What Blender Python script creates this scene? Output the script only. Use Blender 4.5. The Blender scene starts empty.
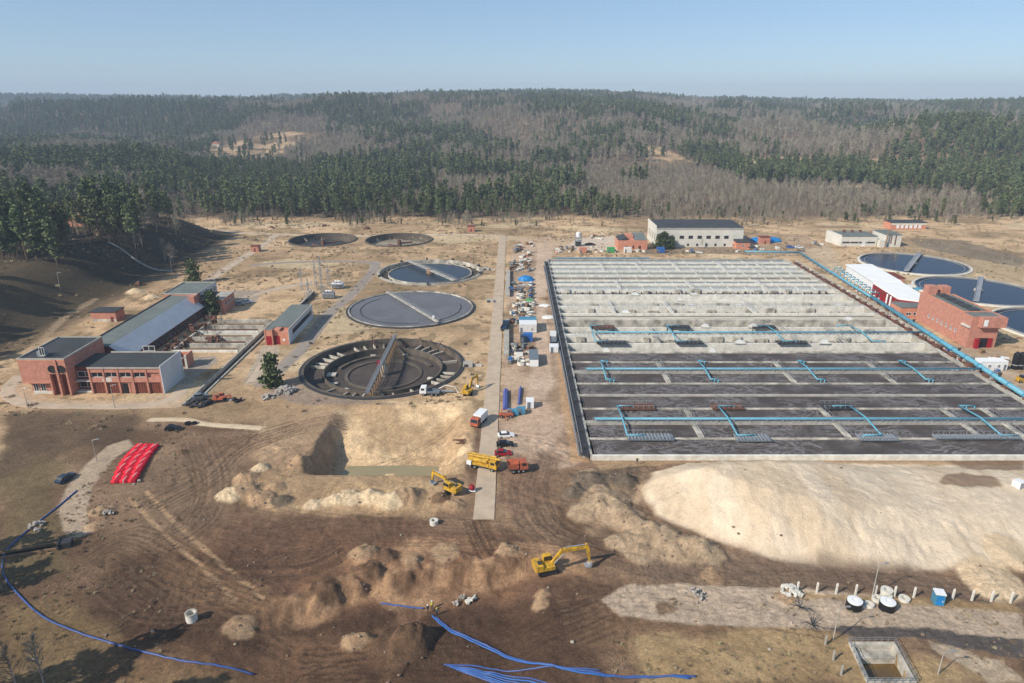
import bpy, math, random
import numpy as np
from mathutils import Vector, Matrix
R = math.radians
PI = math.pi
random.seed(7)
rs = np.random.RandomState(11)
scene = bpy.context.scene
COL = scene.collection

# ------------------------------------------------------------------ camera, sky, sun, exposure
CAMH = 85.0; FPX = 683.0; PITCH = math.atan((341.5 - 97.0) / FPX)
cd = bpy.data.cameras.new('camera'); cam = bpy.data.objects.new('camera', cd); COL.objects.link(cam)
cd.sensor_width = 36.0; cd.lens = 36.0 * FPX / 1024.0; cd.clip_start = 0.5; cd.clip_end = 40000
cam.location = (0, 0, CAMH); cam.rotation_euler = (PI / 2 - PITCH, 0, 0)
scene.camera = cam
SUN_EL = R(36); SUN_DIR = R(34)            # light travels towards azimuth angle 34 deg north of +x
w = bpy.data.worlds.new('World'); scene.world = w; w.use_nodes = True
nt = w.node_tree; bg = nt.nodes['Background']
sky = nt.nodes.new('ShaderNodeTexSky'); sky.sky_type = 'NISHITA'; sky.sun_disc = False
sky.sun_elevation = SUN_EL
sdx, sdy = -math.cos(SUN_DIR), -math.sin(SUN_DIR)      # direction towards the sun
sky.sun_rotation = math.atan2(sdx, sdy)
sky.air_density = 0.9; sky.dust_density = 0.5; sky.ozone_density = 1.8; sky.altitude = 900
tint = nt.nodes.new('ShaderNodeMix'); tint.data_type = 'RGBA'; tint.blend_type = 'MULTIPLY'; tint.inputs[0].default_value = 1; tint.inputs[7].default_value = (.86, .93, 1.03, 1)
nt.links.new(sky.outputs[0], tint.inputs[6]); flat = nt.nodes.new('ShaderNodeMix'); flat.data_type = 'RGBA'; flat.inputs[0].default_value = .5; flat.inputs[7].default_value = (2.2, 3.15, 4.3, 1)
nt.links.new(tint.outputs[2], flat.inputs[6]); nt.links.new(flat.outputs[2], bg.inputs[0]); bg.inputs[1].default_value = 0.095
sd_ = bpy.data.lights.new('sun', 'SUN'); sun = bpy.data.objects.new('sun', sd_); COL.objects.link(sun)
sd_.energy = 3.8; sd_.angle = R(0.53); sd_.color = (1.0, 0.93, 0.83)
dv = Vector((sdx * math.cos(SUN_EL), sdy * math.cos(SUN_EL), math.sin(SUN_EL)))
sun.rotation_euler = dv.to_track_quat('Z', 'Y').to_euler(); sun.location = (0, 0, 300)
vs = scene.view_settings; vs.view_transform = 'Standard'; vs.look = 'None'; vs.gamma = 1; vs.use_curve_mapping = False
vs.exposure = 0.55
scene.cycles.max_bounces = 4; scene.cycles.diffuse_bounces = 2; scene.cycles.glossy_bounces = 2
scene.cycles.volume_bounces = 0; scene.cycles.volume_max_steps = 64

# ------------------------------------------------------------------ pixel -> world for measured spots
CS, CC = math.sin(PITCH), math.cos(PITCH)
def P(px, py, z=0.0):
    t = (py - 341.5) / FPX; d = (CAMH - z) / (CS + t * CC)
    return ((px - 512) / FPX * d, d * (CC - t * CS))

# ------------------------------------------------------------------ noise (numpy)
def _hash(ix, iy, s):
    h = (ix.astype(np.int64) * 374761393 + iy.astype(np.int64) * 668265263 + s * 974711) & 0xffffffff
    h = ((h ^ (h >> 13)) * 1274126177) & 0xffffffff
    return ((h ^ (h >> 16)) & 0xffff) / 65535.0
def vnoise(x, y, s=0):
    fx = np.floor(x); fy = np.floor(y); tx = x - fx; ty = y - fy
    tx = tx * tx * (3 - 2 * tx); ty = ty * ty * (3 - 2 * ty)
    a = _hash(fx, fy, s); b = _hash(fx + 1, fy, s); c = _hash(fx, fy + 1, s); d = _hash(fx + 1, fy + 1, s)
    return (a + (b - a) * tx) * (1 - ty) + (c + (d - c) * tx) * ty
def fbm(x, y, sc, oc=4, s=0):
    r = 0; a = .5; k = 1.0 / sc
    for i in range(oc):
        r = r + a * vnoise(x * k + 17.3 * i, y * k - 9.1 * i, s + i); a *= .5; k *= 2.03
    return r / (1 - .5 ** oc)
def ss(a, b, x):
    t = np.clip((x - a) / (b - a), 0, 1); return t * t * (3 - 2 * t)
def polysd(x, y, poly):
    d = np.full(x.shape, 1e18); ins = np.zeros(x.shape, bool); n = len(poly)
    for i in range(n):
        x0, y0 = poly[i]; x1, y1 = poly[(i + 1) % n]; ex, ey = x1 - x0, y1 - y0
        wx, wy = x - x0, y - y0
        t = np.clip((wx * ex + wy * ey) / (ex * ex + ey * ey + 1e-9), 0, 1)
        d = np.minimum(d, (wx - ex * t) ** 2 + (wy - ey * t) ** 2)
        c = ((y0 <= y) != (y1 <= y))
        if abs(ey) > 1e-9: ins ^= c & (x < x0 + (y - y0) * ex / ey)
    d = np.sqrt(d); return np.where(ins, -d, d)
def linesd(x, y, pts):
    d = np.full(x.shape, 1e18)
    for (x0, y0), (x1, y1) in zip(pts[:-1], pts[1:]):
        ex, ey = x1 - x0, y1 - y0; wx, wy = x - x0, y - y0
        t = np.clip((wx * ex + wy * ey) / (ex * ex + ey * ey + 1e-9), 0, 1)
        d = np.minimum(d, (wx - ex * t) ** 2 + (wy - ey * t) ** 2)
    return np.sqrt(d)
def PP(pts, z=0): return [P(a, b, z) for a, b in pts]
def smooth_path(pts, n=8):
    out = []
    for i in range(len(pts) - 1):
        p0 = pts[max(i - 1, 0)]; p1 = pts[i]; p2 = pts[i + 1]; p3 = pts[min(i + 2, len(pts) - 1)]
        for k in range(n):
            t = k / n
            out.append(tuple(.5 * (2 * p1[j] + (p2[j] - p0[j]) * t + (2 * p0[j] - 5 * p1[j] + 4 * p2[j] - p3[j]) * t * t + (3 * p1[j] - p0[j] - 3 * p2[j] + p3[j]) * t ** 3) for j in range(len(p1))))
    out.append(tuple(pts[-1])); return out

# ------------------------------------------------------------------ layout constants
TANKS = [  # x, y, radius
    (-43.2, 213.0, 26.3), (-43.0, 279.2, 26.3), (-42.2, 343.8, 26.3), (-119.3, 427.6, 21), (-71.3, 427.6, 21),
    (216.8, 361.8, 26.3), (216.9, 307.2, 26.3), (218.0, 253.0, 26.3)]
BX0, BX1, BY0, LW, NL = 20.0, 149.0, 150.0, 9.1, 24
BY1 = BY0 + LW * NL
SUMP = [P(851, 645), P(893, 645), P(913, 682), P(868, 682)]
FLX0, FLX1, FLY0, FLY1 = -96.5, -93.0, 182.0, 262.0      # sunken concrete channel
GRX0, GRX1, GRY0, GRY1 = -120.0, -92.0, 226.0, 262.0     # grit channels
# earth heaps: (px, py, radius m, height m, colour key)
HEAPS = [
    (350, 497, 3.0, 1.7, 'pale'), (333, 500, 2.6, 1.3, 'pale'), (314, 503, 2.4, 1.1, 'pale'), (372, 496, 3.4, 2.2, 'pale'), (391, 499, 3.8, 2.6, 'pale'),
    (410, 495, 3.6, 2.3, 'tan'), (300, 461, 3.4, 1.8, 'tan'), (260, 468, 2.4, 1.4, 'pale'), (232, 493, 3.4, 1.8, 'pale'), (250, 489, 3.2, 2.0, 'tan'), (262, 498, 3.0, 1.8, 'tan'),
    (246, 478, 3.0, 1.6, 'tan'), (282, 500, 2.6, 1.5, 'grey'), (275, 488, 2.4, 1.3, 'tan'), (354, 629, 2.3, 1.8, 'tan'), (366, 627, 1.5, 1.4, 'tan'),
    (398, 634, 5.0, 2.6, 'brown'), (412, 628, 3.4, 2.6, 'brown'), (424, 622, 2.0, 1.6, 'brown'),
    (362, 553, 2.8, 1.6, 'tan'), (388, 556, 2.4, 1.3, 'brown'), (372, 570, 2.4, 1.0, 'brown'), (325, 588, 2.6, 1.1, 'brown'), (412, 560, 2.2, .6, 'tan'), (446, 553, 3.2, .7, 'tan'), (508, 553, 2.6, .5, 'tan'),
    (542, 593, 1.5, 1.0, 'tan'), (540, 603, 1.7, .8, 'tan'), (712, 577, 2.5, 1.0, 'tan'),
    (590, 480, 5.0, 2.6, 'grey'), (605, 500, 5.5, 3.0, 'dust'), (622, 515, 5.0, 2.6, 'dust'), (650, 532, 5.5, 2.8, 'dust'), (585, 510, 4.0, 2.0, 'dust'), (625, 480, 3.6, 2.6, 'grey'),
    (680, 548, 5.5, 2.8, 'dust'), (705, 552, 4.6, 2.4, 'dust'), (640, 550, 4.0, 1.6, 'dust'), (572, 492, 3.0, 1.5, 'grey'), (620, 540, 3.0, 1.3, 'dust'),
    (995, 580, 6, .9, 'sand'),
    (135, 290, 4.0, 2.2, 'pale'), (151, 296, 3.6, 1.8, 'pale'), (140, 302, 3.4, 1.3, 'tan'), (128, 300, 3.0, 1.0, 'tan'),
    (102, 510, 2.6, 1.1, 'tan'), (96, 525, 2.2, .8, 'tan'), (240, 625, 3, .5, 'tan'), (183, 452, 1.5, .8, 'brown'), (165, 300, 2.5, .9, 'tan'),
    (785, 597, 2.0, .5, 'tan'), (1005, 555, 5, 1.0, 'sand'), (455, 505, 2.5, 1.4, 'tan'), (440, 498, 2.5, 1.2, 'brown'),
]
HEAPW = [(*P(a, b + h * 1.2), r, h, k) for a, b, r, h, k in HEAPS]
SANDPOLY = PP([(640, 487), (652, 474), (690, 466), (740, 462), (860, 461), (960, 462), (1100, 462), (1180, 500), (1150, 560), (1030, 566), (950, 566), (880, 570), (820, 568), (760, 556), (700, 535), (655, 515)])
PITX = (-51.5, -46.0, -19, -12)
def far_base(x, y):
    u = 512 + 720 * x / np.maximum(y, 60)
    A = np.interp(u, [0, 150, 250, 330, 420, 560, 640, 700, 800, 900, 1024, 1400], [80, 70, 62, 70, 80, 86, 76, 58, 53, 52, 54, 54])
    y0 = np.interp(u, [0, 300, 420, 700, 1024], [1350, 1150, 900, 900, 620])
    y1 = np.interp(u, [0, 300, 420, 640, 1024], [3000, 2900, 2300, 2200, 1900])
    t = np.clip((y - y0) / (y1 - y0), 0, 1.0)
    h = A * (t ** 1.15)
    h = h + (fbm(x, y, 560, 2, 5) - .5) * 105 * ss(800, 1500, y) * (1 - ss(.72, 1, t) * .85)
    h = h + (fbm(x, y, 190, 2, 25) - .5) * 42 * ss(620, 1000, y) * (1 - ss(.8, 1, t) * .6)
    for cx, cy, rx, ry, a in ((180, 1320, 330, 130, 36), (-180, 1620, 360, 170, 22), (640, 980, 200, 110, 38), (820, 1480, 260, 130, 40), (420, 1700, 300, 150, 20), (-900, 1750, 420, 180, 20), (-560, 2150, 300, 200, 8), (430, 1180, 110, 110, 24), (980, 1150, 160, 160, 30)):
        h = h + a * np.exp(-((x - cx) / rx) ** 2 - ((y - cy - .12 * (x - cx)) / ry) ** 2)
    h = h + 26 * np.exp(-((x + 425) / 170) ** 2 - ((y - 1330) / 210) ** 2)
    h = h * (1 - ss(3300, 5200, y) * .35)
    return h
def H0(x, y):
    x = np.asarray(x, float); y = np.asarray(y, float)
    h = far_base(x, y) * ss(520, 760, y)
    # embankment on the left
    foot = -183.0 - ss(300, 120, y) * 6 + (fbm(x, y, 40, 2, 3) - .5) * 2
    e = ss(0, 1, (foot - x) / 34.0); ter = .5 + .5 * np.sin((foot - x) * .36 + .6)
    emb = 15.5 * (e * .95 + .05 * ter * e * (1 - e) * 3.0) + (fbm(x, y, 30, 3, 4) - .5) * .8 * e
    # access ramp that climbs the bank
    emb = emb * (1 - ss(425, 470, y + (fbm(x, y, 30, 2, 31) - .5) * 14))
    h = h + emb + (18 * ss(-215, -500, x)) * (ss(400, 470, y)) * (1 - ss(740, 960, y)) + (6 * ss(-230, -400, x)) * ss(450, 300, y)
    return h
def H(x, y):
    x = np.asarray(x, float); y = np.asarray(y, float)
    h = H0(x, y)
    near = 1 - ss(500, 640, y)
    # the worked ground in front is rough, the grass behind is gently uneven
    work = ss(172, 160, y) * ss(75, 95, y + 30)
    h = h + near * ((fbm(x, y, 14, 4, 1) - .5) * (.35 + .9 * work * ss(-100, -60, x)) )
    h = h + work * ss(-95, -70, x) * (np.abs(fbm(x, y, 3.2, 3, 8) - .5)) * .8
    # pit
    px_ = ss(PITX[0], PITX[1], x + (fbm(x, y, 6, 3, 12) - .5) * 2.4) * (1 - ss(PITX[2], PITX[3], x + (fbm(x, y, 6, 3, 13) - .5) * 4))
    wy = y + (fbm(x, y, 9, 3, 14) - .5) * 3.0
    py_ = np.clip((182.5 - wy) / (182.5 - 158.5), 0, 1) ** .8 * ss(141.5, 150.0, y + (fbm(x, y, 5, 2, 16) - .5) * 1.2)
    h = h - px_ * py_ * (6.7 + (fbm(x, y, 4, 3, 15) - .5) * 1.3 * (1 - ss(.9, 1, py_) * .6))
    # sand heap
    m = (x > 10) & (y > 85) & (y < 150)
    if np.any(m):
        sd = polysd(x, y, SANDPOLY) + (fbm(x, y, 12, 3, 20) - .5) * 5
        t = np.clip(-sd / 13.0, 0, 1); g = fbm(x, y, 16, 3, 21)
        flow = 1 - np.abs(2 * fbm(x * 1.9, y * .55, 11, 3, 22) - 1)
        h = h + m * (1 - (1 - t) ** 1.2) * (7.4 + .5 * g + .35 * flow * t) * (1 - .66 * ss(56, 96, x)) * ss(148, 142, y)
        h = h + m * ss(0, 3, -sd) * ((fbm(x, y, 3.0, 3, 23) - .5) * .16 - np.abs(fbm(x * 1.3, y * .42, 3.2, 3, 27) - .5) * .8 * ss(14, 5, -sd))
    # broken face: the foreground lies about two metres below the worked plateau
    yt = np.interp(x, [-46, -38, -28, -16, 6.5, 17, 28], [97, 100.6, 105.2, 108, 112.3, 107.5, 100]) + (fbm(x, y, 7, 4, 301) - .5) * 7
    h = h - 2.6 * ss(0, 2.6, yt - y) * ss(-48, -36, x) * (1 - ss(-2, 7, x))
    h = h + 1.3 * (.55 - 2.2 * np.abs(fbm(x, y, 3.4, 3, 303) - .5)) * ss(5.5, 1.5, np.abs(y - yt - 1.5)) * ss(-46, -36, x) * (1 - ss(0, 6, x))
    for (hx, hy, r, hh, k) in HEAPW:
        mm = (np.abs(x - hx) < r * 1.9) & (np.abs(y - hy) < r * 1.9)
        if np.any(mm):
            a = x[mm] - hx if x.ndim else x - hx; b = y[mm] - hy if x.ndim else y - hy
            xx = x[mm] if x.ndim else x; yy = y[mm] if x.ndim else y
            q = np.sqrt(a * a + b * b) / r + (fbm(xx, yy, r * .8, 3, 40) - .5) * .55
            add = hh * np.clip(1.08 - q, 0, 1) ** .9 + ((fbm(xx, yy, 1.3, 2, 44) - .5) * .5 - np.abs(fbm(xx, yy, 2.6, 3, 46) - .5) * 1.5 + .15) * np.clip(1.2 - q, 0, 1) * min(1, hh * .6)
            if x.ndim: h[mm] += add * near[mm]
            else: h = h + add
    # flat strips for the roads
    fl = ss(4.5, 2.6, np.abs(x + 6.0)) * ss(122, 127, y) * ss(500, 480, y)
    h = h * (1 - fl) + H0(x, y) * fl
    return h
def holes(x, y, h):
    for i, (tx, ty, r) in enumerate(TANKS):
        q = np.hypot(x - tx, y - ty); h = np.where(q < r - .35, -8.0, h)
        h = np.where((q >= r - .35) & (q < r + 7), h * ss(r + 1.5, r + 7, q), h)
    ins = (x > BX0 - .4) & (x < BX1 + 6.6) & (y > BY0 - .1) & (y < BY1 + .3)
    out = np.maximum(np.maximum(BX0 - x, x - BX1 - 6), np.maximum(BY0 - y, y - BY1))
    h = np.where(ins, -8.0, h * ss(-.5, 5, out))
    for (a, b, c_, d_) in ((FLX0, FLX1, FLY0, FLY1), (GRX0, GRX1, GRY0, GRY1)):
        ins = (x > a + .35) & (x < b - .35) & (y > c_ + .35) & (y < d_ - .35)
        h = np.where(ins, -5.0, h)
    sdp = polysd(x, y, SUMP); h = np.where(sdp < -.3, -6.0, np.where(sdp < 3, h * ss(0, 3, sdp), h))
    return h
def hz(x, y): return float(H(np.array([float(x)]), np.array([float(y)]))[0])
def at(px, py):
    z = 0.0
    for _ in range(6):
        x, y = P(px, py, z); z = hz(x, y)
    return x, y, z

# ------------------------------------------------------------------ materials
def lin(c): return tuple(((v / 255) / 12.92 if v / 255 <= .04045 else ((v / 255 + .055) / 1.055) ** 2.4) for v in c)
def mat(name, c1, c2=None, sc=1.0, rough=.85, metal=0.0, spec=.3, bump=0.0, detail=5, stretch=None, rnd=0.0, obj=True):
    m = bpy.data.materials.new(name); m.use_nodes = True; n = m.node_tree; b = n.nodes['Principled BSDF']
    b.inputs['Roughness'].default_value = rough; b.inputs['Metallic'].default_value = metal; b.inputs['Specular IOR Level'].default_value = spec
    if c2 is None: c2 = tuple(v * .72 for v in c1)
    tc = n.nodes.new('ShaderNodeTexCoord'); mp = n.nodes.new('ShaderNodeMapping'); no = n.nodes.new('ShaderNodeTexNoise')
    if stretch: mp.inputs['Scale'].default_value = stretch
    no.inputs['Scale'].default_value = sc; no.inputs['Detail'].default_value = detail; no.inputs['Roughness'].default_value = .62
    n.links.new(tc.outputs['Object'], mp.inputs[0]); n.links.new(mp.outputs[0], no.inputs[0])
    rp = n.nodes.new('ShaderNodeValToRGB'); rp.color_ramp.elements[0].position = .36; rp.color_ramp.elements[1].position = .64
    rp.color_ramp.elements[0].color = (*c2, 1); rp.color_ramp.elements[1].color = (*c1, 1)
    n.links.new(no.outputs[0], rp.inputs[0]); out = rp.outputs[0]
    if rnd:
        oi = n.nodes.new('ShaderNodeObjectInfo'); hs = n.nodes.new('ShaderNodeHueSaturation'); mr = n.nodes.new('ShaderNodeMapRange')
        mr.inputs[3].default_value = 1 - rnd; mr.inputs[4].default_value = 1 + rnd
        n.links.new(oi.outputs['Random'], mr.inputs[0]); n.links.new(mr.outputs[0], hs.inputs['Value']); n.links.new(out, hs.inputs['Color']); out = hs.outputs[0]
        mr2 = n.nodes.new('ShaderNodeMapRange'); ml = n.nodes.new('ShaderNodeMath'); ml.operation = 'FRACT'; m2 = n.nodes.new('ShaderNodeMath'); m2.operation = 'MULTIPLY'; m2.inputs[1].default_value = 7.31
        n.links.new(oi.outputs['Random'], m2.inputs[0]); n.links.new(m2.outputs[0], ml.inputs[0]); n.links.new(ml.outputs[0], mr2.inputs[0])
        mr2.inputs[3].default_value = .47; mr2.inputs[4].default_value = .525; n.links.new(mr2.outputs[0], hs.inputs['Hue'])
    n.links.new(out, b.inputs['Base Color'])
    if bump:
        bp = n.nodes.new('ShaderNodeBump'); bp.inputs['Strength'].default_value = bump; bp.inputs['Distance'].default_value = .2
        n.links.new(no.outputs[0], bp.inputs['Height']); n.links.new(bp.outputs[0], b.inputs['Normal'])
    return m
def mk(name, rgb, dark=.75, **k):
    c = lin(rgb); return mat(name, c, tuple(v * dark for v in c), **k)
M = {}
M['concrete'] = mk('concrete', (178, 172, 160), .68, sc=.35, bump=.2)
M['pale_concrete'] = mk('pale_concrete', (226, 221, 208), .72, sc=.5)
M['stained'] = mk('stained_concrete', (206, 198, 182), .34, sc=.3, detail=9)
M['road'] = mk('road_concrete', (190, 170, 146), .8, sc=.25, bump=.2)
M['path'] = mk('sandy_path', (190, 168, 142), .8, sc=.3)
M['sand_path'] = mk('pale_sand_path', (206, 184, 154), .85, sc=.4)
M['asphalt_light'] = mk('worn_asphalt', (150, 138, 126), .85, sc=.3)
M['asphalt'] = mk('asphalt', (112, 106, 103), .75, sc=.3)
M['dark_steel'] = mk('dark_steel', (62, 62, 64), .7, sc=.8, rough=.6)
M['steel'] = mk('galvanised_steel', (165, 168, 170), .75, sc=1, rough=.5, metal=.3)
M['rust'] = mk('rusty_steel', (118, 84, 68), .6, sc=1.2)
M['blue_pipe'] = mk('light_blue_paint', (98, 160, 180), .82, sc=.6, rough=.45)
M['blue_pipe2'] = mk('faded_blue_paint', (76, 138, 164), .8, sc=.6, rough=.5)
M['brick'] = mk('red_brick', (192, 134, 114), .72, sc=.8, bump=.1, detail=10)
M['brick_dark'] = mk('dark_brick', (122, 66, 52), .75, sc=.6)
M['brick_orange'] = mk('orange_brick', (202, 138, 112), .78, sc=.6, detail=10)
M['roof_felt'] = mk('roof_felt', (66, 68, 70), .75, sc=.15)
M['roof_grey'] = mk('grey_roof', (112, 118, 114), .8, sc=.2)
M['blue_cladding'] = mk('blue_grey_cladding', (200, 202, 204), .88, sc=.3, rough=.75)
M['white_wall'] = mk('white_render', (208, 204, 192), .86, sc=.2)
M['white_roof'] = mk('white_sheet_roof', (236, 236, 232), .93, sc=.2, rough=.5)
M['red_wall'] = mk('crimson_cladding', (150, 30, 40), .8, sc=.4, rough=.5)
M['glass'] = mk('dark_glass', (40, 46, 52), .6, sc=.5, rough=.15, spec=.6)
M['shade_wall'] = mk('painted_shade', (90, 84, 80), .6, sc=.5)  # dark tone of the shade strips painted along the lane floors
M['rubber'] = mk('rubber', (32, 31, 30), .7, sc=2)
M['yellow'] = mat('yellow_machine_paint', lin((214, 168, 44)), lin((150, 116, 52)), sc=1.1, rough=.6, detail=8)
M['orange'] = mat('orange_paint', lin((194, 98, 66)), lin((140, 88, 68)), sc=1.1, rough=.6, detail=8)
M['red'] = mk('red_plastic', (224, 28, 52), .7, sc=.9, rough=.55)
M['white'] = mk('white_paint', (228, 228, 226), .9, sc=1, rough=.4)
M['clod'] = mat('soil_clod', (.29, .215, .15), (.16, .115, .08), sc=.8, rnd=.4); M['tuft'] = mat('dry_grass_tuft', (.40, .32, .20), (.24, .19, .115), sc=.4, rnd=.35); M['stone'] = mat('pale_stone', (.42, .37, .30), (.25, .21, .16), sc=.8, rnd=.35)
M['navy'] = mk('dark_blue_paint', (46, 62, 82), .8, sc=1, rough=.3)
M['blue'] = mk('blue_plastic', (52, 104, 172), .8, sc=.8, rough=.5)
M['hose_blue'] = mk('blue_water_pipe', (68, 92, 148), .75, sc=.6, rough=.4)
M['tarp'] = mk('blue_tarpaulin', (30, 126, 190), .8, sc=.5, rough=.5)
M['tarp_green'] = mk('green_tarpaulin', (72, 160, 92), .8, sc=.5, rough=.6)
M['tarp_white'] = mk('white_sheeting', (220, 218, 212), .8, sc=.7)
M['wood'] = mk('weathered_timber', (150, 122, 92), .7, sc=1.5)
M['pipe_purple'] = mk('slate_blue_plastic', (84, 96, 160), .8, sc=1, rough=.4)
M['grey_paint'] = mk('grey_paint', (112, 120, 126), .8, sc=.7, rough=.5)
M['black_plastic'] = mk('black_plastic', (30, 30, 32), .8, sc=1, rough=.4)
M['rubble'] = mk('rubble', (180, 172, 162), .55, sc=1.5, bump=.3)
M['hivis'] = mk('hi_vis_yellow', (210, 214, 60), .9, sc=2); M['skin'] = mk('skin', (196, 148, 122), .95, sc=3); M['trousers'] = mk('dark_trousers', (48, 52, 66), .8, sc=3)
M['needles'] = mat('pine_needles', (.150, .176, .080), (.105, .128, .060), sc=.2, rough=.95, spec=.05, rnd=.26)
M['needles_young'] = mat('young_pine_needles', (.095, .115, .05), (.055, .072, .03), sc=.35, rough=.9, spec=.1, rnd=.25)
M['bark'] = mat('pine_bark', (.17, .11, .07), (.08, .055, .04), sc=1.5)
M['birch_bark'] = mat('birch_bark', (.66, .62, .56), (.36, .33, .29), sc=1.2, rnd=.2)
M['twigs'] = mat('bare_twigs', (.345, .305, .225), (.22, .19, .14), sc=.5, rough=.95, spec=.05, rnd=.3)
def water_mat(name, rgb, rough=.06, ripple=.05, dark=.8, sc=.4, foam=None, spec=.5):
    m = mk(name, rgb, dark, sc=sc, rough=rough, spec=spec); n = m.node_tree; b = n.nodes['Principled BSDF']
    tc = n.nodes['Texture Coordinate']
    no = n.nodes.new('ShaderNodeTexNoise'); no.inputs['Scale'].default_value = 1.3; no.inputs['Detail'].default_value = 3
    bp = n.nodes.new('ShaderNodeBump'); bp.inputs['Strength'].default_value = ripple; bp.inputs['Distance'].default_value = .3
    n.links.new(tc.outputs['Object'], no.inputs[0]); n.links.new(no.outputs[0], bp.inputs['Height']); n.links.new(bp.outputs[0], b.inputs['Normal'])
    if foam:
        n1 = n.nodes.new('ShaderNodeTexNoise'); n1.inputs['Scale'].default_value = .16; n1.inputs['Detail'].default_value = 7; n1.inputs['Roughness'].default_value = .7; n1.inputs['Distortion'].default_value = 2.6
        mp = n.nodes.new('ShaderNodeMapping'); mp.inputs['Scale'].default_value = (.55, 1.25, 1)
        n.links.new(tc.outputs['Object'], mp.inputs[0]); n.links.new(mp.outputs[0], n1.inputs[0])
        ab = n.nodes.new('ShaderNodeMath'); ab.operation = 'SUBTRACT'; ab.inputs[1].default_value = .5
        a2 = n.nodes.new('ShaderNodeMath'); a2.operation = 'ABSOLUTE'; n.links.new(n1.outputs[0], ab.inputs[0]); n.links.new(ab.outputs[0], a2.inputs[0])
        r = n.nodes.new('ShaderNodeValToRGB'); r.color_ramp.elements[0].position = .0; r.color_ramp.elements[0].color = (1, 1, 1, 1); r.color_ramp.elements[1].position = .05; r.color_ramp.elements[1].color = (0, 0, 0, 1)
        n.links.new(a2.outputs[0], r.inputs[0])
        mx = n.nodes.new('ShaderNodeMix'); mx.data_type = 'RGBA'; mx.inputs[7].default_value = (*lin(foam), 1)
        src = b.inputs['Base Color'].links[0].from_socket
        n2 = n.nodes.new('ShaderNodeTexNoise'); n2.inputs['Scale'].default_value = .06; n.links.new(tc.outputs['Object'], n2.inputs[0])
        r2 = n.nodes.new('ShaderNodeMapRange'); r2.inputs[1].default_value = .40; r2.inputs[2].default_value = .52; r2.inputs[4].default_value = .8; n.links.new(n2.outputs[0], r2.inputs[0])
        ml = n.nodes.new('ShaderNodeMath'); ml.operation = 'MULTIPLY'; n.links.new(r.outputs[0], ml.inputs[0]); n.links.new(r2.outputs[0], ml.inputs[1])
        n.links.new(ml.outputs[0], mx.inputs[0]); n.links.new(src, mx.inputs[6]); n.links.new(mx.outputs[2], b.inputs['Base Color'])
    return m
M['foam'] = water_mat('sludge_foam', (86, 78, 74), rough=.7, dark=.66, sc=.14, foam=(138, 134, 132), spec=.15)
M['sludge'] = water_mat('grey_sludge', (104, 104, 108), rough=.6, dark=.85, sc=.1, foam=(116, 118, 122), spec=.15)
M['blue_water'] = water_mat('clear_water', (8, 24, 48), rough=.25, ripple=.12, dark=.6, spec=.3)
M['tank_water'] = water_mat('tank_water', (48, 56, 64), rough=.3, ripple=.08, dark=.8, spec=.25)
M['green_liquid'] = water_mat('pale_liquid', (150, 160, 148), rough=.3, dark=.8)
M['pit_water'] = water_mat('pit_water', (150, 136, 100), rough=.2, ripple=.05, dark=.9)
M['brown_water'] = water_mat('brown_water', (104, 82, 48), rough=.15, ripple=.04, dark=.7)
M['mud_wall'] = mk('mud_stained_wall', (104, 95, 84), .55, sc=.3, detail=9)
M['tank_floor'] = mk('tank_floor_mud', (84, 74, 68), .6, sc=.12, detail=8)
M['panel'] = mk('grey_panels', (190, 192, 187), .74, sc=.3, stretch=(.3, 3, 1))
M['tan_floor'] = mk('dusty_concrete', (158, 146, 126), .5, sc=.3, stretch=(.22, 1.3, 1), detail=9)
M['cream_floor'] = mk('cream_concrete', (206, 197, 178), .6, sc=.3, stretch=(.22, 1.3, 1), detail=9)

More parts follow.
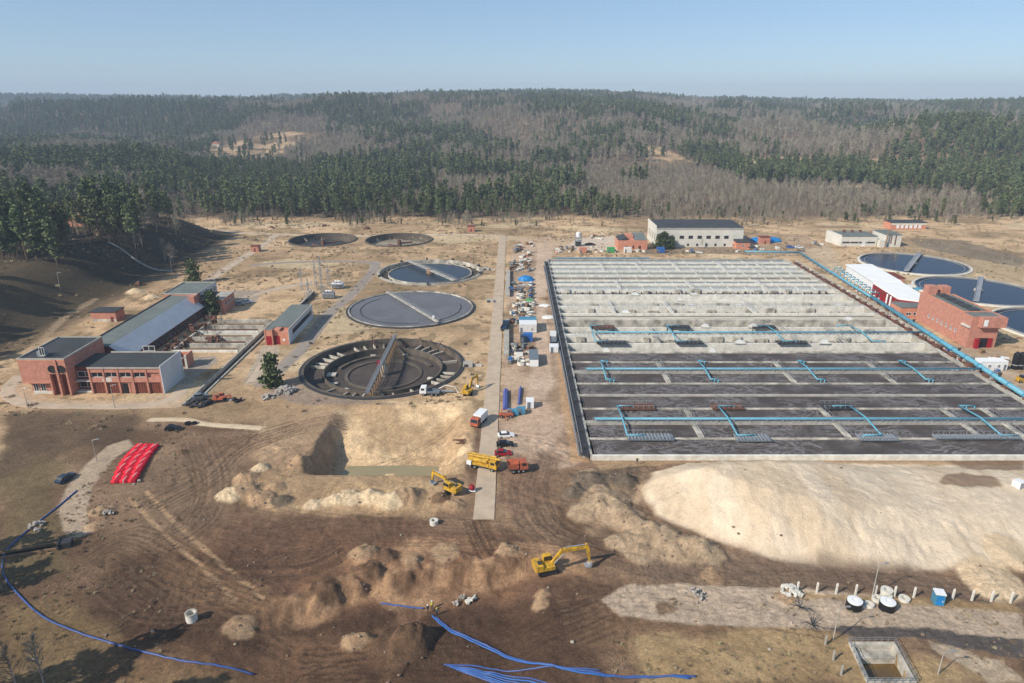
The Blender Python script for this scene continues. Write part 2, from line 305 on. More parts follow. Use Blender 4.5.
# ------------------------------------------------------------------ mesh builder
class MB:
    def __init__(s): s.v = []; s.f = []
    def add(s, vs, fs):
        o = len(s.v); s.v += [tuple(p) for p in vs]; s.f += [tuple(i + o for i in f) for f in fs]; return s
    def box(s, x0, x1, y0, y1, z0, z1):
        return s.add([(x0, y0, z0), (x1, y0, z0), (x1, y1, z0), (x0, y1, z0), (x0, y0, z1), (x1, y0, z1), (x1, y1, z1), (x0, y1, z1)],
                     [(0, 3, 2, 1), (4, 5, 6, 7), (0, 1, 5, 4), (1, 2, 6, 5), (2, 3, 7, 6), (3, 0, 4, 7)])
    def cbox(s, cx, cy, cz, sx, sy, sz, rz=0, ry=0):
        vs = []; m = Matrix.Rotation(rz, 3, 'Z') @ Matrix.Rotation(ry, 3, 'Y')
        for (a, b, c) in ((-1, -1, -1), (1, -1, -1), (1, 1, -1), (-1, 1, -1), (-1, -1, 1), (1, -1, 1), (1, 1, 1), (-1, 1, 1)):
            p = m @ Vector((a * sx / 2, b * sy / 2, c * sz / 2)); vs.append((p.x + cx, p.y + cy, p.z + cz))
        return s.add(vs, [(0, 3, 2, 1), (4, 5, 6, 7), (0, 1, 5, 4), (1, 2, 6, 5), (2, 3, 7, 6), (3, 0, 4, 7)])
    def prism(s, poly, z0, z1):
        a = sum(poly[i][0] * poly[(i + 1) % len(poly)][1] - poly[(i + 1) % len(poly)][0] * poly[i][1] for i in range(len(poly)))
        if a < 0: poly = poly[::-1]
        n = len(poly); g = lambda z, p: z(p) if callable(z) else z
        return s.add([(p[0], p[1], g(z0, p)) for p in poly] + [(p[0], p[1], g(z1, p)) for p in poly],
                     [tuple(range(n - 1, -1, -1)), tuple(range(n, 2 * n))] + [(i, (i + 1) % n, (i + 1) % n + n, i + n) for i in range(n)])
    def profx(s, prof, y0, y1):   # profile in (x,z), extruded along y
        n = len(prof); a = sum(prof[i][0] * prof[(i + 1) % n][1] - prof[(i + 1) % n][0] * prof[i][1] for i in range(n))
        if a < 0: prof = prof[::-1]
        return s.add([(x, y0, z) for x, z in prof] + [(x, y1, z) for x, z in prof],
                     [tuple(range(n)), tuple(range(2 * n - 1, n - 1, -1))] + [(i, i + n, (i + 1) % n + n, (i + 1) % n) for i in range(n)])
    def tube(s, pts, r, n=8, cap=True):
        pts = [Vector(p) for p in pts]; o = len(s.v); m = len(pts)
        rr = r if isinstance(r, (list, tuple)) else [r] * m
        for i, p in enumerate(pts):
            t = (pts[min(i + 1, m - 1)] - pts[max(i - 1, 0)]).normalized()
            u = t.cross(Vector((0, 0, 1))); u = u.normalized() if u.length > 1e-3 else Vector((1, 0, 0)); v = u.cross(t)
            for k in range(n):
                a = 2 * PI * k / n; q = p + (u * math.cos(a) + v * math.sin(a)) * rr[i]; s.v.append(tuple(q))
        for i in range(m - 1):
            for k in range(n):
                a = o + i * n + k; b = o + i * n + (k + 1) % n; s.f.append((a, a + n, b + n, b))
        if cap: s.f.append(tuple(o + k for k in range(n))); s.f.append(tuple(o + (m - 1) * n + n - 1 - k for k in range(n)))
        return s
    def ring(s, cx, cy, r0, r1, z0, z1, n=72, a0=0, a1=2 * PI):
        full = abs(a1 - a0 - 2 * PI) < 1e-6; k = n if full else n + 1; o = len(s.v)
        for i in range(k):
            a = a0 + (a1 - a0) * i / n; c, d = math.cos(a), math.sin(a)
            s.v += [(cx + r0 * c, cy + r0 * d, z0), (cx + r1 * c, cy + r1 * d, z0), (cx + r1 * c, cy + r1 * d, z1), (cx + r0 * c, cy + r0 * d, z1)]
        for i in range(n):
            a = o + i * 4; b = o + ((i + 1) % k) * 4
            s.f += [(a + 3, a + 2, b + 2, b + 3), (a + 1, b + 1, b + 2, a + 2), (a, a + 3, b + 3, b), (a, b, b + 1, a + 1)]
        if not full: s.f += [(o, o + 1, o + 2, o + 3), (o + 4 * n + 3, o + 4 * n + 2, o + 4 * n + 1, o + 4 * n)]
        return s
    def disk(s, cx, cy, r, z, n=72, zc=None):
        o = len(s.v); s.v.append((cx, cy, z if zc is None else zc))
        for i in range(n): a = 2 * PI * i / n; s.v.append((cx + r * math.cos(a), cy + r * math.sin(a), z))
        s.f += [(o, o + 1 + i, o + 1 + (i + 1) % n) for i in range(n)]; return s
    def lathe(s, prof, cx=0, cy=0, n=20):
        o = len(s.v); m = len(prof)
        for i in range(n):
            a = 2 * PI * i / n
            for r, z in prof: s.v.append((cx + r * math.cos(a), cy + r * math.sin(a), z))
        for i in range(n):
            for k in range(m - 1):
                a = o + i * m + k; b = o + ((i + 1) % n) * m + k; s.f.append((a, b, b + 1, a + 1))
        return s
    def blob(s, cx, cy, cz, rx, ry, rz_, seed=0, n=7, m=10, j=.18):
        rr = random.Random(seed); o = len(s.v)
        for i in range(n + 1):
            t = PI * i / n
            for k in range(m):
                a = 2 * PI * k / m; q = 1 + (rr.random() - .5) * 2 * j
                s.v.append((cx + rx * q * math.sin(t) * math.cos(a), cy + ry * q * math.sin(t) * math.sin(a), cz + rz_ * math.cos(t) * (1 + (rr.random() - .5) * j * .6)))
        for i in range(n):
            for k in range(m): s.f.append((o + i * m + k, o + (i + 1) * m + k, o + (i + 1) * m + (k + 1) % m, o + i * m + (k + 1) % m))
        return s
    def mesh(s, name, m, smooth=False):
        me = bpy.data.meshes.new(name); me.from_pydata(s.v, [], s.f); me.materials.append(M[m] if isinstance(m, str) else m)
        if smooth: me.polygons.foreach_set('use_smooth', [True] * len(me.polygons))
        me.update(); return me
    def build(s, name, m, parent=None, smooth=False):
        o = bpy.data.objects.new(name, s.mesh(name, m, smooth)); COL.objects.link(o)
        if parent is not None: o.parent = parent
        return o
def tag(o, label, cat, group=None):
    o['label'] = label; o['category'] = cat
    if group: o['group'] = group
    return o
def thing(name, label, cat, loc=(0, 0, 0), rz=0, group=None):
    o = bpy.data.objects.new(name, None); COL.objects.link(o); o.location = loc; o.rotation_euler = (0, 0, rz); o.empty_display_size = .5
    return tag(o, label, cat, group)
def struct(o, kind='structure'): o['kind'] = kind; return o
def dup(root, loc, rz=None, label=None, group=None, scale=None):
    r = root.copy(); COL.objects.link(r); r.location = loc
    if rz is not None: r.rotation_euler = (0, 0, rz)
    if scale: r.scale = scale
    if label: r['label'] = label
    if group: r['group'] = group
    for ch in list(root.children):
        c = ch.copy(); COL.objects.link(c); c.parent = r
        for g in list(ch.children):
            d = g.copy(); COL.objects.link(d); d.parent = c
    return r

# ------------------------------------------------------------------ ground
def axis(segs):
    out = [segs[0][0]]
    for a, b, st in segs:
        n = max(1, int(round((b - a) / st))); out += list(np.linspace(a, b, n + 1)[1:])
    return np.array(out)
def grow(a, b, st, g=1.06):
    out = []; x = a
    while x < b: x += st; st *= g; out.append(min(x, b))
    return out
xpos = list(axis([(0, 95, .36), (95, 165, .55), (165, 290, 1.1)])) + grow(290, 1500, 1.6, 1.035) + grow(1500, 6000, 60, 1.25)
xs = np.array([-v for v in xpos[:0:-1]] + xpos)
ysl = list(axis([(-120, 76, 4), (76, 185, .36), (185, 262, .55), (262, 520, 1.15)])) + grow(520, 1000, 2, 1.03) 
ysl += list(np.arange(ysl[-1] + 15, 3100, 15)) + grow(3100, 6000, 40, 1.25)
ys = np.array(ysl)
GX, GY = np.meshgrid(xs, ys); gx = GX.ravel(); gy = GY.ravel()
gz = H(gx, gy)
# ridged crawler tracks pressed in the worked soil: curved parallel grooves
zone = ss(172, 160, gy) * ss(84, 90, gy) * ss(-92, -76, gx) * ss(.50, .64, fbm(gx, gy, 13, 4, 141)) * (polysd(gx, gy, SANDPOLY) > 1) * (gx < 75)
zone = zone * (1 - (gx > PITX[0]) * (gx < PITX[3]) * (gy > 140) * (gy < 183))
ph = fbm(gx, gy, 34, 2, 143) * 95 + .5 * gy
trk = np.sin(ph * 2 * PI * .5) * zone * (.55 + .45 * fbm(gx, gy, 1.4, 2, 145))
ph2 = fbm(gx, gy, 22, 2, 151) * 70 + .6 * gx
zone2 = zone * ss(.5, .6, fbm(gx, gy, 15, 3, 153)); trk = trk * (1 - zone2) + np.sin(ph2 * PI) * zone2
rz_ = ss(172, 160, gy) * ss(84, 90, gy) * ss(-92, -76, gx) * (polysd(gx, gy, SANDPOLY) > 1) * ss(.45, .62, fbm(gx, gy, 11, 3, 161))
gz = gz + rz_ * (fbm(gx, gy, 1.6, 3, 163) - .5) * .7 * (1 - ((np.abs(gx + 6) < 3.5) & (gy > 120)))
gz = gz + trk * .075
gz = holes(gx, gy, gz)
def col(rgb, k=1.04): return np.array(lin(rgb)) * k
C = np.zeros((gx.size, 3))
n1 = fbm(gx, gy, 45, 4, 51); n2 = fbm(gx, gy, 9, 4, 61); n3 = fbm(gx, gy, 2.2, 3, 71)
def mix(mask, c):
    global C
    m_ = np.clip(mask, 0, 1)[:, None]; C = C * (1 - m_) + (c if isinstance(c, np.ndarray) and c.ndim == 2 else np.array(c)[None, :]) * m_
def two(ca, cb, t): t = np.clip(t, 0, 1)[:, None]; return ca[None, :] * (1 - t) + cb[None, :] * t
grass = two(col((196, 166, 130)), col((162, 135, 104)), ss(.36, .64, n1 * .55 + n2 * .45))
C[:] = grass
mix(ss(.55, .68, n2) * .35, col((160, 132, 100)))
mix(ss(.56, .68, fbm(gx, gy, 26, 5, 55)) * .6, col((128, 108, 80)))
mix(ss(.62, .68, fbm(gx, gy, 5, 3, 57)) * .6, col((112, 98, 70)))
mix(ss(.62, .70, fbm(gx, gy * 2.5, 60, 4, 59)) * .5, col((206, 186, 150)))
far = ss(498, 530, gy + (n1 - .5) * 30)
mix(far, two(col((98, 84, 68)), col((120, 102, 82)), n1))
clear_pts = [(-425, 1180, 70, 150), (-372, 1060, 36, 70), (-345, 1250, 30, 60), (200, 960, 34, 70), (236, 940, 26, 30), (330, 900, 50, 40), (420, 845, 150, 18), (520, 800, 130, 20), (470, 700, 200, 12), (540, 560, 120, 16), (455, 600, 60, 14), (250, 930, 30, 20)]
def clearing(x, y):
    m_ = np.zeros(np.shape(x))
    for cx, cy, rx, ry in clear_pts:
        q = ((x - cx) / rx) ** 2 + ((y - cy) / ry) ** 2
        m_ = np.maximum(m_, 1 - ss(.7, 1.2, q + (fbm(x, y, 40, 3, 91) - .5) * .9))
    return m_
mix(clearing(gx, gy), two(col((182, 154, 120)), col((118, 98, 74)), ss(.38, .6, fbm(gx, gy, 22, 4, 93))))
mix(ss(3200, 4200, gy), col((60, 66, 52)))
# worked soil in front
def reg(poly, c, soft=2.0, warp=3.0, wsc=7, strength=1.0, px=True):
    pts = PP(poly) if px else poly
    ax = [p[0] for p in pts]; ay = [p[1] for p in pts]; mg = soft + warp + 4
    i = np.where((gx > min(ax) - mg) & (gx < max(ax) + mg) & (gy > min(ay) - mg) & (gy < max(ay) + mg))[0]
    if not len(i): return
    sd = polysd(gx[i], gy[i], pts) + (fbm(gx[i], gy[i], wsc, 4, int(abs(pts[0][0] * 7)) % 997) - .5) * 2 * warp
    m_ = (1 - ss(-soft / 2, soft / 2, sd)) * strength
    cc = c[i] if (isinstance(c, np.ndarray) and c.ndim == 2) else np.array(c)[None, :]
    C[i] = C[i] * (1 - m_[:, None]) + cc * m_[:, None]
def lane(pts, wd, c, soft=1.0, warp=.6, strength=1.0, px=True, dig=0.0):
    pw = smooth_path(PP(pts) if px else pts, 6)
    ax = [p[0] for p in pw]; ay = [p[1] for p in pw]; mg = wd + soft + warp + 2
    i = np.where((gx > min(ax) - mg) & (gx < max(ax) + mg) & (gy > min(ay) - mg) & (gy < max(ay) + mg))[0]
    if not len(i): return
    soft *= .4; d = linesd(gx[i], gy[i], pw) + (fbm(gx[i], gy[i], 4, 3, 7) - .5) * warp
    m_ = (1 - ss(wd / 2 - soft / 2, wd / 2 + soft / 2, d)) * strength
    C[i] = C[i] * (1 - m_[:, None]) + np.array(c)[None, :] * m_[:, None]
    if dig: gz[i] -= m_ * dig
soil = two(col((142, 116, 92)), col((104, 82, 64)), ss(.34, .62, n1 * .5 + n2 * .5))
mix(ss(176, 166, gy + (n2 - .5) * 16) * ss(-150, -95, gx + (n1 - .5) * 40), soil)
mix(ss(128, 112, gy + (n1 - .5) * 26) * ss(-85, -60, gx + (n2 - .5) * 14) * ss(22, 6, gx + (n1 - .5) * 12), two(col((114, 88, 68)), col((84, 64, 50)), ss(.35, .6, n2)))
# the bank on the left, long dead grass
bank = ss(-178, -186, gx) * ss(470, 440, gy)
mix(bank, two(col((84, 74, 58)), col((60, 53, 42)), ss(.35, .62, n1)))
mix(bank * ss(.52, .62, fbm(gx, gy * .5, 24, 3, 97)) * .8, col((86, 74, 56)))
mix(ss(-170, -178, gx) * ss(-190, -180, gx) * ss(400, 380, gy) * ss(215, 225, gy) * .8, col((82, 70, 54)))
reg([(0, 412), (60, 405), (140, 408), (128, 440), (80, 450), (30, 470), (0, 480)], two(col((112, 92, 72)), col((80, 66, 54)), n2 * 1.1), 4, 5, 14, .9)
reg([(0, 480), (40, 455), (62, 470), (55, 540), (70, 570), (0, 590)], two(col((130, 112, 82)), col((96, 82, 60)), n2), 4, 3, 10, .9)
reg([(0, 600), (60, 600), (120, 640), (260, 683), (0, 700)], two(col((150, 126, 92)), col((112, 92, 66)), n2), 4, 3, 10, .9)
reg([(100, 640), (300, 640), (420, 683), (100, 683)], two(col((128, 98, 74)), col((92, 70, 54)), n2), 6, 4, 9, .7)
# brown smooth soil, middle
reg([(190, 512), (420, 520), (520, 540), (560, 545), (560, 600), (440, 600), (300, 600), (230, 560)], two(col((130, 100, 80)), col((100, 76, 60)), n2), 5, 4, 10, .75)
reg([(300, 530), (380, 540), (560, 545), (600, 550), (590, 578), (540, 572), (500, 590), (430, 596), (360, 600), (300, 606)], two(col((178, 142, 108)), col((122, 92, 70)), ss(.35, .62, n2)), 3, 3, 6, .85)
reg([(590, 610), (620, 600), (800, 640), (830, 683), (700, 683), (560, 650)], two(col((140, 112, 86)), col((98, 76, 58)), n2), 4, 4, 8, .8)
reg([(640, 640), (800, 630), (1030, 683), (640, 690)], two(col((184, 158, 118)), col((146, 120, 86)), n2), 3, 3, 8, .9)
reg([(150, 550), (300, 600), (250, 620), (180, 600)], col((150, 118, 88)), 5, 3, 8, .5)
reg([(100, 470), (170, 440), (250, 470), (230, 520), (160, 530), (110, 500)], two(col((152, 126, 100)), col((112, 92, 74)), n2), 6, 4, 10, .8)
# sand in and round the pit
reg([(335, 408), (380, 402), (470, 400), (480, 420), (465, 478), (330, 480)], two(col((216, 186, 146)), col((176, 148, 114)), ss(.35, .65, n2)), 2, 2, 7, .95)
reg([(256, 420), (345, 405), (345, 480), (300, 488), (250, 470), (255, 440)], two(col((188, 158, 124)), col((142, 116, 92)), n2), 4, 3, 8, .8)
reg([(224, 500), (238, 476), (300, 470), (460, 476), (470, 500), (430, 516), (300, 512)], two(col((202, 172, 132)), col((146, 118, 90)), n2), 3, 2, 5, .9)
reg([(440, 480), (560, 470), (560, 540), (440, 530)], two(col((168, 138, 108)), col((124, 100, 80)), n2), 4, 3, 8, .8)
reg([(10, 380), (60, 400), (180, 408), (260, 415), (290, 425), (120, 415), (0, 410)], col((158, 132, 102)), 4, 2, 8, .6)
for a in (((12, 388), (45, 402), (110, 404), (178, 404)),): lane(a, 5.5, col((190, 164, 134)), 1.5, .6, .9)
lane([(10, 390), (18, 378), (32, 370)], 5, col((186, 162, 132)), 1.5, .5, .9)
lane([(20, 376), (36, 350), (60, 322), (95, 300)], 3.0, col((160, 138, 110)), 1.5, .7, .7)
reg([(150, 396), (172, 393), (190, 388), (176, 408), (150, 408)], col((190, 164, 136)), 2, 1, 5, .9)
lane([(152, 420), (185, 420), (205, 424), (262, 428)], 2.6, col((206, 184, 150)), 1, .6, .9)
lane([(262, 428), (300, 440)], 4.0, col((170, 144, 114)), 2, .8, .7)
# light track past the parked car
reg([(108, 446), (95, 456), (78, 472), (65, 489), (57, 513), (62, 530), (70, 541), (90, 533), (87, 511), (92, 488), (112, 461), (134, 446), (128, 440)], two(col((184, 164, 140)), col((166, 145, 122)), n2), .5, .6, 4, 1)
lane([(128, 498), (160, 530), (205, 570), (236, 600)], 1.0, col((170, 140, 108)), .6, .2, .9, dig=.1)
lane([(146, 492), (180, 528), (220, 562), (262, 596)], 1.0, col((170, 140, 108)), .6, .2, .9, dig=.1)
# wheel and crawler tracks
rr = random.Random(5)
def ruts(pts, n=5, gap=1.1, c=(96, 76, 60), wd=.5, st=.7, dig=.16):
    pw = PP(pts)
    for k in range(n):
        off = (k - n / 2) * gap + rr.uniform(-.3, .3)
        q = []
        for i, (x, y) in enumerate(pw):
            a = pw[min(i + 1, len(pw) - 1)]; b = pw[max(i - 1, 0)]; dx, dy = a[0] - b[0], a[1] - b[1]; l = math.hypot(dx, dy) + 1e-6
            q.append((x - dy / l * off, y + dx / l * off))
        kk = rr.uniform(.85, 1.15); cc = tuple(v * kk for v in c)
        lane(q, wd, col(cc), .35, .12, st, px=False, dig=dig)
ruts([(538, 460), (530, 490), (540, 520), (556, 534)], 12, .75, (92, 78, 66))
ruts([(556, 534), (600, 545), (680, 562), (780, 572), (900, 580), (1024, 592)], 9, .75, (104, 84, 68), st=.5)
ruts([(556, 535), (640, 565), (720, 576), (820, 578), (940, 582)], 6, .9, (96, 80, 66), st=.5)
ruts([(478, 520), (484, 535), (492, 552)], 9, .6, (84, 64, 50), dig=.25)
ruts([(200, 440), (214, 480), (200, 520), (150, 550)], 8, 1.2, (100, 82, 66)); ruts([(150, 505), (200, 480), (240, 445), (300, 425)], 7, 1.4, (108, 88, 70))
ruts([(172, 478), (198, 470), (204, 500), (180, 520)], 4, 1.0, (104, 84, 66)); ruts([(90, 560), (130, 540), (200, 575), (260, 600)], 9, 1.2, (92, 74, 58))
ruts([(230, 560), (300, 562), (340, 545)], 14, .7, (88, 68, 54), dig=.16); ruts([(120, 575), (160, 600), (220, 600)], 12, .9, (92, 74, 60))
ruts([(560, 610), (620, 600), (700, 605), (820, 625)], 5, 1.2, (110, 88, 70)); ruts([(300, 655), (420, 650), (520, 640), (600, 612)], 8, 1.3, (84, 66, 52))
ruts([(240, 512), (330, 525), (440, 530), (560, 538)], 10, 1.1, (108, 86, 68), st=.4); ruts([(250, 445), (300, 425), (345, 415)], 6, 1.0, (136, 112, 90))
ruts([(345, 452), (400, 440), (440, 425), (470, 412)], 4, 1.0, (160, 134, 104), st=.6); ruts([(60, 640), (200, 610), (330, 640)], 5, 1.6, (98, 78, 60), st=.4)
ruts([(860, 595), (760, 590), (640, 592)], 5, 1.0, (150, 128, 104), st=.4); ruts([(300, 680), (360, 660), (460, 655)], 8, 1.0, (78, 60, 46), st=.6)
# heaps and sand
yt = np.interp(gx, [-46, -38, -28, -16, 6.5, 17, 28], [97, 100.6, 105.2, 108, 112.3, 107.5, 100]) + (fbm(gx, gy, 7, 4, 301) - .5) * 7
mix(ss(-1.5, 0, yt - gy + 1.5) * ss(5, 2.6, yt - gy) * ss(-46, -38, gx) * (1 - ss(0, 6, gx)) * .8, two(col((172, 138, 106)), col((122, 95, 72)), ss(.3, .7, n3)))
sdS = polysd(gx, gy, SANDPOLY) + (n2 - .5) * 3
sand = two(col((222, 202, 175)), col((208, 186, 157)), ss(.35, .65, fbm(gx * 1.8, gy * .5, 9, 4, 101)))
mix((1 - ss(-1.2, 1.0, sdS)), sand)
reg([(580, 470), (640, 462), (650, 478), (640, 495), (655, 520), (700, 540), (740, 560), (690, 566), (640, 560), (590, 530), (560, 500)], two(col((176, 150, 120)), col((124, 102, 82)), ss(.35, .6, n2)), 2, 2, 5, .9)
reg([(592, 468), (640, 464), (640, 478), (632, 500), (612, 488)], two(col((120, 102, 84)), col((88, 74, 62)), n2), 1.5, 1.2, 4, .8)
reg([(937, 486), (960, 482), (990, 484), (1000, 496), (960, 500), (940, 496)], two(col((150, 122, 98)), col((112, 92, 76)), n2), 1.0, 1.2, 3, .85)
reg([(640, 560), (720, 552), (800, 562), (900, 566), (1024, 600), (1024, 615), (900, 592), (760, 596), (640, 585)], two(col((128, 108, 90)), col((94, 78, 66)), n2), 3, 2, 7, .75)
reg([(600, 600), (625, 585), (800, 588), (1024, 612), (1024, 652), (900, 632), (700, 626), (620, 618)], two(col((188, 168, 146)), col((168, 148, 126)), n2), .6, .7, 5, 1)
reg([(820, 627), (920, 628), (1024, 640), (1024, 662), (950, 648), (930, 640), (860, 636)], two(col((100, 92, 86)), col((80, 74, 70)), n2), .5, .9, 4, 1)
reg([(926, 640), (1000, 662), (1024, 683), (990, 683), (930, 650)], two(col((192, 174, 150)), col((160, 140, 116)), n2), .6, 1.0, 4, .95)
reg([(655, 606), (668, 603), (676, 612), (660, 616)], col((112, 86, 64)), 1, 1, 3, .8)
reg([(798, 592), (1010, 602), (1024, 612), (860, 602), (800, 600)], two(col((170, 142, 102)), col((136, 112, 80)), n2), 1, .8, 4, .8)
KC = {'pale': (col((220, 198, 164)), col((196, 170, 134))), 'tan': (col((186, 156, 122)), col((146, 118, 92))), 'brown': (col((122, 96, 74)), col((78, 60, 46))),
      'grey': (col((120, 106, 90)), col((82, 74, 64))), 'dust': (col((188, 164, 134)), col((142, 120, 96))), 'sand': (col((220, 196, 162)), col((200, 174, 140)))}
for (hx, hy, r, hh, k) in HEAPW:
    i = np.where((np.abs(gx - hx) < r * 1.7) & (np.abs(gy - hy) < r * 1.7))[0]
    if not len(i): continue
    q = np.hypot(gx[i] - hx, gy[i] - hy) / r + (fbm(gx[i], gy[i], r * .8, 3, 40) - .5) * .55
    m_ = (1 - ss(.82, 1.05, q))[:, None] * .9; t = n3[i][:, None]
    C[i] = C[i] * (1 - m_) + (KC[k][0] * (1 - t) + KC[k][1] * t) * m_
# yard between road and basins
reg([(512, 245), (545, 238), (556, 250), (560, 300), (572, 390), (586, 460), (560, 470), (500, 470), (502, 380), (508, 300)], two(col((186, 160, 136)), col((148, 124, 102)), ss(.35, .65, n2)), 2, 1.2, 6, .85)
reg([(538, 246), (552, 244), (552, 262), (545, 300), (552, 380), (546, 400), (526, 400), (538, 330), (534, 290)], two(col((208, 184, 160)), col((178, 152, 130)), n2), 1.5, 1, 6, .85)
reg([(556, 345), (568, 350), (588, 462), (572, 462), (560, 400)], col((186, 150, 112)), 1, .5, 5, .7)
reg([(505, 455), (560, 455), (560, 480), (552, 500), (520, 520), (500, 500)], two(col((134, 108, 88)), col((98, 78, 62)), n2), 3, 2, 5, .8)
reg([(515, 425), (548, 400), (556, 440), (530, 458)], col((192, 164, 140)), 3, 2, 5, .5)
reg([(590, 459), (1024, 458), (1024, 466), (880, 464), (700, 462), (650, 466), (600, 470)], col((168, 140, 108)), 1, .6, 4, .8)
reg([(940, 460), (1024, 460), (1024, 474), (970, 470)], col((120, 98, 78)), 2, 1, 4, .8)
# paths
lane([(180, 224), (228, 232), (275, 234), (340, 236), (430, 234.5), (500, 235.5)], 5, col((200, 178, 150)), 2, .5, .9)
lane([(180, 215), (230, 220), (330, 222), (440, 223)], 3, col((176, 152, 124)), 2, .8, .6)
lane([(275, 235), (262, 246), (232, 264), (208, 280)], 5.5, col((172, 154, 134)), 1.5, .5, .9)
lane([(376, 262), (372, 272), (350, 296), (330, 312), (300, 350), (262, 384)], 5.5, col((158, 142, 128)), 1.2, .4, .95)
lane([(250, 266), (300, 262), (360, 262), (376, 264)], 2.6, col((150, 134, 116)), 1.2, .5, .6)
lane([(234, 300), (262, 292), (290, 286), (310, 283)], 4.0, col((178, 162, 144)), 1.2, .4, .9)
reg([(232, 290), (262, 290), (256, 302), (232, 304)], col((150, 138, 126)), 1, .5, 4, .8)
reg([(182, 358), (216, 356), (218, 362), (200, 374), (186, 390), (176, 384)], col((150, 140, 128)), 1, .4, 4, .85)
reg([(262, 346), (280, 346), (275, 366), (262, 384), (244, 384)], col((172, 158, 140)), 1, .6, 4, .8)
lane([(290, 330), (345, 331), (400, 331), (490, 330)], 1.2, col((160, 140, 114)), .8, .4, .6)
reg([(505, 236), (540, 237), (575, 238), (620, 236), (650, 240), (650, 250), (560, 250), (530, 246)], two(col((202, 176, 148)), col((168, 142, 114)), n2), 2, 1.5, 8, .7)
reg([(580, 238), (615, 236), (618, 250), (560, 250)], col((196, 180, 162)), 1.5, 1, 8, .8)
reg([(640, 247), (800, 246), (800, 254), (640, 254)], col((120, 106, 92)), 2, 1.5, 8, .7)
reg([(800, 250), (826, 242), (842, 262), (852, 285), (812, 262)], two(col((196, 174, 146)), col((160, 138, 112)), n2), 2, 1.5, 8, .8)
reg([(740, 235), (800, 234), (825, 246), (800, 252), (745, 248)], two(col((184, 158, 130)), col((140, 116, 92)), n2), 2, 2, 8, .8)
reg([(920, 340), (1000, 350), (1030, 380), (1024, 400), (960, 360)], two(col((190, 168, 144)), col((140, 120, 100)), n2), 2, 2, 5, .85)
reg([(880, 236), (940, 240), (1024, 268), (1024, 300), (980, 274), (900, 256)], two(col((172, 148, 116)), col((134, 114, 88)), n1), 3, 2, 12, .6)
reg([(910, 238), (960, 240), (1024, 258), (1024, 268), (960, 256), (915, 246)], two(col((128, 118, 104)), col((96, 88, 76)), n2), 3, 2, 12, .7)
lane([(900, 244), (960, 262), (1024, 282)], 2.5, col((150, 132, 106)), 1.5, .5, .6); lane([(930, 262), (1000, 285), (1040, 300)], 2.0, col((128, 108, 84)), 1.5, .5, .6)
reg([(270, 384), (300, 376), (330, 398), (400, 404), (300, 404), (268, 394)], col((140, 124, 112)), 2, 1.5, 5, .7)
for tx, ty, r in TANKS:
    q = np.hypot(gx - tx, gy - ty); mix((1 - ss(r + .6, r + 2.6, q + (n2 - .5) * 1.5)) * .6, col((150, 134, 112)))
n4 = fbm(gx, gy, .9, 2, 171)
C *= (1 + .10 * trk)[:, None]
C *= (.84 + .32 * (n3 * .6 + n4 * .4))[:, None]
me = bpy.data.meshes.new('ground')
nx, ny = len(xs), len(ys); N = nx * ny
co = np.empty((N, 3), np.float32); co[:, 0] = gx; co[:, 1] = gy; co[:, 2] = gz
me.vertices.add(N); me.vertices.foreach_set('co', co.ravel())
ii = (np.arange(ny - 1)[:, None] * nx + np.arange(nx - 1)[None, :]).ravel()
quads = np.stack([ii, ii + 1, ii + nx + 1, ii + nx], 1).astype(np.int32); nf = len(quads)
me.loops.add(nf * 4); me.loops.foreach_set('vertex_index', quads.ravel())
me.polygons.add(nf); me.polygons.foreach_set('loop_start', np.arange(0, nf * 4, 4, dtype=np.int32)); me.polygons.foreach_set('loop_total', np.full(nf, 4, np.int32))
me.polygons.foreach_set('use_smooth', np.ones(nf, bool))
ca = me.attributes.new('soil_colour', 'FLOAT_COLOR', 'POINT')
c4 = np.ones((N, 4), np.float32); c4[:, :3] = C; c4[:, 3] = 1 - .72 * (1 - ss(-1.2, 1.0, sdS)); ca.data.foreach_set('color', c4.ravel())
me.update(calc_edges=True)
g = bpy.data.objects.new('ground', me); COL.objects.link(g); struct(g)
gm = bpy.data.materials.new('ground_soil'); gm.use_nodes = True; n = gm.node_tree; b = n.nodes['Principled BSDF']; b.inputs['Roughness'].default_value = .95; b.inputs['Specular IOR Level'].default_value = .1
at_ = n.nodes.new('ShaderNodeAttribute'); at_.attribute_name = 'soil_colour'
tc = n.nodes.new('ShaderNodeTexCoord')
def nz(sc, de, ro=.6):
    q = n.nodes.new('ShaderNodeTexNoise'); q.inputs['Scale'].default_value = sc; q.inputs['Detail'].default_value = de; q.inputs['Roughness'].default_value = ro; n.links.new(tc.outputs['Object'], q.inputs[0]); return q
na, nb = nz(.5, 11, .80), nz(2.2, 6, .78)
mr = n.nodes.new('ShaderNodeMapRange'); mr.inputs[1].default_value = .34; mr.inputs[2].default_value = .66; mr.inputs[3].default_value = .74; mr.inputs[4].default_value = 1.22; n.links.new(na.outputs[0], mr.inputs[0])
mx = n.nodes.new('ShaderNodeMix'); mx.data_type = 'RGBA'; mx.blend_type = 'MULTIPLY'; n.links.new(at_.outputs['Alpha'], mx.inputs[0])
nc = nz(1.7, 7, .75); mr3 = n.nodes.new('ShaderNodeMapRange'); mr3.inputs[1].default_value = .38; mr3.inputs[2].default_value = .62; mr3.inputs[3].default_value = .85; mr3.inputs[4].default_value = 1.32; n.links.new(nc.outputs[0], mr3.inputs[0])
mm_ = n.nodes.new('ShaderNodeMath'); mm_.operation = 'MULTIPLY'; n.links.new(mr.outputs[0], mm_.inputs[0]); n.links.new(mr3.outputs[0], mm_.inputs[1]); mr = mm_
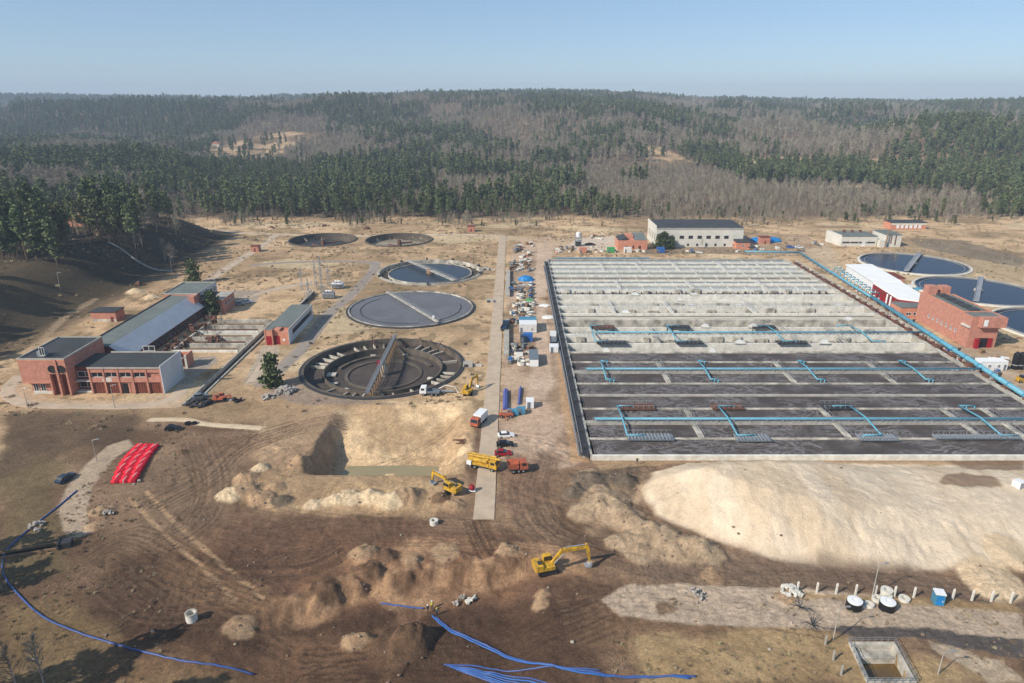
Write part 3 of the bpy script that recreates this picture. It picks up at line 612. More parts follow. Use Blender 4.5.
cb = n.nodes.new('ShaderNodeCombineColor'); [n.links.new(mr.outputs[0], cb.inputs[k]) for k in range(3)]
n.links.new(at_.outputs['Color'], mx.inputs[6]); n.links.new(cb.outputs[0], mx.inputs[7]); n.links.new(mx.outputs[2], b.inputs['Base Color'])
ad = n.nodes.new('ShaderNodeMath'); ad.operation = 'MULTIPLY_ADD'; ad.inputs[1].default_value = .6; n.links.new(nb.outputs[0], ad.inputs[0]); n.links.new(na.outputs[0], ad.inputs[2])
bp = n.nodes.new('ShaderNodeBump'); bp.inputs['Strength'].default_value = 1.0; bp.inputs['Distance'].default_value = .5; n.links.new(ad.outputs[0], bp.inputs['Height']); n.links.new(bp.outputs[0], b.inputs['Normal'])
me.materials.append(gm)
# concrete road between the tanks and the yard
def ribbon(name, pts, w0, m, seed=0, lift=.07):
    sp = smooth_path(PP(pts), 10); q = []; acc = [sp[0]]
    for p in sp[1:]:
        if math.hypot(p[0] - acc[-1][0], p[1] - acc[-1][1]) > 1.5: acc.append(p)
    rg_ = random.Random(seed); X_, Y_ = [], []; K = 9; je = jf = 0
    for i, p in enumerate(acc):
        a, b_ = acc[max(i - 1, 0)], acc[min(i + 1, len(acc) - 1)]; dx, dy = b_[0] - a[0], b_[1] - a[1]; l = math.hypot(dx, dy) + 1e-6; nx_, ny_ = -dy / l, dx / l
        je = je * .7 + rg_.uniform(-.16, .16); jf = jf * .7 + rg_.uniform(-.16, .16); lo, hi = -w0 / 2 + je, w0 / 2 + jf
        for k in range(K): s_ = lo + (hi - lo) * k / (K - 1); X_.append(p[0] + nx_ * s_); Y_.append(p[1] + ny_ * s_)
    X_, Y_ = np.array(X_), np.array(Y_); Z_ = H(X_, Y_); Z_ = holes(X_, Y_, Z_) + lift
    e = np.arange(len(X_)) % K; Z_ = np.where((e == 0) | (e == K - 1), Z_ - lift * 1.6, Z_)
    o = MB(); o.v = [(float(a), float(b_), float(c_)) for a, b_, c_ in zip(X_, Y_, Z_)]
    for i in range(len(acc) - 1):
        for k in range(K - 1): a = i * K + k; o.f.append((a, a + 1, a + K + 1, a + K))
    ob = o.build(name, m, None, True); struct(ob); return ob
ribbon('loop_road', [(20, 376), (12, 384), (8, 392), (18, 401), (45, 405), (90, 406), (130, 406), (160, 403), (176, 396), (186, 384)], 4.6, 'road', 1)
ribbon('back_path', [(180, 225), (205, 230), (240, 233), (275, 234.5), (340, 236.5), (430, 235.5), (499, 236)], 4.4, 'path', 2)
ribbon('curved_path', [(276, 235), (262, 246), (240, 260), (222, 272), (210, 281)], 4.6, 'road', 3)
ribbon('asphalt_path', [(250, 265), (300, 262), (350, 261.5), (372, 263), (376, 268), (366, 278), (350, 296), (334, 310), (318, 330), (300, 350), (282, 368), (262, 382)], 4.6, 'asphalt_light', 4)
ribbon('annex_path', [(236, 301), (262, 293), (288, 287), (308, 284)], 3.6, 'path', 5)
ribbon('door_path', [(272, 347), (268, 358), (258, 372), (250, 384)], 3.0, 'road', 6)
ribbon('sand_strip', [(150, 420), (185, 420), (210, 424), (262, 428)], 1.9, 'sand_path', 8)
ribbon('garage_track', [(806, 256), (816, 264), (834, 274), (848, 283)], 4.0, 'path', 10)
rb = MB()
for i in range(60):
    y0 = 124.5 + i * 5.3; rb.box(-8.3 + .05 * math.sin(i * 2.1), -3.8 + .05 * math.sin(i * 1.3), y0 + .02, y0 + 5.27, .02, .16 + .015 * (i * 7 % 3))
struct(rb.build('main_road', 'road'))
struct(MB().prism([(-44.5, 151.2), (-18.5, 151.0), (-17.8, 154), (-18.2, 157.4), (-30, 158), (-43, 157.6)], -6.5, -6.15).build('pit_water', 'pit_water'))

# ------------------------------------------------------------------ big structures: aeration basins
WT = 1.3
lanes_spec = {}
for i in range(8): lanes_spec[i] = ('foam', 1.02)
lanes_spec.update({8: ('tan_floor', -4.2), 9: ('tan_floor', -1.3), 10: ('tan_floor', -1.6), 11: ('tan_floor', -4.2), 12: ('cream_floor', .2), 13: ('tan_floor', -1.4), 14: ('cream_floor', -1.8),
    15: ('cream_floor', -3.4), 16: ('panel', -.4), 17: ('panel', .5), 18: ('panel', .2), 19: ('tan_floor', .1), 20: ('green_liquid', .35), 21: ('panel', .5), 22: ('green_liquid', .4), 23: ('panel', .3)})
X1R = BX1
unit_label = ['nearest pair of long tanks, full of dark brown foaming sludge, beside the pale sand heap', 'second long tank unit from the front, dark foam beneath a railed pale blue air pipe',
              'drained dusty concrete tank unit with deep empty lanes just behind the dark foam tanks', 'drained cream coloured concrete tank unit with white diffuser frames on its floor',
              'grey panelled long tank unit between the cream drained tanks and the greenish far tanks', 'farthest long tank unit with pale greenish liquid and white crosswalks, near the white hall']
CW = [[49.5, 88, 122.5, 134], [48.8, 88, 119], [53, 104, 121], [42, 66, 100], [50, 84, 118], [47, 66, 86, 110, 130]]
for u in range(6):
    t = thing('aeration_tank', unit_label[u], 'water tank', ((BX0 + X1R) / 2, BY0 + LW * 4 * u, 0), 0, 'long aeration tanks side by side')
    ox, oy = (BX0 + X1R) / 2, BY0 + LW * 4 * u
    L = (X1R - BX0) / 2
    wmat = 'concrete' if u < 2 else 'pale_concrete'
    for k in range(4):
        y = k * LW; wide = (k == 2); th = .8 if wide else (.3 if k else .38)
        if k == 0 and u == 0: MB().box(-L, L, -.3, .5, -5, WT).build('front_wall', 'pale_concrete', t)
        elif k == 0: MB().box(-L, L, -.5, .5, -5, WT + .1).build('dividing_wall', 'stained' if u in (2, 3) else wmat, t)
        else: MB().box(-L, L, y - th, y + th, -5, WT if not wide else WT + .25).build('walkway' if wide else 'partition_wall', ('pale_concrete' if u > 1 else 'concrete') if wide else (wmat if u > 1 else 'stained'), t)
        mt, z = lanes_spec[u * 4 + k]
        lo = y + (.5 if k == 0 else th) + .004; hi = y + LW - (.95 if k == 1 else .5) - .004
        MB().box(-L + .6, L - .6, lo, hi, z - .3, z).build('sludge_surface' if mt == 'foam' else 'liquid_surface' if 'liquid' in mt else 'tank_floor', mt, t)
        if u >= 2:  # thin dark strips paint shade lines along both walls of each lane
            MB().box(-L + .6, L - .6, hi - .75, hi - .002, z + .01, z + .06).build('shade_strip', 'dark_steel', t)
            MB().box(-L + .6, L - .6, lo + .002, lo + .6, z + .01, z + .05).build('shade_strip', 'shade_wall', t)
        if z < 0:   # air lines and diffuser stubs across a drained floor, columns along the walls
            f = MB(); rg = random.Random(u * 10 + k)
            for q in range(4): yy = lo + 1.2 + q * 1.9; f.box(-L + 3, L - 3, yy, yy + .14, z, z + .22)
            for q in range(int((2 * L) / 3.4)):
                xx = -L + 2 + q * 3.4; f.box(xx, xx + .5, hi - 1.0, hi - .5, z, z + rg.uniform(.5, 1.3))
                if rg.random() < .5: f.box(xx, xx + .25, lo + .8, hi - .8, z, z + .3)
            f.build('diffuser_grid', 'concrete' if k % 2 else 'tank_floor', t)
            for xx in np.arange(-L + 4, L - 3, 7.3 + k): MB().box(xx, xx + rg.uniform(2, 5), hi - .5, hi - .04, z, z + rg.uniform(.4, 2.4)).build('floor_channel', 'stained', t)
    for k, cx in enumerate(CW[u]):
        a = cx - ox; d = MB().box(a - .8, a + .8, LW + .5, 3 * LW - .5, WT - .1, WT + .12)
        cwk = d.build('crosswalk', 'pale_concrete' if u > 2 else 'stained', t)
        rl = MB()
        for s in (-.75, .72):
            rl.box(a + s, a + s + .05, LW + .5, 3 * LW - .5, WT + 1.05, WT + 1.12)
            for yy in np.arange(LW + 1, 3 * LW - .5, 2.2): rl.box(a + s, a + s + .06, yy, yy + .06, WT + .12, WT + 1.05)
        rl.build('railing', 'steel', cwk)
    r = MB()
    for yy in ((2 * LW - .85, 2 * LW + .8) if u < 4 else (LW, 3 * LW, 2 * LW + .7)):
        z0 = WT + .2
        r.box(-L + 2, L - 2, yy, yy + .05, z0 + .95, z0 + 1.02); r.box(-L + 2, L - 2, yy, yy + .04, z0 + .5, z0 + .55)
        for xx in np.arange(-L + 2, L - 2, 1.6): r.box(xx, xx + .07, yy, yy + .07, z0 - .2, z0 + .98)
    r.build('railing', 'steel', t)
    if u == 3:
        f = MB(); z = -3.4 + 0
        for xx in np.arange(73 - ox, 128 - ox, 3.2):
            f.box(xx, xx + .25, 3 * LW + .8, 4 * LW - .8, z + .3, z + 1.9); f.box(xx + .7, xx + 2.4, 3 * LW + 1.2, 4 * LW - 1.4, z + .4, z + 1.0)
        for yy in (3 * LW + .9, 3 * LW + 4.2, 4 * LW - 1.0): f.box(73 - ox, 128 - ox, yy, yy + .22, z + 1.5, z + 1.9)
        f.build('diffuser_frame', 'white', t)
    if u in (2,):
        for k, (xa, za) in enumerate(((BX0 + 1 - ox, 1.0),)): MB().box(-L + .6, -L + 13, .55, LW - .55, -3.9, -3.4).build('drain_pool', 'dark_steel', t)
    if u == 5: MB().box(-L, L, 4 * LW, 4 * LW + .5, -5, WT).build('back_wall', 'concrete', t)
    MB().box(-L - .5, -L, 0, 4 * LW, -5, WT).build('end_wall', 'concrete', t); MB().box(L, L + .5, 0, 4 * LW, -5, WT).build('end_wall', 'concrete', t)
    if u >= 4:   # cover panels with seams
        rg = random.Random(u)
        for k in (0, 1, 2, 3):
            f = MB()
            z = lanes_spec[u * 4 + k][1]
            for xx in np.arange(-L + 1.5, L - 2, 8.0):
                if rg.random() < .9: f.box(xx, xx + .12, k * LW + .7, (k + 1) * LW - 1.1, z, z + .35)
            f.build('cover_ribs', 'pale_concrete', t)
# platforms (dark slatted decks carrying valves)
def platform(cx, cy, w_, d_, m, label, tall=1.2):
    t = thing('valve_platform', label, 'platform', (cx, cy, 0), 0, 'slatted platforms on the aeration tanks')
    MB().box(-w_ / 2, w_ / 2, -d_ / 2, d_ / 2, WT + .15, WT + .45).build('deck', m, t)
    s = MB()
    for xx in np.arange(-w_ / 2, w_ / 2 - .3, .9): s.box(xx, xx + .35, -d_ / 2, d_ / 2 - .0, WT + .45, WT + .62)
    s.build('slats', 'steel' if m == 'grey_paint' else m, t)
    r = MB()
    for yy in (-d_ / 2, d_ / 2 - .06):
        r.box(-w_ / 2, w_ / 2, yy, yy + .06, WT + 1.45, WT + 1.53)
        for xx in np.arange(-w_ / 2, w_ / 2, 1.5): r.box(xx, xx + .08, yy, yy + .06, WT + .45, WT + 1.45)
    r.build('railing', 'steel', t)
    p = MB()
    for xx in (-w_ / 2 + .3, w_ / 2 - .7): p.box(xx, xx + .4, -.2, .2, -4.5, WT + .15)
    p.build('post', 'concrete', t)
# air headers with Z-shaped branches
hdr = [(168.2, [(30, 1, 1), (58.7, 1, 1), (96.2, -1, -1), (127.4, 1, 1)], 22.5, 'front blue air pipe with four zigzag branches along the nearest dark tanks'),
       (204.6, [(29.4, 1, 1), (62, 1, 1), (95.2, 1, 1), (129, 1, 1)], 24, 'second blue air pipe along the dark tanks, beside a white walkway'),
       (241.0, [(30, 1, 1), (59.4, 1, 1), (98, -1, 1), (130, -1, 1)], 31, 'far blue air pipe crossing the drained dusty tanks')]
for hi_, (yy, br, x0, lab) in enumerate(hdr):
    t = thing('air_pipe', lab, 'pipeline', (x0, yy, 0), 0, 'pale blue air pipes over the tanks'); z = WT + 1.15; rad = .33
    MB().tube([(0, 0, z), (X1R + 4 - x0, 0, z)], rad, 10).build('header_pipe', 'blue_pipe', t, True)
    s = MB()
    for xx in np.arange(2, X1R - x0, 4.5): s.box(xx - .1, xx + .1, -.4, .4, WT + .25, z - .25)
    s.build('pipe_supports', 'steel', t)
    for (bx, d1, d2) in br:
        a = bx - x0; c_ = MB(); yf = 8.6 if hi_ != 1 else 7.6
        c_.tube([(a, -yf - .4, z - .3), (a, -.0, z + .5), (a, yf + .4, z - .3)], .24, 8)
        for (q, dd) in ((yf + .4, d1), (-yf - .4, d2)):
            ln = 4.6 if hi_ != 1 else 2.4
            c_.tube([(a - .15 * dd, q, z - .3), (a + ln * dd, q, z - .3)], .22, 8); c_.tube([(a + ln * dd, q, z - .2), (a + ln * dd, q, z - 2.4)], .2, 8)
            c_.tube([(a + .5 * ln * dd, q, z - .2), (a + .5 * ln * dd, q, z - 2.4)], .16, 8)
        c_.build('branch_pipe', 'blue_pipe', t, True)
pl = [(36, 159.1, 12, 3.4, 'grey_paint', 'near left grey slatted platform by the front wall'), (62.5, 158.6, 9, 3.6, 'grey_paint', 'near middle grey slatted platform on the front foam tank'),
      (95, 158.8, 10, 3.4, 'grey_paint', 'grey slatted platform right of centre on the front foam tank'), (121, 159.2, 22, 2.2, 'grey_paint', 'long narrow grey grating deck at the right of the front tank'),
      (36, 177.6, 9.5, 3.6, 'rust', 'left rusty brown platform between dark foam lanes'), (61.5, 177.6, 9, 3.2, 'rust', 'middle rusty platform under the end of a blue branch pipe'), (93, 177.6, 9, 3.2, 'dark_steel', 'dark platform right of centre among foam lanes'),
      (36, 232, 11, 3.4, 'dark_steel', 'dark platform at the left over the drained deep lane'), (64, 232, 10, 3.2, 'dark_steel', 'dark platform in the middle over the drained deep lane'), (101, 232, 11, 3.2, 'dark_steel', 'dark platform right over the drained deep lane'),
      (35, 250, 9, 3, 'rust', 'left rusty platform beneath the far blue pipe'), (64, 250, 9, 3, 'dark_steel', 'middle dark platform beneath the far blue pipe'), (97, 250, 9, 3, 'dark_steel', 'right dark platform beneath the far blue pipe')]
for a in pl: platform(*a)
# loose light grey machinery covers / debris on the drained tanks
rg = random.Random(3)
for k in range(16):
    x, y = rg.uniform(28, 142), rg.choice([223.2, 232, 241.5, 250.2, 259.4, 268.5, 277.4, 286.6, 295.8]) + rg.uniform(-.2, .2)
    t = thing('white_hopper', 'small white sloped cover standing on a concrete tank wall', 'cover', (x, y, WT), 0, 'white covers on the tank walls')
    s_ = rg.uniform(.8, 1.5); MB().prism([(-s_ * 1.4, -.8), (s_ * 1.4, -.8), (s_, .8), (-s_, .8)], 0, .5).build('base', 'pale_concrete', t); MB().prism([(-s_ * .9, -.5), (s_ * .9, -.5), (0, .6)], .5, 1.2).build('lid', 'white', t)
# left end gallery
t = thing('pipe_gallery', 'long dark steel gangway with rails along the left end of the tanks', 'walkway', (18.6, 150, 0))
MB().box(-1.3, .8, 0, 212, 1.2, 1.42).build('deck', 'dark_steel', t)
r = MB()
for xx in (-1.3, .72):
    for z in (1.9, 2.45): r.box(xx, xx + .06, 0, 212, z, z + .06)
    for yy in np.arange(0, 212, 2.4): r.box(xx, xx + .07, yy, yy + .07, 1.42, 2.45)
r.build('railing', 'steel', t)
r = MB(); [r.box(-1.1, .6, yy, yy + .3, -.3, 1.2) for yy in np.arange(1, 212, 6)]; r.build('trestle', 'concrete', t)
MB().tube([(-1.7, 1, .8), (-1.7, 205, .8)], .28, 8).build('drain_pipe', 'grey_paint', t)
rg = random.Random(9)
for yy in np.arange(3, 205, 9.1): MB().box(-.5, .7, yy, yy + 1.5, 1.43, 1.43 + rg.uniform(.5, 1.1)).build('sluice_gear', 'dark_steel', t)
# right end service gallery
t = thing('service_gallery', 'brown stained concrete service channel along the right end of the tanks', 'channel', (152.3, 150, 0))
MB().box(-2.7, -1.9, 0, 216, -4, 1.35).build('inner_wall', 'stained', t); MB().box(2.2, 3.2, 0, 216, -4, 1.1).build('outer_wall', 'stained', t); MB().box(-1.9, 2.2, 0, 216, -3, -.4).build('channel_floor', 'rust', t)
MB().tube([(-.9, 0, .5), (-.9, 214, .5)], .3, 8).build('rusty_pipe', 'rust', t); MB().tube([(.3, 0, .9), (.3, 214, .9)], .25, 8).build('brown_pipe', 'brick_dark', t)
rg = random.Random(4); b_ = MB()
for yy in np.arange(3, 212, 5.1): b_.box(-1.9, 2.2, yy, yy + .6, .7, 1.0)
for yy in np.arange(4, 212, 9.1): b_.box(-2.4, -.6, yy, yy + 2.2, 1.0, 1.9 + rg.random() * .6)
b_.build('cross_beams', 'rust', t)
# great collector pipe
c0 = P(1034, 401, 2.4); c1 = P(872, 297, 2.4); c2 = P(800, 252, 2.4); c3 = P(745, 251, 2.4)
def mid(a, b, k): return (a[0] + (b[0] - a[0]) * k, a[1] + (b[1] - a[1]) * k)
t = thing('collector_pipe', 'thick bright blue pipe running down beside the red brick building', 'pipeline', (c0[0], c0[1], 0))
rel = lambda p, z: (p[0] - c0[0], p[1] - c0[1], z)
MB().tube([rel(c0, 2.4), rel(c1, 2.4)], .78, 14).build('main_pipe', 'blue_pipe', t, True)
s = MB(); fl_ = MB()
for k in range(14):
    p = rel(mid(c0, c1, (k + .5) / 14), 0); s.box(p[0] - .9, p[0] + .9, p[1] - .25, p[1] + .25, -.3, 1.8)
    fl_.tube([(p[0], p[1] - .2, 2.4), (p[0] - .02, p[1] + .2, 2.4)], .95, 14)
s.build('saddle', 'concrete', t); fl_.build('flange', 'blue_pipe2', t)
for k in (2.15, 5.1, 9.2):
    p = rel(mid(c0, c1, k / 14), 0); MB().tube([(p[0], p[1], 3.0), (p[0], p[1], 4.0)], .4, 10).tube([(p[0] - .6, p[1], 4.0), (p[0] + .6, p[1], 4.0)], .2, 8).build('valve', 'dark_steel', t)
t = thing('bypass_pipe', 'thinner blue pipe bending round the far corner of the tanks', 'pipeline', (c1[0], c1[1], 0)); rel = lambda p, z: (p[0] - c1[0], p[1] - c1[1], z)
MB().tube([rel(c1, 2.2), rel(c2, 2.2)], .5, 10).build('side_pipe', 'blue_pipe', t, True); MB().tube([rel(c2, 2.2), rel(c3, 2.2)], .45, 10).build('far_pipe', 'blue_pipe', t, True)
s = MB()
for k in range(16): p = rel(mid(c1, c2, (k + .5) / 16), 0); s.box(p[0] - .2, p[0] + .2, p[1] - .2, p[1] + .2, -.3, 1.9)
for k in range(8): p = rel(mid(c2, c3, (k + .5) / 8), 0); s.box(p[0] - .2, p[0] + .2, p[1] - .2, p[1] + .2, -.3, 1.9)
s.build('pipe_post', 'steel', t)
proto = None
for k in range(11):
    p = mid(P(872, 297, 1), P(836, 272, 1), k / 10)
    if proto is None:
        proto = thing('blower_pipe', 'arched blue blower pipe in the row left of the new white hall', 'pipe', (p[0] + 1, p[1], 0), 0, 'blue blower pipes beside the white hall')
        MB().tube([(-2.2, 0, .3), (-2.2, 0, 2.6), (-1.6, 0, 3.2), (1.2, .3, 3.0), (2.4, .3, 2.4), (2.4, .3, .3)], .3, 8).build('bend', 'blue_pipe', proto, True)
        MB().box(-2.7, -1.7, -.5, .5, 0, .5).box(1.9, 2.9, -.3, .8, 0, .5).build('plinth', 'white', proto)
        MB().tube([(0, -.2, 3.1), (0, -.2, 4.0)], .18, 8).build('valve', 'white', proto)
    else: dup(proto, (p[0] + 1, p[1], 0))
# far-left edge railings of the basins (blue)
t = thing('edge_pipe', 'thin teal pipe along the far edge of the tanks beside the orange building', 'pipeline', (24, BY1 + 1.5, 0))
MB().tube([(0, 0, 1.4), (52, 0, 1.4)], .35, 8).build('pipe', 'blue_pipe2', t); s = MB(); [s.box(x - .15, x + .15, -.15, .15, -.2, 1.2) for x in range(2, 52, 5)]; s.build('pipe_post', 'steel', t)

# ------------------------------------------------------------------ round settling tanks
def bridge(t, R0, R1, ang, w_=1.7, z=1.5, m='concrete', truss=False, rail='steel'):
    mt = Matrix.Rotation(ang, 4, 'Z')
    def xf(mb): mb.v = [tuple(mt @ Vector(v)) for v in mb.v]; return mb
    d = xf(MB().box(-w_ / 2, w_ / 2, R0, R1, z, z + .25)).build('bridge_deck', m, t)
    r = MB()
    for s in (-w_ / 2, w_ / 2 - .06):
        r.box(s, s + .06, R0, R1, z + 1.2, z + 1.28); r.box(s, s + .06, R0, R1, z + .7, z + .75)
        for y in np.arange(R0, R1, 1.5): r.box(s, s + .07, y, y + .07, z + .2, z + 1.2)
    xf(r).build('railing', rail, d)
    if truss:
        r = MB()
        for s in (-w_ / 2, w_ / 2):
            y = R0
            while y < R1 - 2: r.tube([(s, y, z), (s, y + 1.5, z - 3.6), (s, y + 3, z)], .11, 4); y += 3
            r.tube([(s, R0 + 1.5, z - 3.6), (s, R1 - 2, z - 3.6)], .14, 4)
        xf(r).build('truss', 'wood', d)
def tank_base(i, label, wallm='stained', top=.6, th=.5, floor='tank_floor', fz=-4):
    x, y, r = TANKS[i]
    t = thing('settling_tank', label, 'water tank', (x, y, 0), 0, 'round settling tanks')
    MB().ring(0, 0, r - th, r, -5, top).build('outer_wall', wallm, t)
    MB().disk(0, 0, r - th + .02, fz, zc=fz - .8).build('tank_floor', floor, t)
    return t, r
# T1 drained, with radial bays
t, r = tank_base(0, 'nearest round tank, drained and muddy with a lattice bridge across it', 'mud_wall', .5, .6, fz=-2.7)
MB().ring(0, 0, r * .735, r * .752, -5, -.7).build('inner_wall', 'mud_wall', t)
MB().ring(0, 0, r * .76 + .01, r - .62, -3.6, -1.9).build('channel_floor', 'tank_floor', t)
rg = random.Random(2)
for k in range(44):
    a = 2 * PI * k / 44 + .03; c_, s_ = math.cos(a), math.sin(a)
    if rg.random() < .72:
        MB().add([(c_ * u * r - s_ * v, s_ * u * r + c_ * v, z) for z in (-1.9, -.9 - rg.random() * .4) for u, v in ((.768, -.25), (.962, -.25), (.962, .25), (.768, .25))], [(0, 3, 2, 1), (4, 5, 6, 7), (0, 1, 5, 4), (1, 2, 6, 5), (2, 3, 7, 6), (3, 0, 4, 7)]).build('radial_beam', 'stained', t)
MB().ring(0, 0, r * .45, r * .49, -4.6, -2.75).build('floor_ring', 'mud_wall', t); MB().ring(0, 0, r * .60, r * .64, -4.2, -2.3, a0=.4, a1=2.9).build('floor_ring', 'mud_wall', t)
for k in range(9):
    a = rg.uniform(0, 2 * PI); MB().cbox(math.cos(a) * r * .66, math.sin(a) * r * .66, -2.6 + .005 * k, 3.0, 1.6, .3, a).build('loose_slab', 'stained', t)
MB().ring(0, 0, r + .05, r + 1.0, -.4, .3).build('outer_kerb', 'dark_steel', t)
bridge(t, -r, r, R(0), .9, 1.7, 'grey_paint', True)
MB().lathe([(0, -4), (1.3, -4), (1.2, -1), (.8, 1.6), (0, 1.6)], n=20).build('centre_column', 'stained', t)
MB().cbox(-3.0, 8, -1.9, 1.3, 1.3, 1.3).build('motor_box', 'red_wall', t)
gd = MB()
for a in (1.15, .95, .72, .5, 1.62, 1.9): gd.tube([(math.cos(a) * r * .97, math.sin(a) * r * .97, .4), (math.cos(a) * r * .9, math.sin(a) * r * .9, 2.6), (math.cos(a) * r * .78, math.sin(a) * r * .78, .2)], .16, 5)
gd.build('gantry_frame', 'rust', t)
# T2 full of grey sludge
t, r = tank_base(1, 'second round tank from the front, full of flat grey sludge with a diagonal bridge')
MB().disk(0, 0, r - .7, .15).build('sludge_surface', 'sludge', t); MB().ring(0, 0, r * .80, r * .815, -1, .27, a0=2.4, a1=5.0).ring(0, 0, r * .80, r * .815, -1, .27, a0=-.9, a1=.3).build('weir_ring', 'dark_steel', t)
bridge(t, -r, r, R(32), 1.5, 1.1, 'stained'); MB().ring(0, 0, r + .02, r + .9, -.3, .4).build('outer_kerb', 'dark_steel', t)
MB().cbox(11.5, -18.5, 1.9, .9, .9, 1.3).build('motor_box', 'white', t)
# T3
t, r = tank_base(2, 'third round tank with blue water inside its inner ring and a pale empty channel', 'stained', .6, .6)
MB().ring(0, 0, r * .80, r * .815, -4, -.2).build('inner_wall', 'stained', t); MB().disk(0, 0, r * .80, -.6).build('water', 'tank_water', t)
MB().ring(0, 0, r * .816, r - .61, -3.6, -1.5).build('channel_floor', 'mud_wall', t); MB().ring(0, 0, r + .02, r + .7, -.3, .4).build('outer_kerb', 'concrete', t)
for k in range(30):
    a = 2 * PI * k / 30; MB().cbox(math.cos(a) * r * .89, math.sin(a) * r * .89, -.9, r * .13, .3, .6, a).build('radial_beam', 'mud_wall', t)
bridge(t, -r, r, R(34), 2.4, 1.0, 'stained'); MB().lathe([(0, -3), (1.9, -3), (1.9, .9), (1.0, 1.6), (0, 1.6)]).build('centre_column', 'wood', t)
mb = MB()
for a in (1.2, 1.75, 2.3, .4, -.2, -1.5, 3.6): mb.cbox(math.cos(a) * (r + .4), math.sin(a) * (r + .4), 1.0, 1.4, .9, 1.0, a)
mb.build('walkway_box', 'dark_steel', t)
# T4, T5 drained
for i, lab, fm in ((3, 'far left smaller round tank, drained and dark with a rusty arm', 'dark_steel'), (4, 'far smaller round tank on the right of its pair, drained with a sandy floor', 'tan_floor')):
    t, r = tank_base(i, lab, 'mud_wall', .6, .5, fm, -3.4)
    MB().ring(0, 0, r * .80, r * .82, -4, -1.6, a0=-2.6, a1=1.6).build('inner_wall', 'mud_wall', t); MB().lathe([(0, -3.6), (1.6, -3.6), (1.2, .2), (0, .2)]).build('centre_column', 'rust', t)
    MB().cbox(3.5, 2.5, -2.2, 9, 1.3, .8, .5).cbox(-4, -3, -2.6, 8, 1.0, .7, 2.4).build('scraper_arm', 'rust', t)
# T6 - T8 working tanks, blue water
for i, lab, an, a0 in ((5, 'far right round tank of deep blue water beside the small brick hut', R(-36), -26), (6, 'middle right round tank of deep blue water behind the tall brick building', R(-35), -26), (7, 'near right round tank of blue water cut off by the photo edge', R(-35), -26)):
    t, r = tank_base(i, lab, 'concrete', .7, .5)
    MB().disk(0, 0, r - .45, .1).build('water', 'blue_water', t); MB().ring(0, 0, r * .90, r * .91, -.5, .3).build('weir_ring', 'steel', t)
    MB().ring(0, 0, r + .02, r + 1.0, -.3, .45).build('outer_kerb', 'pale_concrete', t)
    bridge(t, a0, 26, an, 2.2, 1.3, 'steel'); MB().lathe([(0, -1), (1.9, -1), (1.9, .8), (1, 1.6), (0, 1.6)]).build('centre_column', 'concrete', t)

# ------------------------------------------------------------------ sunken channel and grit channels
t = thing('sunken_channel', 'long straight dark concrete channel running past the red fronted annex', 'channel', (FLX0, FLY0, 0)); W_ = FLX1 - FLX0; L_ = FLY1 - FLY0
MB().box(0, .5, 0, L_, -3, .35).build('channel_wall', 'concrete', t); MB().box(W_ - .5, W_, 0, L_, -3, .35).build('channel_wall', 'concrete', t); MB().box(.5, W_ - .5, 0, L_, -3, -1.6).build('channel_floor', 'asphalt', t)
MB().box(0, W_, -.5, 0, -3, .35).build('end_wall', 'dark_steel', t); MB().box(.55, 1.4, 1, L_ - 1, -1.6, -.9).build('cable_tray', 'dark_steel', t)
t = thing('grit_channels', 'bank of parallel pale concrete grit channels between the long building and the annex', 'water tank', (GRX0, GRY0, 0)); W_ = GRX1 - GRX0 - 5; L_ = GRY1 - GRY0
MB().box(0, W_, 0, L_, -4, -2.2).build('channel_floor', 'tank_floor', t)
for k in range(6): yy = k * (L_ - .8) / 5; MB().box(0, W_, yy, yy + .8, -2.2, .7).build('channel_wall', 'pale_concrete' if k in (0, 3) else 'stained', t)
for k in range(5): yy = k * (L_ - .8) / 5 + 3.6; MB().box(1.5, W_ - 1.5, yy, yy + .5, -1.0, .2).build('scraper_beam', 'rust' if k % 2 else 'wood', t)
MB().box(-.6, 0, 0, L_, -4, .8).build('end_wall', 'stained', t)
mb = MB(); rg = random.Random(8)
for k in range(26): mb.cbox(rg.uniform(-4, 2), rg.uniform(0, L_ + 3), rg.uniform(.4, 1.4), rg.uniform(.6, 1.8), rg.uniform(.6, 1.8), rg.uniform(.8, 2.4), rg.uniform(0, 3))
mb.build('gate_machinery', 'rust', t)
# sump in the foreground
t = thing('concrete_sump', 'square concrete sump with grated rim and murky brown water near the right corner', 'pit', (*P(880, 660), 0)); ox, oy = P(880, 660)
q = [(a - ox, b - oy) for a, b in SUMP]
def inset(q, k): cx = sum(a for a, b in q) / 4; cy = sum(b for a, b in q) / 4; return [(cx + (a - cx) * k, cy + (b - cy) * k) for a, b in q]
qo, qi = inset(q, 1.10), inset(q, .93)
for k in range(4): MB().prism([qo[k], qo[(k + 1) % 4], qi[(k + 1) % 4], qi[k]], -4.5, .35 + .004 * k).build('rim_wall', 'stained', t)
MB().prism(inset(q, .935), -3.5, -1.7).build('water', 'brown_water', t)
q2 = inset(q, .92); MB().prism([q2[0], q2[1], mid(q2[1], q2[2], .28), mid(q2[0], q2[3], .28)], -1.9, -.5).build('ledge', 'stained', t)
r = MB()
for k in range(4):
    a, b = qo[k], qo[(k + 1) % 4]
    r.tube([(a[0], a[1], 1.25), (b[0], b[1], 1.25)], .05, 5); r.tube([(a[0], a[1], .8), (b[0], b[1], .8)], .04, 5)
    for j in range(7): p = mid(a, b, j / 7); r.tube([(p[0], p[1], .3), (p[0], p[1], 1.25)], .05, 5)
r.build('railing', 'grey_paint', t)

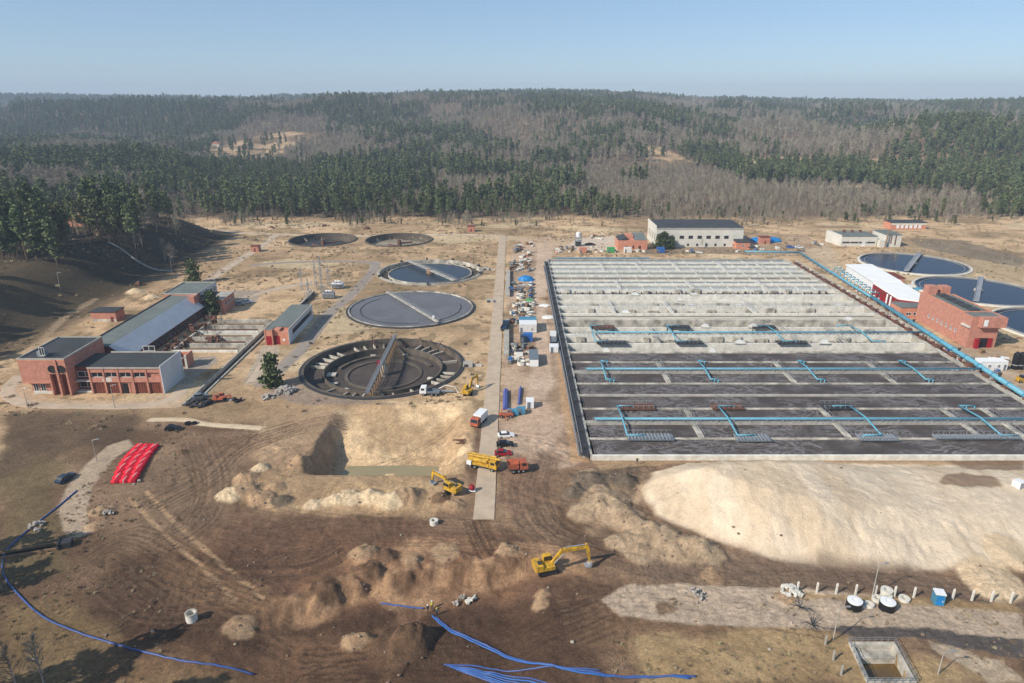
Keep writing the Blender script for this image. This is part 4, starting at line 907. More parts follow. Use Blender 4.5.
# ------------------------------------------------------------------ buildings
def windows(t, x0, x1, z0, z1, n, y, w_=None, name='window', face='front', m='glass', fr='white'):
    """row of framed windows on the face whose plane is y (front) or x (side)"""
    step = (x1 - x0) / n; w_ = w_ or step * .7
    for i in range(n):
        c = x0 + step * (i + .5); a, b = c - w_ / 2, c + w_ / 2
        f = MB(); g_ = MB()
        if face == 'front':
            g_.box(a, b, y - .03, y + .12, z0, z1)
            for (p, q_) in ((a, a + .1), (b - .1, b), (c - .05, c + .05)): f.box(p, q_, y - .08, y + .01, z0, z1)
            f.box(a - .08, b + .08, y - .12, y + .01, z0 - .12, z0 - .004); f.box(a - .04, b + .04, y - .1, y + .01, z1 + .004, z1 + .1)
        else:
            sgn = 1 if face == 'right' else -1; lo, hi = sorted((y - .12 * sgn, y + .03 * sgn)); g_.box(lo, hi, a, b, z0, z1)
            l2, h2 = sorted((y - .01 * sgn, y + .08 * sgn))
            for (p, q_) in ((a, a + .1), (b - .1, b), (c - .05, c + .05)): f.box(l2, h2, p, q_, z0, z1)
            l3, h3 = sorted((y - .01 * sgn, y + .12 * sgn)); f.box(l3, h3, a - .08, b + .08, z0 - .12, z0 - .004)
        wn = g_.build(name, m, t); f.build('frame', fr, wn)
def parapet(t, x0, x1, y0, y1, z, h=.45, th=.3, m='concrete'):
    return MB().box(x0, x1, y0, y0 + th, z, z + h).box(x0, x1, y1 - th, y1, z, z + h).box(x0, x0 + th, y0 + th, y1 - th, z, z + h).box(x1 - th, x1, y0 + th, y1 - th, z, z + h).build('parapet', m, t)
# B1: tall block with portholes
t = thing('brick_office', 'tall red brick block with two round portholes above dark slots', 'building', (-147.0, 189.0, 0)); w1, d1, h1 = 14.0, 20.0, 11.5
f = MB()
f.box(0, 8.2, 0, d1, 4.0, h1)                                 # overhanging upper storeys
f.box(1.2, 8.2, 1.6, d1 - .5, 0, 4.0)
f.box(8.2, 8.7, 0, 1.2, 0, h1).box(10.9, 11.5, -.3, 1.2, 0, h1 + .1).box(13.5, 14, 0, 1.2, 0, h1).box(8.7, 10.9, .0, 1.2, 7.0, h1).box(11.5, 13.5, .0, 1.2, 7.0, h1).box(8.2, 14, 1.2, d1, 0, h1)
f.build('wall', 'brick', t)
MB().box(-.02, 8.18, -.06, -.01, 5.6, 5.75).box(-.06, 8.2, -.1, 0, 4.0, 4.25).box(-.06, 14.04, -.1, -.0, h1 - .5, h1).build('string_course', 'brick_orange', t)
for cx in (9.8, 12.5):
    p = MB().lathe([(0, 0), (.95, 0), (.95, .2), (1.2, .2), (1.2, 0)], n=24); p.v = [(x + cx, -z - .01, y + 8.6) for x, y, z in p.v]; p.build('porthole', 'glass', t)
    MB().box(cx - 1.0, cx + 1.0, 1.1, 1.19, .2, 6.9).build('recess_glazing', 'brick_dark', t)
windows(t, 1.5, 8, .9, 3.2, 3, 1.57); MB().box(1.6, 8.1, 1.3, 1.5, 0, .8).build('plinth', 'white_wall', t)
rf = MB().box(.3, w1 - .3, .3, d1 - .3, h1, h1 + .12).build('roof', 'roof_felt', t); parapet(t, -.05, w1 + .05, -.05, d1 + .05, h1, .5, .33, 'concrete')
MB().cbox(5.6, 3.4, h1 + .9, 2.0, 2.0, 1.6).build('roof_vent', 'steel', t); MB().cbox(5.6, 3.4, h1 + 2.0, .8, .8, 1.4).build('vent_pipe', 'dark_steel', t)
for a in ((7.2, 7.2), (8.4, 9.6), (11.2, 13.5)): MB().lathe([(0, 0), (.45, 0), (.45, 1.4), (.7, 1.4), (.7, 1.9), (0, 2.1)], a[0], a[1], 10).build('vent_pipe', 'steel', t); t.children[-1].location.z = h1 + .1
# B2: garage wing
t = thing('garage_wing', 'low red brick garage wing with black roof and a blank pale end wall', 'building', (-127.6, 190.4, 0)); w2, d2, h2 = 21.8, 13.2, 8.3
f = MB().box(0, w2, .5, d2, 0, h2).box(0, w2, .0, .5, 3.7, 5.3).box(0, w2, 0, .5, 6.9, h2)
for k in range(6): f.box(k * (w2 - .5) / 5, k * (w2 - .5) / 5 + .5, -.15, .5, 0, h2 + .1)
f.build('wall', 'brick', t); MB().box(w2, w2 + .25, -.2, d2 + .1, 0, h2 + .8).build('end_wall', 'blue_cladding', t)
for k in range(5):
    a = k * (w2 - .5) / 5 + .55; windows(t, a, a + 3.7, 5.4, 6.8, 1, .47, 3.5)
    d = MB().box(a + .2, a + 3.5, .35, .497, .05, 3.6).build('garage_door', 'brick_dark' if k != 2 else 'brick', t)
    q = MB(); [q.box(a + .25 + j * .8, a + .3 + j * .8, .28, .348, .1, 3.55) for j in range(5)]; q.build('door_batten', 'rust', d)
MB().box(9.6, 10.9, .2, .34, 0, 3.2).build('doorway', 'rubber', t); MB().box(3.9, 6.6, -.02, .03, 3.9, 5.2).build('patched_panel', 'white_wall', t)
MB().box(.1, w2 - .1, .1, d2 - .1, h2, h2 + .1).build('roof', 'roof_felt', t); MB().box(-.1, w2, -.25, .0, h2 - .1, h2 + .35).box(0, w2, d2 - .2, d2 + .1, h2 + .1, h2 + .5).build('parapet', 'concrete', t)
for a in ((5, 5), (8, 9), (13.5, 4), (16, 10), (12, 10.5)): MB().lathe([(0, 0), (.25, 0), (.25, 1.1), (.4, 1.1), (.4, 1.4), (0, 1.5)], a[0], a[1], 8).build('vent_pipe', 'steel', t); t.children[-1].location.z = h2 + .1
# recessed link between the two
t = thing('link_block', 'dark glazed stair link between the porthole block and the garage wing', 'building', (-133.0, 193.0, 0))
MB().box(.05, 5.3, 0, 11, 0, 7.9).build('wall', 'brick_dark', t); windows(t, .3, 5.2, 1.2, 3, 1, -.03, 4.6); windows(t, .3, 5.2, 4.6, 6.2, 1, -.03, 4.6); MB().box(.1, 5.3, -.3, 11, 7.9, 8.05).build('roof', 'roof_felt', t); MB().box(.1, 5.3, -1.6, -.2, 3.5, 3.7).box(.1, 5.3, -1.8, -.05, .0, .4).build('landing', 'white_wall', t)
# B3: long screening hall with slanted glazed roof
t = thing('screening_hall', 'long hall with grey roof and a slanted blue grey glazed side', 'building', (-139.5, 210, 0)); L3 = 59
MB().profx([(0, 0), (12.5, 0), (12.5, 4.2), (7.4, 8), (0, 8.3)], 0, L3).build('wall', 'brick_dark', t)
MB().profx([(-.2, 8.34), (7.5, 8.04), (7.5, 8.3), (-.2, 8.6)], -.2, L3 + .2).build('roof', 'roof_grey', t); MB().profx([(7.5, 8.05), (13.1, 3.9), (13.2, 4.05), (7.55, 8.32)], -.1, L3 + .1).build('glazed_roof', 'blue_cladding', t)
MB().box(-.35, -.0, -.3, L3 + .3, 8.3, 8.9).build('parapet', 'dark_steel', t)
for y in np.arange(1.5, L3, 3.0): MB().box(12.5, 12.75, y, y + .5, 0, 3.9).build('pilaster', 'rust', t)
windows(t, 2, L3 - 1, 1.2, 3.2, 19, 12.5, 2.1, face='right', fr='steel')
# B4: far end block
t = thing('pump_house', 'brick pump house with pale grey roof at the far end of the long hall', 'building', (-142.5, 266.0, 0))
MB().box(0, 13.8, 3.2, 22, 0, 9).box(11.5, 13.8, 0, 3.2, 0, 9).build('wall', 'brick', t); MB().box(0, 13.8, 3.4, 21.9, 9, 9.12).build('roof', 'roof_grey', t); parapet(t, -.1, 13.9, 3.1, 22.1, 9, .5, .3, 'concrete')
MB().box(13.8, 14.0, 6, 22, 5.4, 9.2).build('side_cladding', 'blue_cladding', t); windows(t, 5, 21, 6.2, 8, 5, 14.0, 2.3, face='right')
q = MB(); q.box(0, 3, 0, 3, 0, 0.1); q.build('step', 'concrete', t)
t = thing('pump_annex', 'small brick annex with flat concrete roof right of the pump house', 'building', (-128.0, 271, 0))
MB().box(0, 8.2, 1, 13, 0, 6).build('wall', 'brick', t); MB().box(2.6, 8.5, .6, 13.3, 6, 6.3).build('roof', 'concrete', t); MB().box(0, 2.5, .8, 13, 6, 6.15).build('lower_roof', 'rust', t); windows(t, 2, 12, 3.2, 4.6, 3, 8.2, face='right'); windows(t, .5, 7.5, 1.4, 3, 2, 1.0)
# B5: annex with red door
t = thing('switch_house', 'small annex with bright red door, orange brick front and blue grey side', 'building', (-89.6, 233.7, 0)); w5, d5, h5 = 8.4, 32, 5.6
MB().box(.4, 2.7, 0, d5, 0, h5).box(2.7, 5.2, .9, d5, 0, h5).box(5.2, w5, 0.6, d5, 0, h5 - .8).box(5.2, w5, 4, d5, h5 - .8, h5).build('wall', 'brick_orange', t)
MB().box(-.1, .4, -.1, .7, 0, h5 + .2).box(2.5, 2.9, -.2, .6, 0, h5 + .2).build('pilasters', 'brick', t)
d = MB().box(3.0, 5.1, .72, .895, 0, 3.2).box(.5, 2.4, -.06, -.01, .0, 3.4).build('door', 'red_wall', t); MB().box(4.0, 4.1, .66, .718, 1.2, 1.5).build('handle', 'steel', d)
MB().box(w5, w5 + .12, .6, d5, 0, h5).build('side_cladding', 'blue_cladding', t); windows(t, 5, d5 - 2, 2.6, 4.2, 8, w5 + .12, 3.0, face='right', fr='dark_steel')
MB().box(.2, w5 - .05, 3.8, d5 + .2, h5, h5 + .2).box(.2, 2.8, 0, 3.8, h5, h5 + .18).build('roof', 'roof_grey', t); MB().box(w5 - .05, w5 + .3, 1, d5 + .3, h5, h5 + .3).build('eave', 'concrete', t)
MB().box(6.2, 7.0, .54, .59, 1.4, 2.2).build('sign_panel', 'white', t)
# B6 hut
t = thing('brick_hut', 'isolated low orange brick hut at the foot of the grassy bank', 'building', (-168.6, 260.8, 0))
MB().box(0, 10, 0, 6.5, 0, 4).build('wall', 'brick', t); MB().box(-.3, 10.3, -.3, 6.8, 4, 4.3).build('roof', 'roof_felt', t); MB().box(-.05, 10.05, -.06, -.01, 0, 1.2).build('plinth', 'stained', t); MB().box(7.8, 8.8, -.1, -.02, 0, 2.2).build('door', 'brick_dark', t)
t = thing('ruined_hut', 'tumbledown low brick remains behind the porthole block', 'building', (-162.5, 223, 0))
MB().box(0, 6.5, 0, .5, 0, 2.6).box(0, .5, .5, 6, 0, 2.0).box(6, 6.5, .5, 6, 0, 2.9).build('wall', 'brick', t); MB().prism([(-.3, 2), (6, 1.8), (6.8, 6.2), (.2, 6)], 2.7, 2.9).build('roof_slab', 'stained', t)
MB().cbox(8.4, 4, .8, 2.5, 3, 1.6, .3).build('rubble_block', 'rust', t)
# small brick ruin by grit channels
t = thing('valve_hut', 'small roofless brick shelter between the long hall and the grit channels', 'building', (-112.5, 211, 0))
MB().box(0, .5, 0, 5, 0, 4.2).box(.5, 4, 4.5, 5, 0, 4.0).box(4, 4.6, 0, 5, 0, 4.6).build('wall', 'brick_orange', t); MB().box(4.0, 4.7, -.15, -.01, 0, 4.7).build('pillar', 'white_wall', t)
# B7: big white hall, B8 orange building
t = thing('white_hall', 'largest pale rendered hall with dark roof and a row of small windows, far centre', 'building', (86, 406, 0))
MB().box(.3, 52.4, 0, 27, 0, 11.2).build('wall', 'white_wall', t); MB().profx([(0, 11.2), (.35, 11.2), (.35, 12.8), (0, 12.8)], -.2, 27).build('gable_parapet', 'white_wall', t)
MB().prism([(.36, 0), (52.7, 0), (52.7, 27.3), (.36, 27.3)], 11.2, lambda p: 11.5 + p[1] * .02).build('roof', 'roof_felt', t); MB().box(.3, 52.6, -.3, -.02, 10.9, 11.5).build('eave', 'concrete', t)
windows(t, 13, 45, 5.2, 6.8, 6, 0, 2.6, fr='dark_steel'); windows(t, 17, 50, .8, 2.0, 6, 0, 1.2, fr='dark_steel')
for y in (4, 10, 16, 22): MB().box(.22, .296, y - .6, y + .6, 3.5, 7.5).build('slit_window', 'glass', t)
t = thing('orange_workshop', 'low orange brick workshop with sawtooth dark roof left of the white hall', 'building', (62.5, 398, 0))
MB().box(0, 17.2, 0, 13, 0, 5.6).box(5, 9.5, 5, 13, 5.6, 7.6).build('wall', 'brick_orange', t)
MB().profx([(0, 5.62), (4.8, 5.62), (4.8, 7.4)], .2, 12.8).build('roof', 'roof_felt', t); MB().prism([(9.8, .3), (17, .3), (17, 13), (9.8, 13)], 5.62, lambda p: 5.8 + p[1] * .16).build('roof', 'roof_grey', t)
windows(t, 3, 15, 1.0, 2.4, 3, 0, 1.0, m='brick_dark', fr='dark_steel'); MB().box(12.0, 13.4, -.06, -.01, 0, 2.3).build('door', 'brick_dark', t)
t = thing('orange_shed', 'tiny orange brick shed against the right end of the big pale hall', 'building', (133, 400, 0))
MB().box(0, 8, 0, 6, 0, 4).build('wall', 'brick_orange', t); MB().prism([(-.3, -.3), (8.6, -.3), (8.6, 6.3), (-.3, 6.3)], 4, lambda p: 4.3 + p[1] * .12).build('roof', 'roof_felt', t); windows(t, 2, 6, 1.6, 2.6, 1, 0, 1.4)
# B9
t = thing('white_garage', 'white flat roofed garage with dark strip windows at far right', 'building', (196, 408, 0))
MB().box(2.4, 24, 0, 16, 0, 6).build('wall', 'white_wall', t); MB().prism([(0, 14), (2.4, 0), (2.4, 16), (0, 16)], 0, 6.8).build('side_wing', 'white_wall', t)
MB().box(2.4, 24.2, -.2, 16.2, 6, 6.3).build('roof', 'roof_grey', t); windows(t, 3, 23, 2.0, 2.8, 4, 0, 4.6, fr='steel'); MB().box(15, 17.2, -.08, -.02, 0, 2.8).build('door', 'white', t)
for x in (9, 14, 19): MB().cbox(x, 12, 7.1, 1.2, 1.2, 1.6).build('chimney', 'rust', t)
t = thing('rusty_gable_house', 'small white gabled block with rust streaks beside the far right garage', 'building', (220.4, 406, 0))
MB().box(3.5, 13, 0, 16, 0, 7.2).box(0, 3.2, -.8, 6, 0, 4.2).build('wall', 'white_wall', t); MB().box(3.4, 13.2, -.2, 16.2, 7.2, 7.5).build('roof', 'roof_grey', t)
MB().box(9.2, 10.0, -.05, -.01, 1, 7).box(6.6, 7.3, -.05, -.01, 2, 7).build('rust_streak', 'rust', t); MB().tube([(3.6, -1.4, 0), (3.6, -1.4, 11)], .35, 8).build('flue', 'wood', t); MB().box(4.6, 5.6, -.05, -.01, 0, 2.8).build('door', 'blue_pipe2', t)
t = thing('dark_roof_barrack', 'low red and white barrack with many windows at the forest edge, far right', 'building', (258, 464, 0))
MB().box(0, 24, 0, 10, 0, 4.6).build('wall', 'brick_orange', t); MB().box(-.02, 24.02, -.05, -.01, 3.0, 4.6).build('white_band', 'white_wall', t); MB().box(-.4, 24.4, -.4, 10.4, 4.6, 4.9).build('roof', 'roof_felt', t); windows(t, 3, 21, .9, 2.9, 6, -.05, 1.8, m='white', fr='white')
# small far things
for nm, px, py, w_, h_, d_, lab in (('gate_hut', 471, 232, 4.6, 3.6, 4, 'tiny brick hut beside the back path, centre'), ('gate_hut', 255, 252, 4.4, 3.2, 4.2, 'tiny red brick hut beside the curved left path'), ('gate_hut', 765, 244, 6, 4.0, 5, 'tiny orange hut behind the blue tarpaulin')):
    x, y, z = at(px, py); t = thing(nm, lab, 'hut', (x, y, z)); MB().box(-w_ / 2, w_ / 2, 0, d_, 0, h_).build('wall', 'brick', t); MB().box(-w_ / 2 - .2, w_ / 2 + .2, -.2, d_ + .2, h_, h_ + .25).build('roof', 'brick_dark', t); MB().box(-.5, .5, -.06, -.01, 0, 2.1).build('door', 'brick_dark', t)
# B10: new white hall, one long roof
t = thing('blower_hall', 'new white roofed hall whose front end is clad dark red', 'building', (162.5, 273, 0), R(-5.2))
A = P(838, 263, 8); B = P(854, 262, 8); Cc = P(920, 303, 6.5); D_ = P(868, 287, 6.5)
x0, x1 = 161.0, 172.5; ya, yb = 272.0, 335.0
ox, oy = 161.5, 273
MB().box(x0 - ox, x1 - ox, 302 - oy, yb - oy, 0, 5.8).build('white_wall', 'white', t)
MB().box(x0 - ox, x1 - ox, ya - oy, 301.99 - oy, 0, 5.0).build('front_wall', 'red_wall', t)
MB().prism([(x0 - ox - .6, 302 - oy), (x1 - ox + .6, 302 - oy), (x1 - ox + .6, yb - oy + .5), (x0 - ox - .6, yb - oy + .5)], 5.8, lambda p: 6.1 + (p[0] + .6) * .03).build('roof', 'white_roof', t)
MB().prism([(x0 - ox - .3, ya - oy + 4), (x1 - ox + .6, ya - oy - 2), (x1 - ox + .6, 301.9 - oy), (x0 - ox - .3, 301.9 - oy)], 5.0, lambda p: 5.6 + (p[1] - 0) * .018).build('lower_roof', 'white_roof', t)
q = MB()
for k in range(4): q.box(x0 - ox - .3, x0 - ox - .02, 3 + k * 6.5, 5.5 + k * 6.5, 3.4, 4.2)
q.build('louvre', 'brick_dark', t); MB().box(x0 - ox - .35, x0 - ox - .02, 1, 3.2, 0, 2.6).build('door', 'white', t)
MB().tube([(x0 - ox - .8, 8, 0), (x0 - ox - .8, 8, 4.8)], .4, 10).tube([(x0 - ox - .8, 11.5, 0), (x0 - ox - .8, 11.5, 4.8)], .4, 10).build('exhaust_pipe', 'white', t)
t = thing('brick_transformer_hut', 'squat brick hut behind the white roofed hall next to blue water', 'building', (178, 312, 0))
MB().box(0, 6.6, 0, 11, 0, 4.8).build('wall', 'brick', t); MB().box(-.25, 6.9, -.25, 11.2, 4.8, 5.1).build('roof', 'brick_dark', t); MB().box(5.5, 6.5, -.07, -.01, 0, 2.4).build('door', 'brick_dark', t); MB().cbox(8.6, -1, .9, 2.4, 2.2, 1.8).build('gas_locker', 'white', t)
# B11 tall brick hall
t = thing('brick_pumping_station', 'tall red brick pumping station with small square windows beside the thick blue pipe', 'building', (163.5, 231, 0)); w11, d11 = 10.2, 33
MB().box(0, w11, 0, d11, 0, 11.6).box(2.6, w11 + 1.2, -1.8, 5.0, 8.0, 11.7).build('wall', 'brick', t); 
MB().box(0.3, 3.8, d11 - 4.6, d11 - 1.0, 11.6, 15).box(6.0, 9.6, d11 - 3.5, d11, 11.6, 14.6).build('roof_tower', 'brick', t)
MB().box(.4, w11 - .4, .4, d11 - 5, 11.6, 11.75).build('roof', 'roof_grey', t); q = MB()
for k in range(5): q.box(w11 * .3, w11 * .62, 6 + k * 4.6, 9.4 + k * 4.6, 11.75, 12.5)
q.build('roof_light', 'roof_felt', t); parapet(t, -.06, w11 + .06, 5.1, d11 - 4.8, 11.6, .5, .3, 'brick_orange')
windows(t, 6, 26, 3.6, 4.8, 7, -.0, 1.0, face='left'); MB().box(3.2, 4.6, -1.9, -1.81, 8.6, 11).build('sign_panel', 'white', t)
MB().box(3.0, 7.2, -.1, -.01, 0, 3.6).build('doorway', 'rubber', t); MB().box(2.4, 3.6, -1.3, -.11, 0, 3.6).build('door_leaf', 'red_wall', t); MB().box(7.2, 8.8, -.3, -.11, 0, 3.6).build('door_leaf', 'red_wall', t)
MB().box(-.7, -.02, 0, 4.5, 7.4, 8.0).build('canopy', 'white_wall', t)
t = thing('brick_annex', 'low orange brick annex joined behind the tall pumping station', 'building', (157.6, 264, 0))
MB().box(.2, 12, 1.1, 9, 0, 4.6).build('wall', 'brick_orange', t); MB().box(0, 12.2, .9, 9.2, 4.6, 4.85).build('roof', 'roof_grey', t); windows(t, 2, 8, 1.5, 2.6, 2, 1.1)
# buildings beyond the wood on the bank
for (px, py, w_, h_, m1, lab) in ((80, 226, 15, 9, 'brick_orange', 'red brick house half hidden behind the pines on the bank'), (12, 222, 9, 8, 'brick_orange', 'red brick house seen between pines at far left'), (62, 222, 5, 7, 'cream_floor', 'narrow cream house among the pines on the bank')):
    x, y, z = at(px, py); t = thing('hill_house', lab, 'house', (x, y, z), 0); MB().box(-w_ / 2, w_ / 2, 0, 10, -2, h_).build('wall', m1, t); MB().profx([(-w_ / 2 - .5, h_), (w_ / 2 + .5, h_), (0, h_ + 3)], -.5, 10.5).build('roof', 'brick_dark', t); windows(t, -w_ / 2 + .5, w_ / 2 - .5, h_ - 2.6, h_ - 1.2, 3, 0, 1.2)
for (px, py, w_, m1, lab) in ((227, 152, 14, 'white_wall', 'small white farmhouse in the sandy clearing of the far wood'), (238, 153, 9, 'white_wall', 'smaller pale barn right of the farmhouse in the clearing'), (217, 157, 12, 'cream_floor', 'low sandy coloured barn at the left of the clearing')):
    x, y, z = at(px, py); t = thing('farm_house', lab, 'house', (x, y, z)); MB().box(-w_ / 2, w_ / 2, 0, 9, -2, 5).build('wall', m1, t); MB().profx([(-w_ / 2 - .5, 5), (w_ / 2 + .5, 5), (0, 8.5)], -.5, 9.5).build('roof', 'brick_orange', t)

# ------------------------------------------------------------------ trees
def leafy(mb, cx, cy, cz, rx, rz_, n, s, rg):
    for _ in range(n):
        while True:
            a, b, c = rg.uniform(-1, 1), rg.uniform(-1, 1), rg.uniform(-1, 1)
            if a * a + b * b + c * c < 1: break
        p = Vector((cx + a * rx, cy + b * rx, cz + c * rz_)); u = Vector((rg.gauss(0, 1), rg.gauss(0, 1), rg.gauss(0, .6))).normalized(); v = u.cross(Vector((rg.gauss(0, 1), rg.gauss(0, 1), rg.gauss(0, 1)))).normalized()
        k = s * rg.uniform(.6, 1.3); o = len(mb.v)
        mb.v += [tuple(p + u * k), tuple(p + v * k * .8), tuple(p - u * k), tuple(p - v * k * .8)]; mb.f.append((o, o + 1, o + 2, o + 3))
def pine_mesh(seed, h=22, lo=.42, rad=3.6, ncl=34, nq=13, qs=.75, cone=.28, m='needles'):
    rg = random.Random(seed); tr = MB(); cr = MB()
    lean = rg.uniform(-.5, .5)
    tr.tube([(0, 0, -1), (lean * .3, 0, h * .3), (lean * .7, .1, h * .65), (lean, 0, h * .96)], [.30, .24, .16, .04], 6)
    for i in range(ncl):
        t = lo + (1 - lo) * (i + rg.random()) / ncl; z = h * t
        r = rad * ((1 - t) / (1 - lo)) ** cone * rg.uniform(.35, 1.0) if cone > 0 else rad
        if t < lo + .12: r *= .7
        a = rg.uniform(0, 2 * PI); x, y = lean * t + math.cos(a) * r * .72, math.sin(a) * r * .72
        leafy(cr, x, y, z, rad * .42, rad * .26, nq, qs, rg)
        if i % 2 == 0: tr.tube([(lean * t, 0, z - .8), (x, y, z)], [.08, .03], 4, False)
    leafy(cr, lean, 0, h * .97, rad * .25, rad * .3, nq, qs * .8, rg)
    return tr.mesh('pine_trunk', 'bark'), cr.mesh('pine_crown', m)
def bare_mesh(seed, h=17, nb=26, tw=9, wd=.05, trunk='birch_bark', spread=.26):
    rg = random.Random(seed); tr = MB(); cr = MB()
    tr.tube([(0, 0, -1), (.2, .1, h * .4), (.1, .3, h * .75), (.3, .2, h)], [.2, .15, .08, .02], 5)
    for i in range(nb):
        t = .28 + .7 * i / nb; z = h * t; a = rg.uniform(0, 2 * PI); L = h * spread * (1.15 - t) * rg.uniform(.7, 1.3) + .8
        e = Vector((math.cos(a) * L * .75, math.sin(a) * L * .75, z + L * .8)); b = Vector((.1, .2, z)); cr.tube([b, (b + e) / 2 + Vector((0, 0, .15)), e], [wd * 1.6, wd, wd * .5], 3, False)
        for _ in range(tw):
            q = b + (e - b) * rg.uniform(.25, 1); d = Vector((rg.gauss(0, 1), rg.gauss(0, 1), rg.gauss(.9, .7))).normalized() * rg.uniform(.7, 1.9)
            s = d.cross(Vector((rg.gauss(0, 1), rg.gauss(0, 1), rg.gauss(0, 1)))).normalized() * wd * .9; o = len(cr.v)
            cr.v += [tuple(q - s), tuple(q + s), tuple(q + d)]; cr.f.append((o, o + 1, o + 2))
    return tr.mesh('bare_trunk', trunk), cr.mesh('bare_crown', 'twigs')
pineN = [pine_mesh(k, (22, 24, 18, 23, 20)[k], (.42, .5, .2, .45, .3)[k], (3.6, 3.4, 3.8, 3.2, 3.9)[k], 38, 14, .62, (.22, .25, .5, .25, .35)[k]) for k in range(5)]
youngN = [pine_mesh(40 + k, 10, .05, 5.2, 46, 15, .62, .75, 'needles_young') for k in range(2)]
bareN = [bare_mesh(70 + k, 15 + k, 30, 16, .06) for k in range(2)] + [bare_mesh(72 + k, 13 + k, 34, 18, .065, 'twigs', .42) for k in range(2)]
def tree_at(name, x, y, s, meshes, label, cat, group, rz):
    r = bpy.data.objects.new(name, None); COL.objects.link(r); r.location = (x, y, hz(x, y) - .1); r.rotation_euler = (0, 0, rz); r.scale = (s, s, s * random.uniform(.92, 1.08)); tag(r, label, cat, group)
    for nm, me_ in (('trunk', meshes[0]), ('crown', meshes[1])): o = bpy.data.objects.new(nm, me_); COL.objects.link(o); o.parent = r
    return r
rg = random.Random(21)
# pines along the crest of the bank, clumps measured from the photograph
cnt = 0
def clump(px0, px1, py0, py1, n, z, smin=1.0, smax=1.2, lab='', grp='', meshes=pineN, kind='pine_tree', cat='pine'):
    k = 0
    for i in range(n):
        px = px0 + (px1 - px0) * (i + rg.random()) / n; py = rg.uniform(py0, py1); x, y = P(px, py, z)
        s_ = rg.uniform(smin, smax); third = ('left', 'middle', 'right')[min(2, int(3 * (px - px0) / (px1 - px0)))]; size = 'taller' if s_ > (smin + smax) / 2 else 'lower'; row = 'front' if py > (py0 + py1) / 2 else 'rear'
        tree_at(kind, x, y, s_, rg.choice(meshes), '%s %s, %s %s' % (size, lab or 'pine of the leftmost bank clump', third, row), cat, grp, rg.uniform(0, 6.28))
G1 = 'tall pines on top of the left bank'
clump(-30, 58, 247, 260, 26, 15.3, 1.05, 1.3, '', G1)
clump(-10, 70, 238, 250, 14, 15.5, 1.0, 1.2, 'dark pine of the second row, leftmost bank clump', G1)
clump(68, 100, 226, 236, 6, 15.5, .8, 1.0, 'pine between the two bank clumps', G1)
clump(88, 138, 228, 240, 24, 15.3, 1.0, 1.22, 'pine of the dense middle bank clump', G1)
clump(136, 172, 216, 232, 16, 9, .75, 1.0, 'pine of the clump ending the bank', G1)
G2 = 'bare trees on the bank'
clump(60, 175, 222, 240, 30, 14.5, .45, .85, 'bare tree among the bank pines', G2, bareN, 'bare_tree', 'bare tree')
clump(150, 180, 208, 218, 8, 5, .6, .95, 'bare pale tree at the far foot of the bank', G2, bareN, 'bare_tree', 'bare tree')
for k in range(12):   # further along the crest, out of frame to the left and nearer: they throw the shade on the slope
    x, y = -228 - rg.uniform(0, 30), rg.uniform(205, 262)
    if x / y > -.70: continue
    tree_at('pine_tree', x, y, rg.uniform(1.0, 1.3), rg.choice(pineN), 'tall pine of the leftmost bank clump, at the edge of the photo', 'pine', G1, rg.uniform(0, 6.28))
for k in range(60):
    x, y = rg.uniform(-285, -214), rg.uniform(130, 262)
    tree_at('pine_tree', x, y, rg.uniform(.95, 1.25), rg.choice(pineN), 'tall pine beyond the left edge, throwing its shadow over the grassy bank', 'pine', 'pines beyond the left edge', rg.uniform(0, 6.28))
for k in range(34):
    x, y = rg.uniform(-240, -206), rg.uniform(262, 420)
    if rg.random() < .25: tree_at('pine_tree', x - 6, y, rg.uniform(.9, 1.15), rg.choice(pineN), 'scattered pine along the rim of the grassy bank', 'pine', G1, rg.uniform(0, 6.28))
for k in range(17):   # nearer pines off the lower left corner
    y = rg.uniform(44, 72) if k < 12 else rg.uniform(90, 104); x = -((.84 if k < 12 else .92) + rg.uniform(0, .11)) * (y * .94 + 29)
    tree_at('pine_tree', x, y, rg.uniform(.85, 1.1), rg.choice(pineN), 'tall pine beyond the lower left edge, throwing long shadows on the grass', 'pine', 'pines beyond the lower left edge', rg.uniform(0, 6.28))
for k, (px, py, s) in enumerate(((45, 690, .62), (20, 700, .6), (2, 590, .5))):
    x, y, z = at(px, py); tree_at('bare_tree', x, y, s, bareN[k], ('pale twiggy bare tree poking up at the bottom left corner', 'bare tree just under the bottom left corner', 'bare sapling at the left edge by the dark pipe')[k], 'bare tree', 'bare trees at the lower left', k)
for (px, py, s, lab, mm) in ((194, 283, 1.05, 'single conical evergreen behind the pump house', youngN[0]), (273, 386, .95, 'single bushy evergreen in front of the annex with the red door', youngN[1]), (213, 314, .95, 'narrow olive evergreen beside the pump annex', youngN[0]),
                         (664, 249, 1.0, 'leftmost of three dark evergreens before the pale hall', youngN[0]), (671, 249, .75, 'rightmost low evergreen before the pale hall', youngN[1]), (659, 248, .85, 'evergreen touching the left corner of the pale hall', youngN[1])):
    x, y, z = at(px, py); tree_at('evergreen_tree', x, y, s, mm, lab, 'evergreen', None, 1.0).pop('group', None) if False else tree_at('evergreen_tree', x, y, s, mm, lab, 'evergreen', '', 1.0)
for k in range(14):
    px, py = rg.uniform(198, 222), rg.uniform(318, 342); x, y, z = at(px, py)
    tree_at('bare_bush', x, y, rg.uniform(.16, .26), rg.choice(bareN), 'brown bare bush overgrowing the left ends of the grit channels', 'bush', 'bushes by the grit channels', rg.uniform(0, 6))
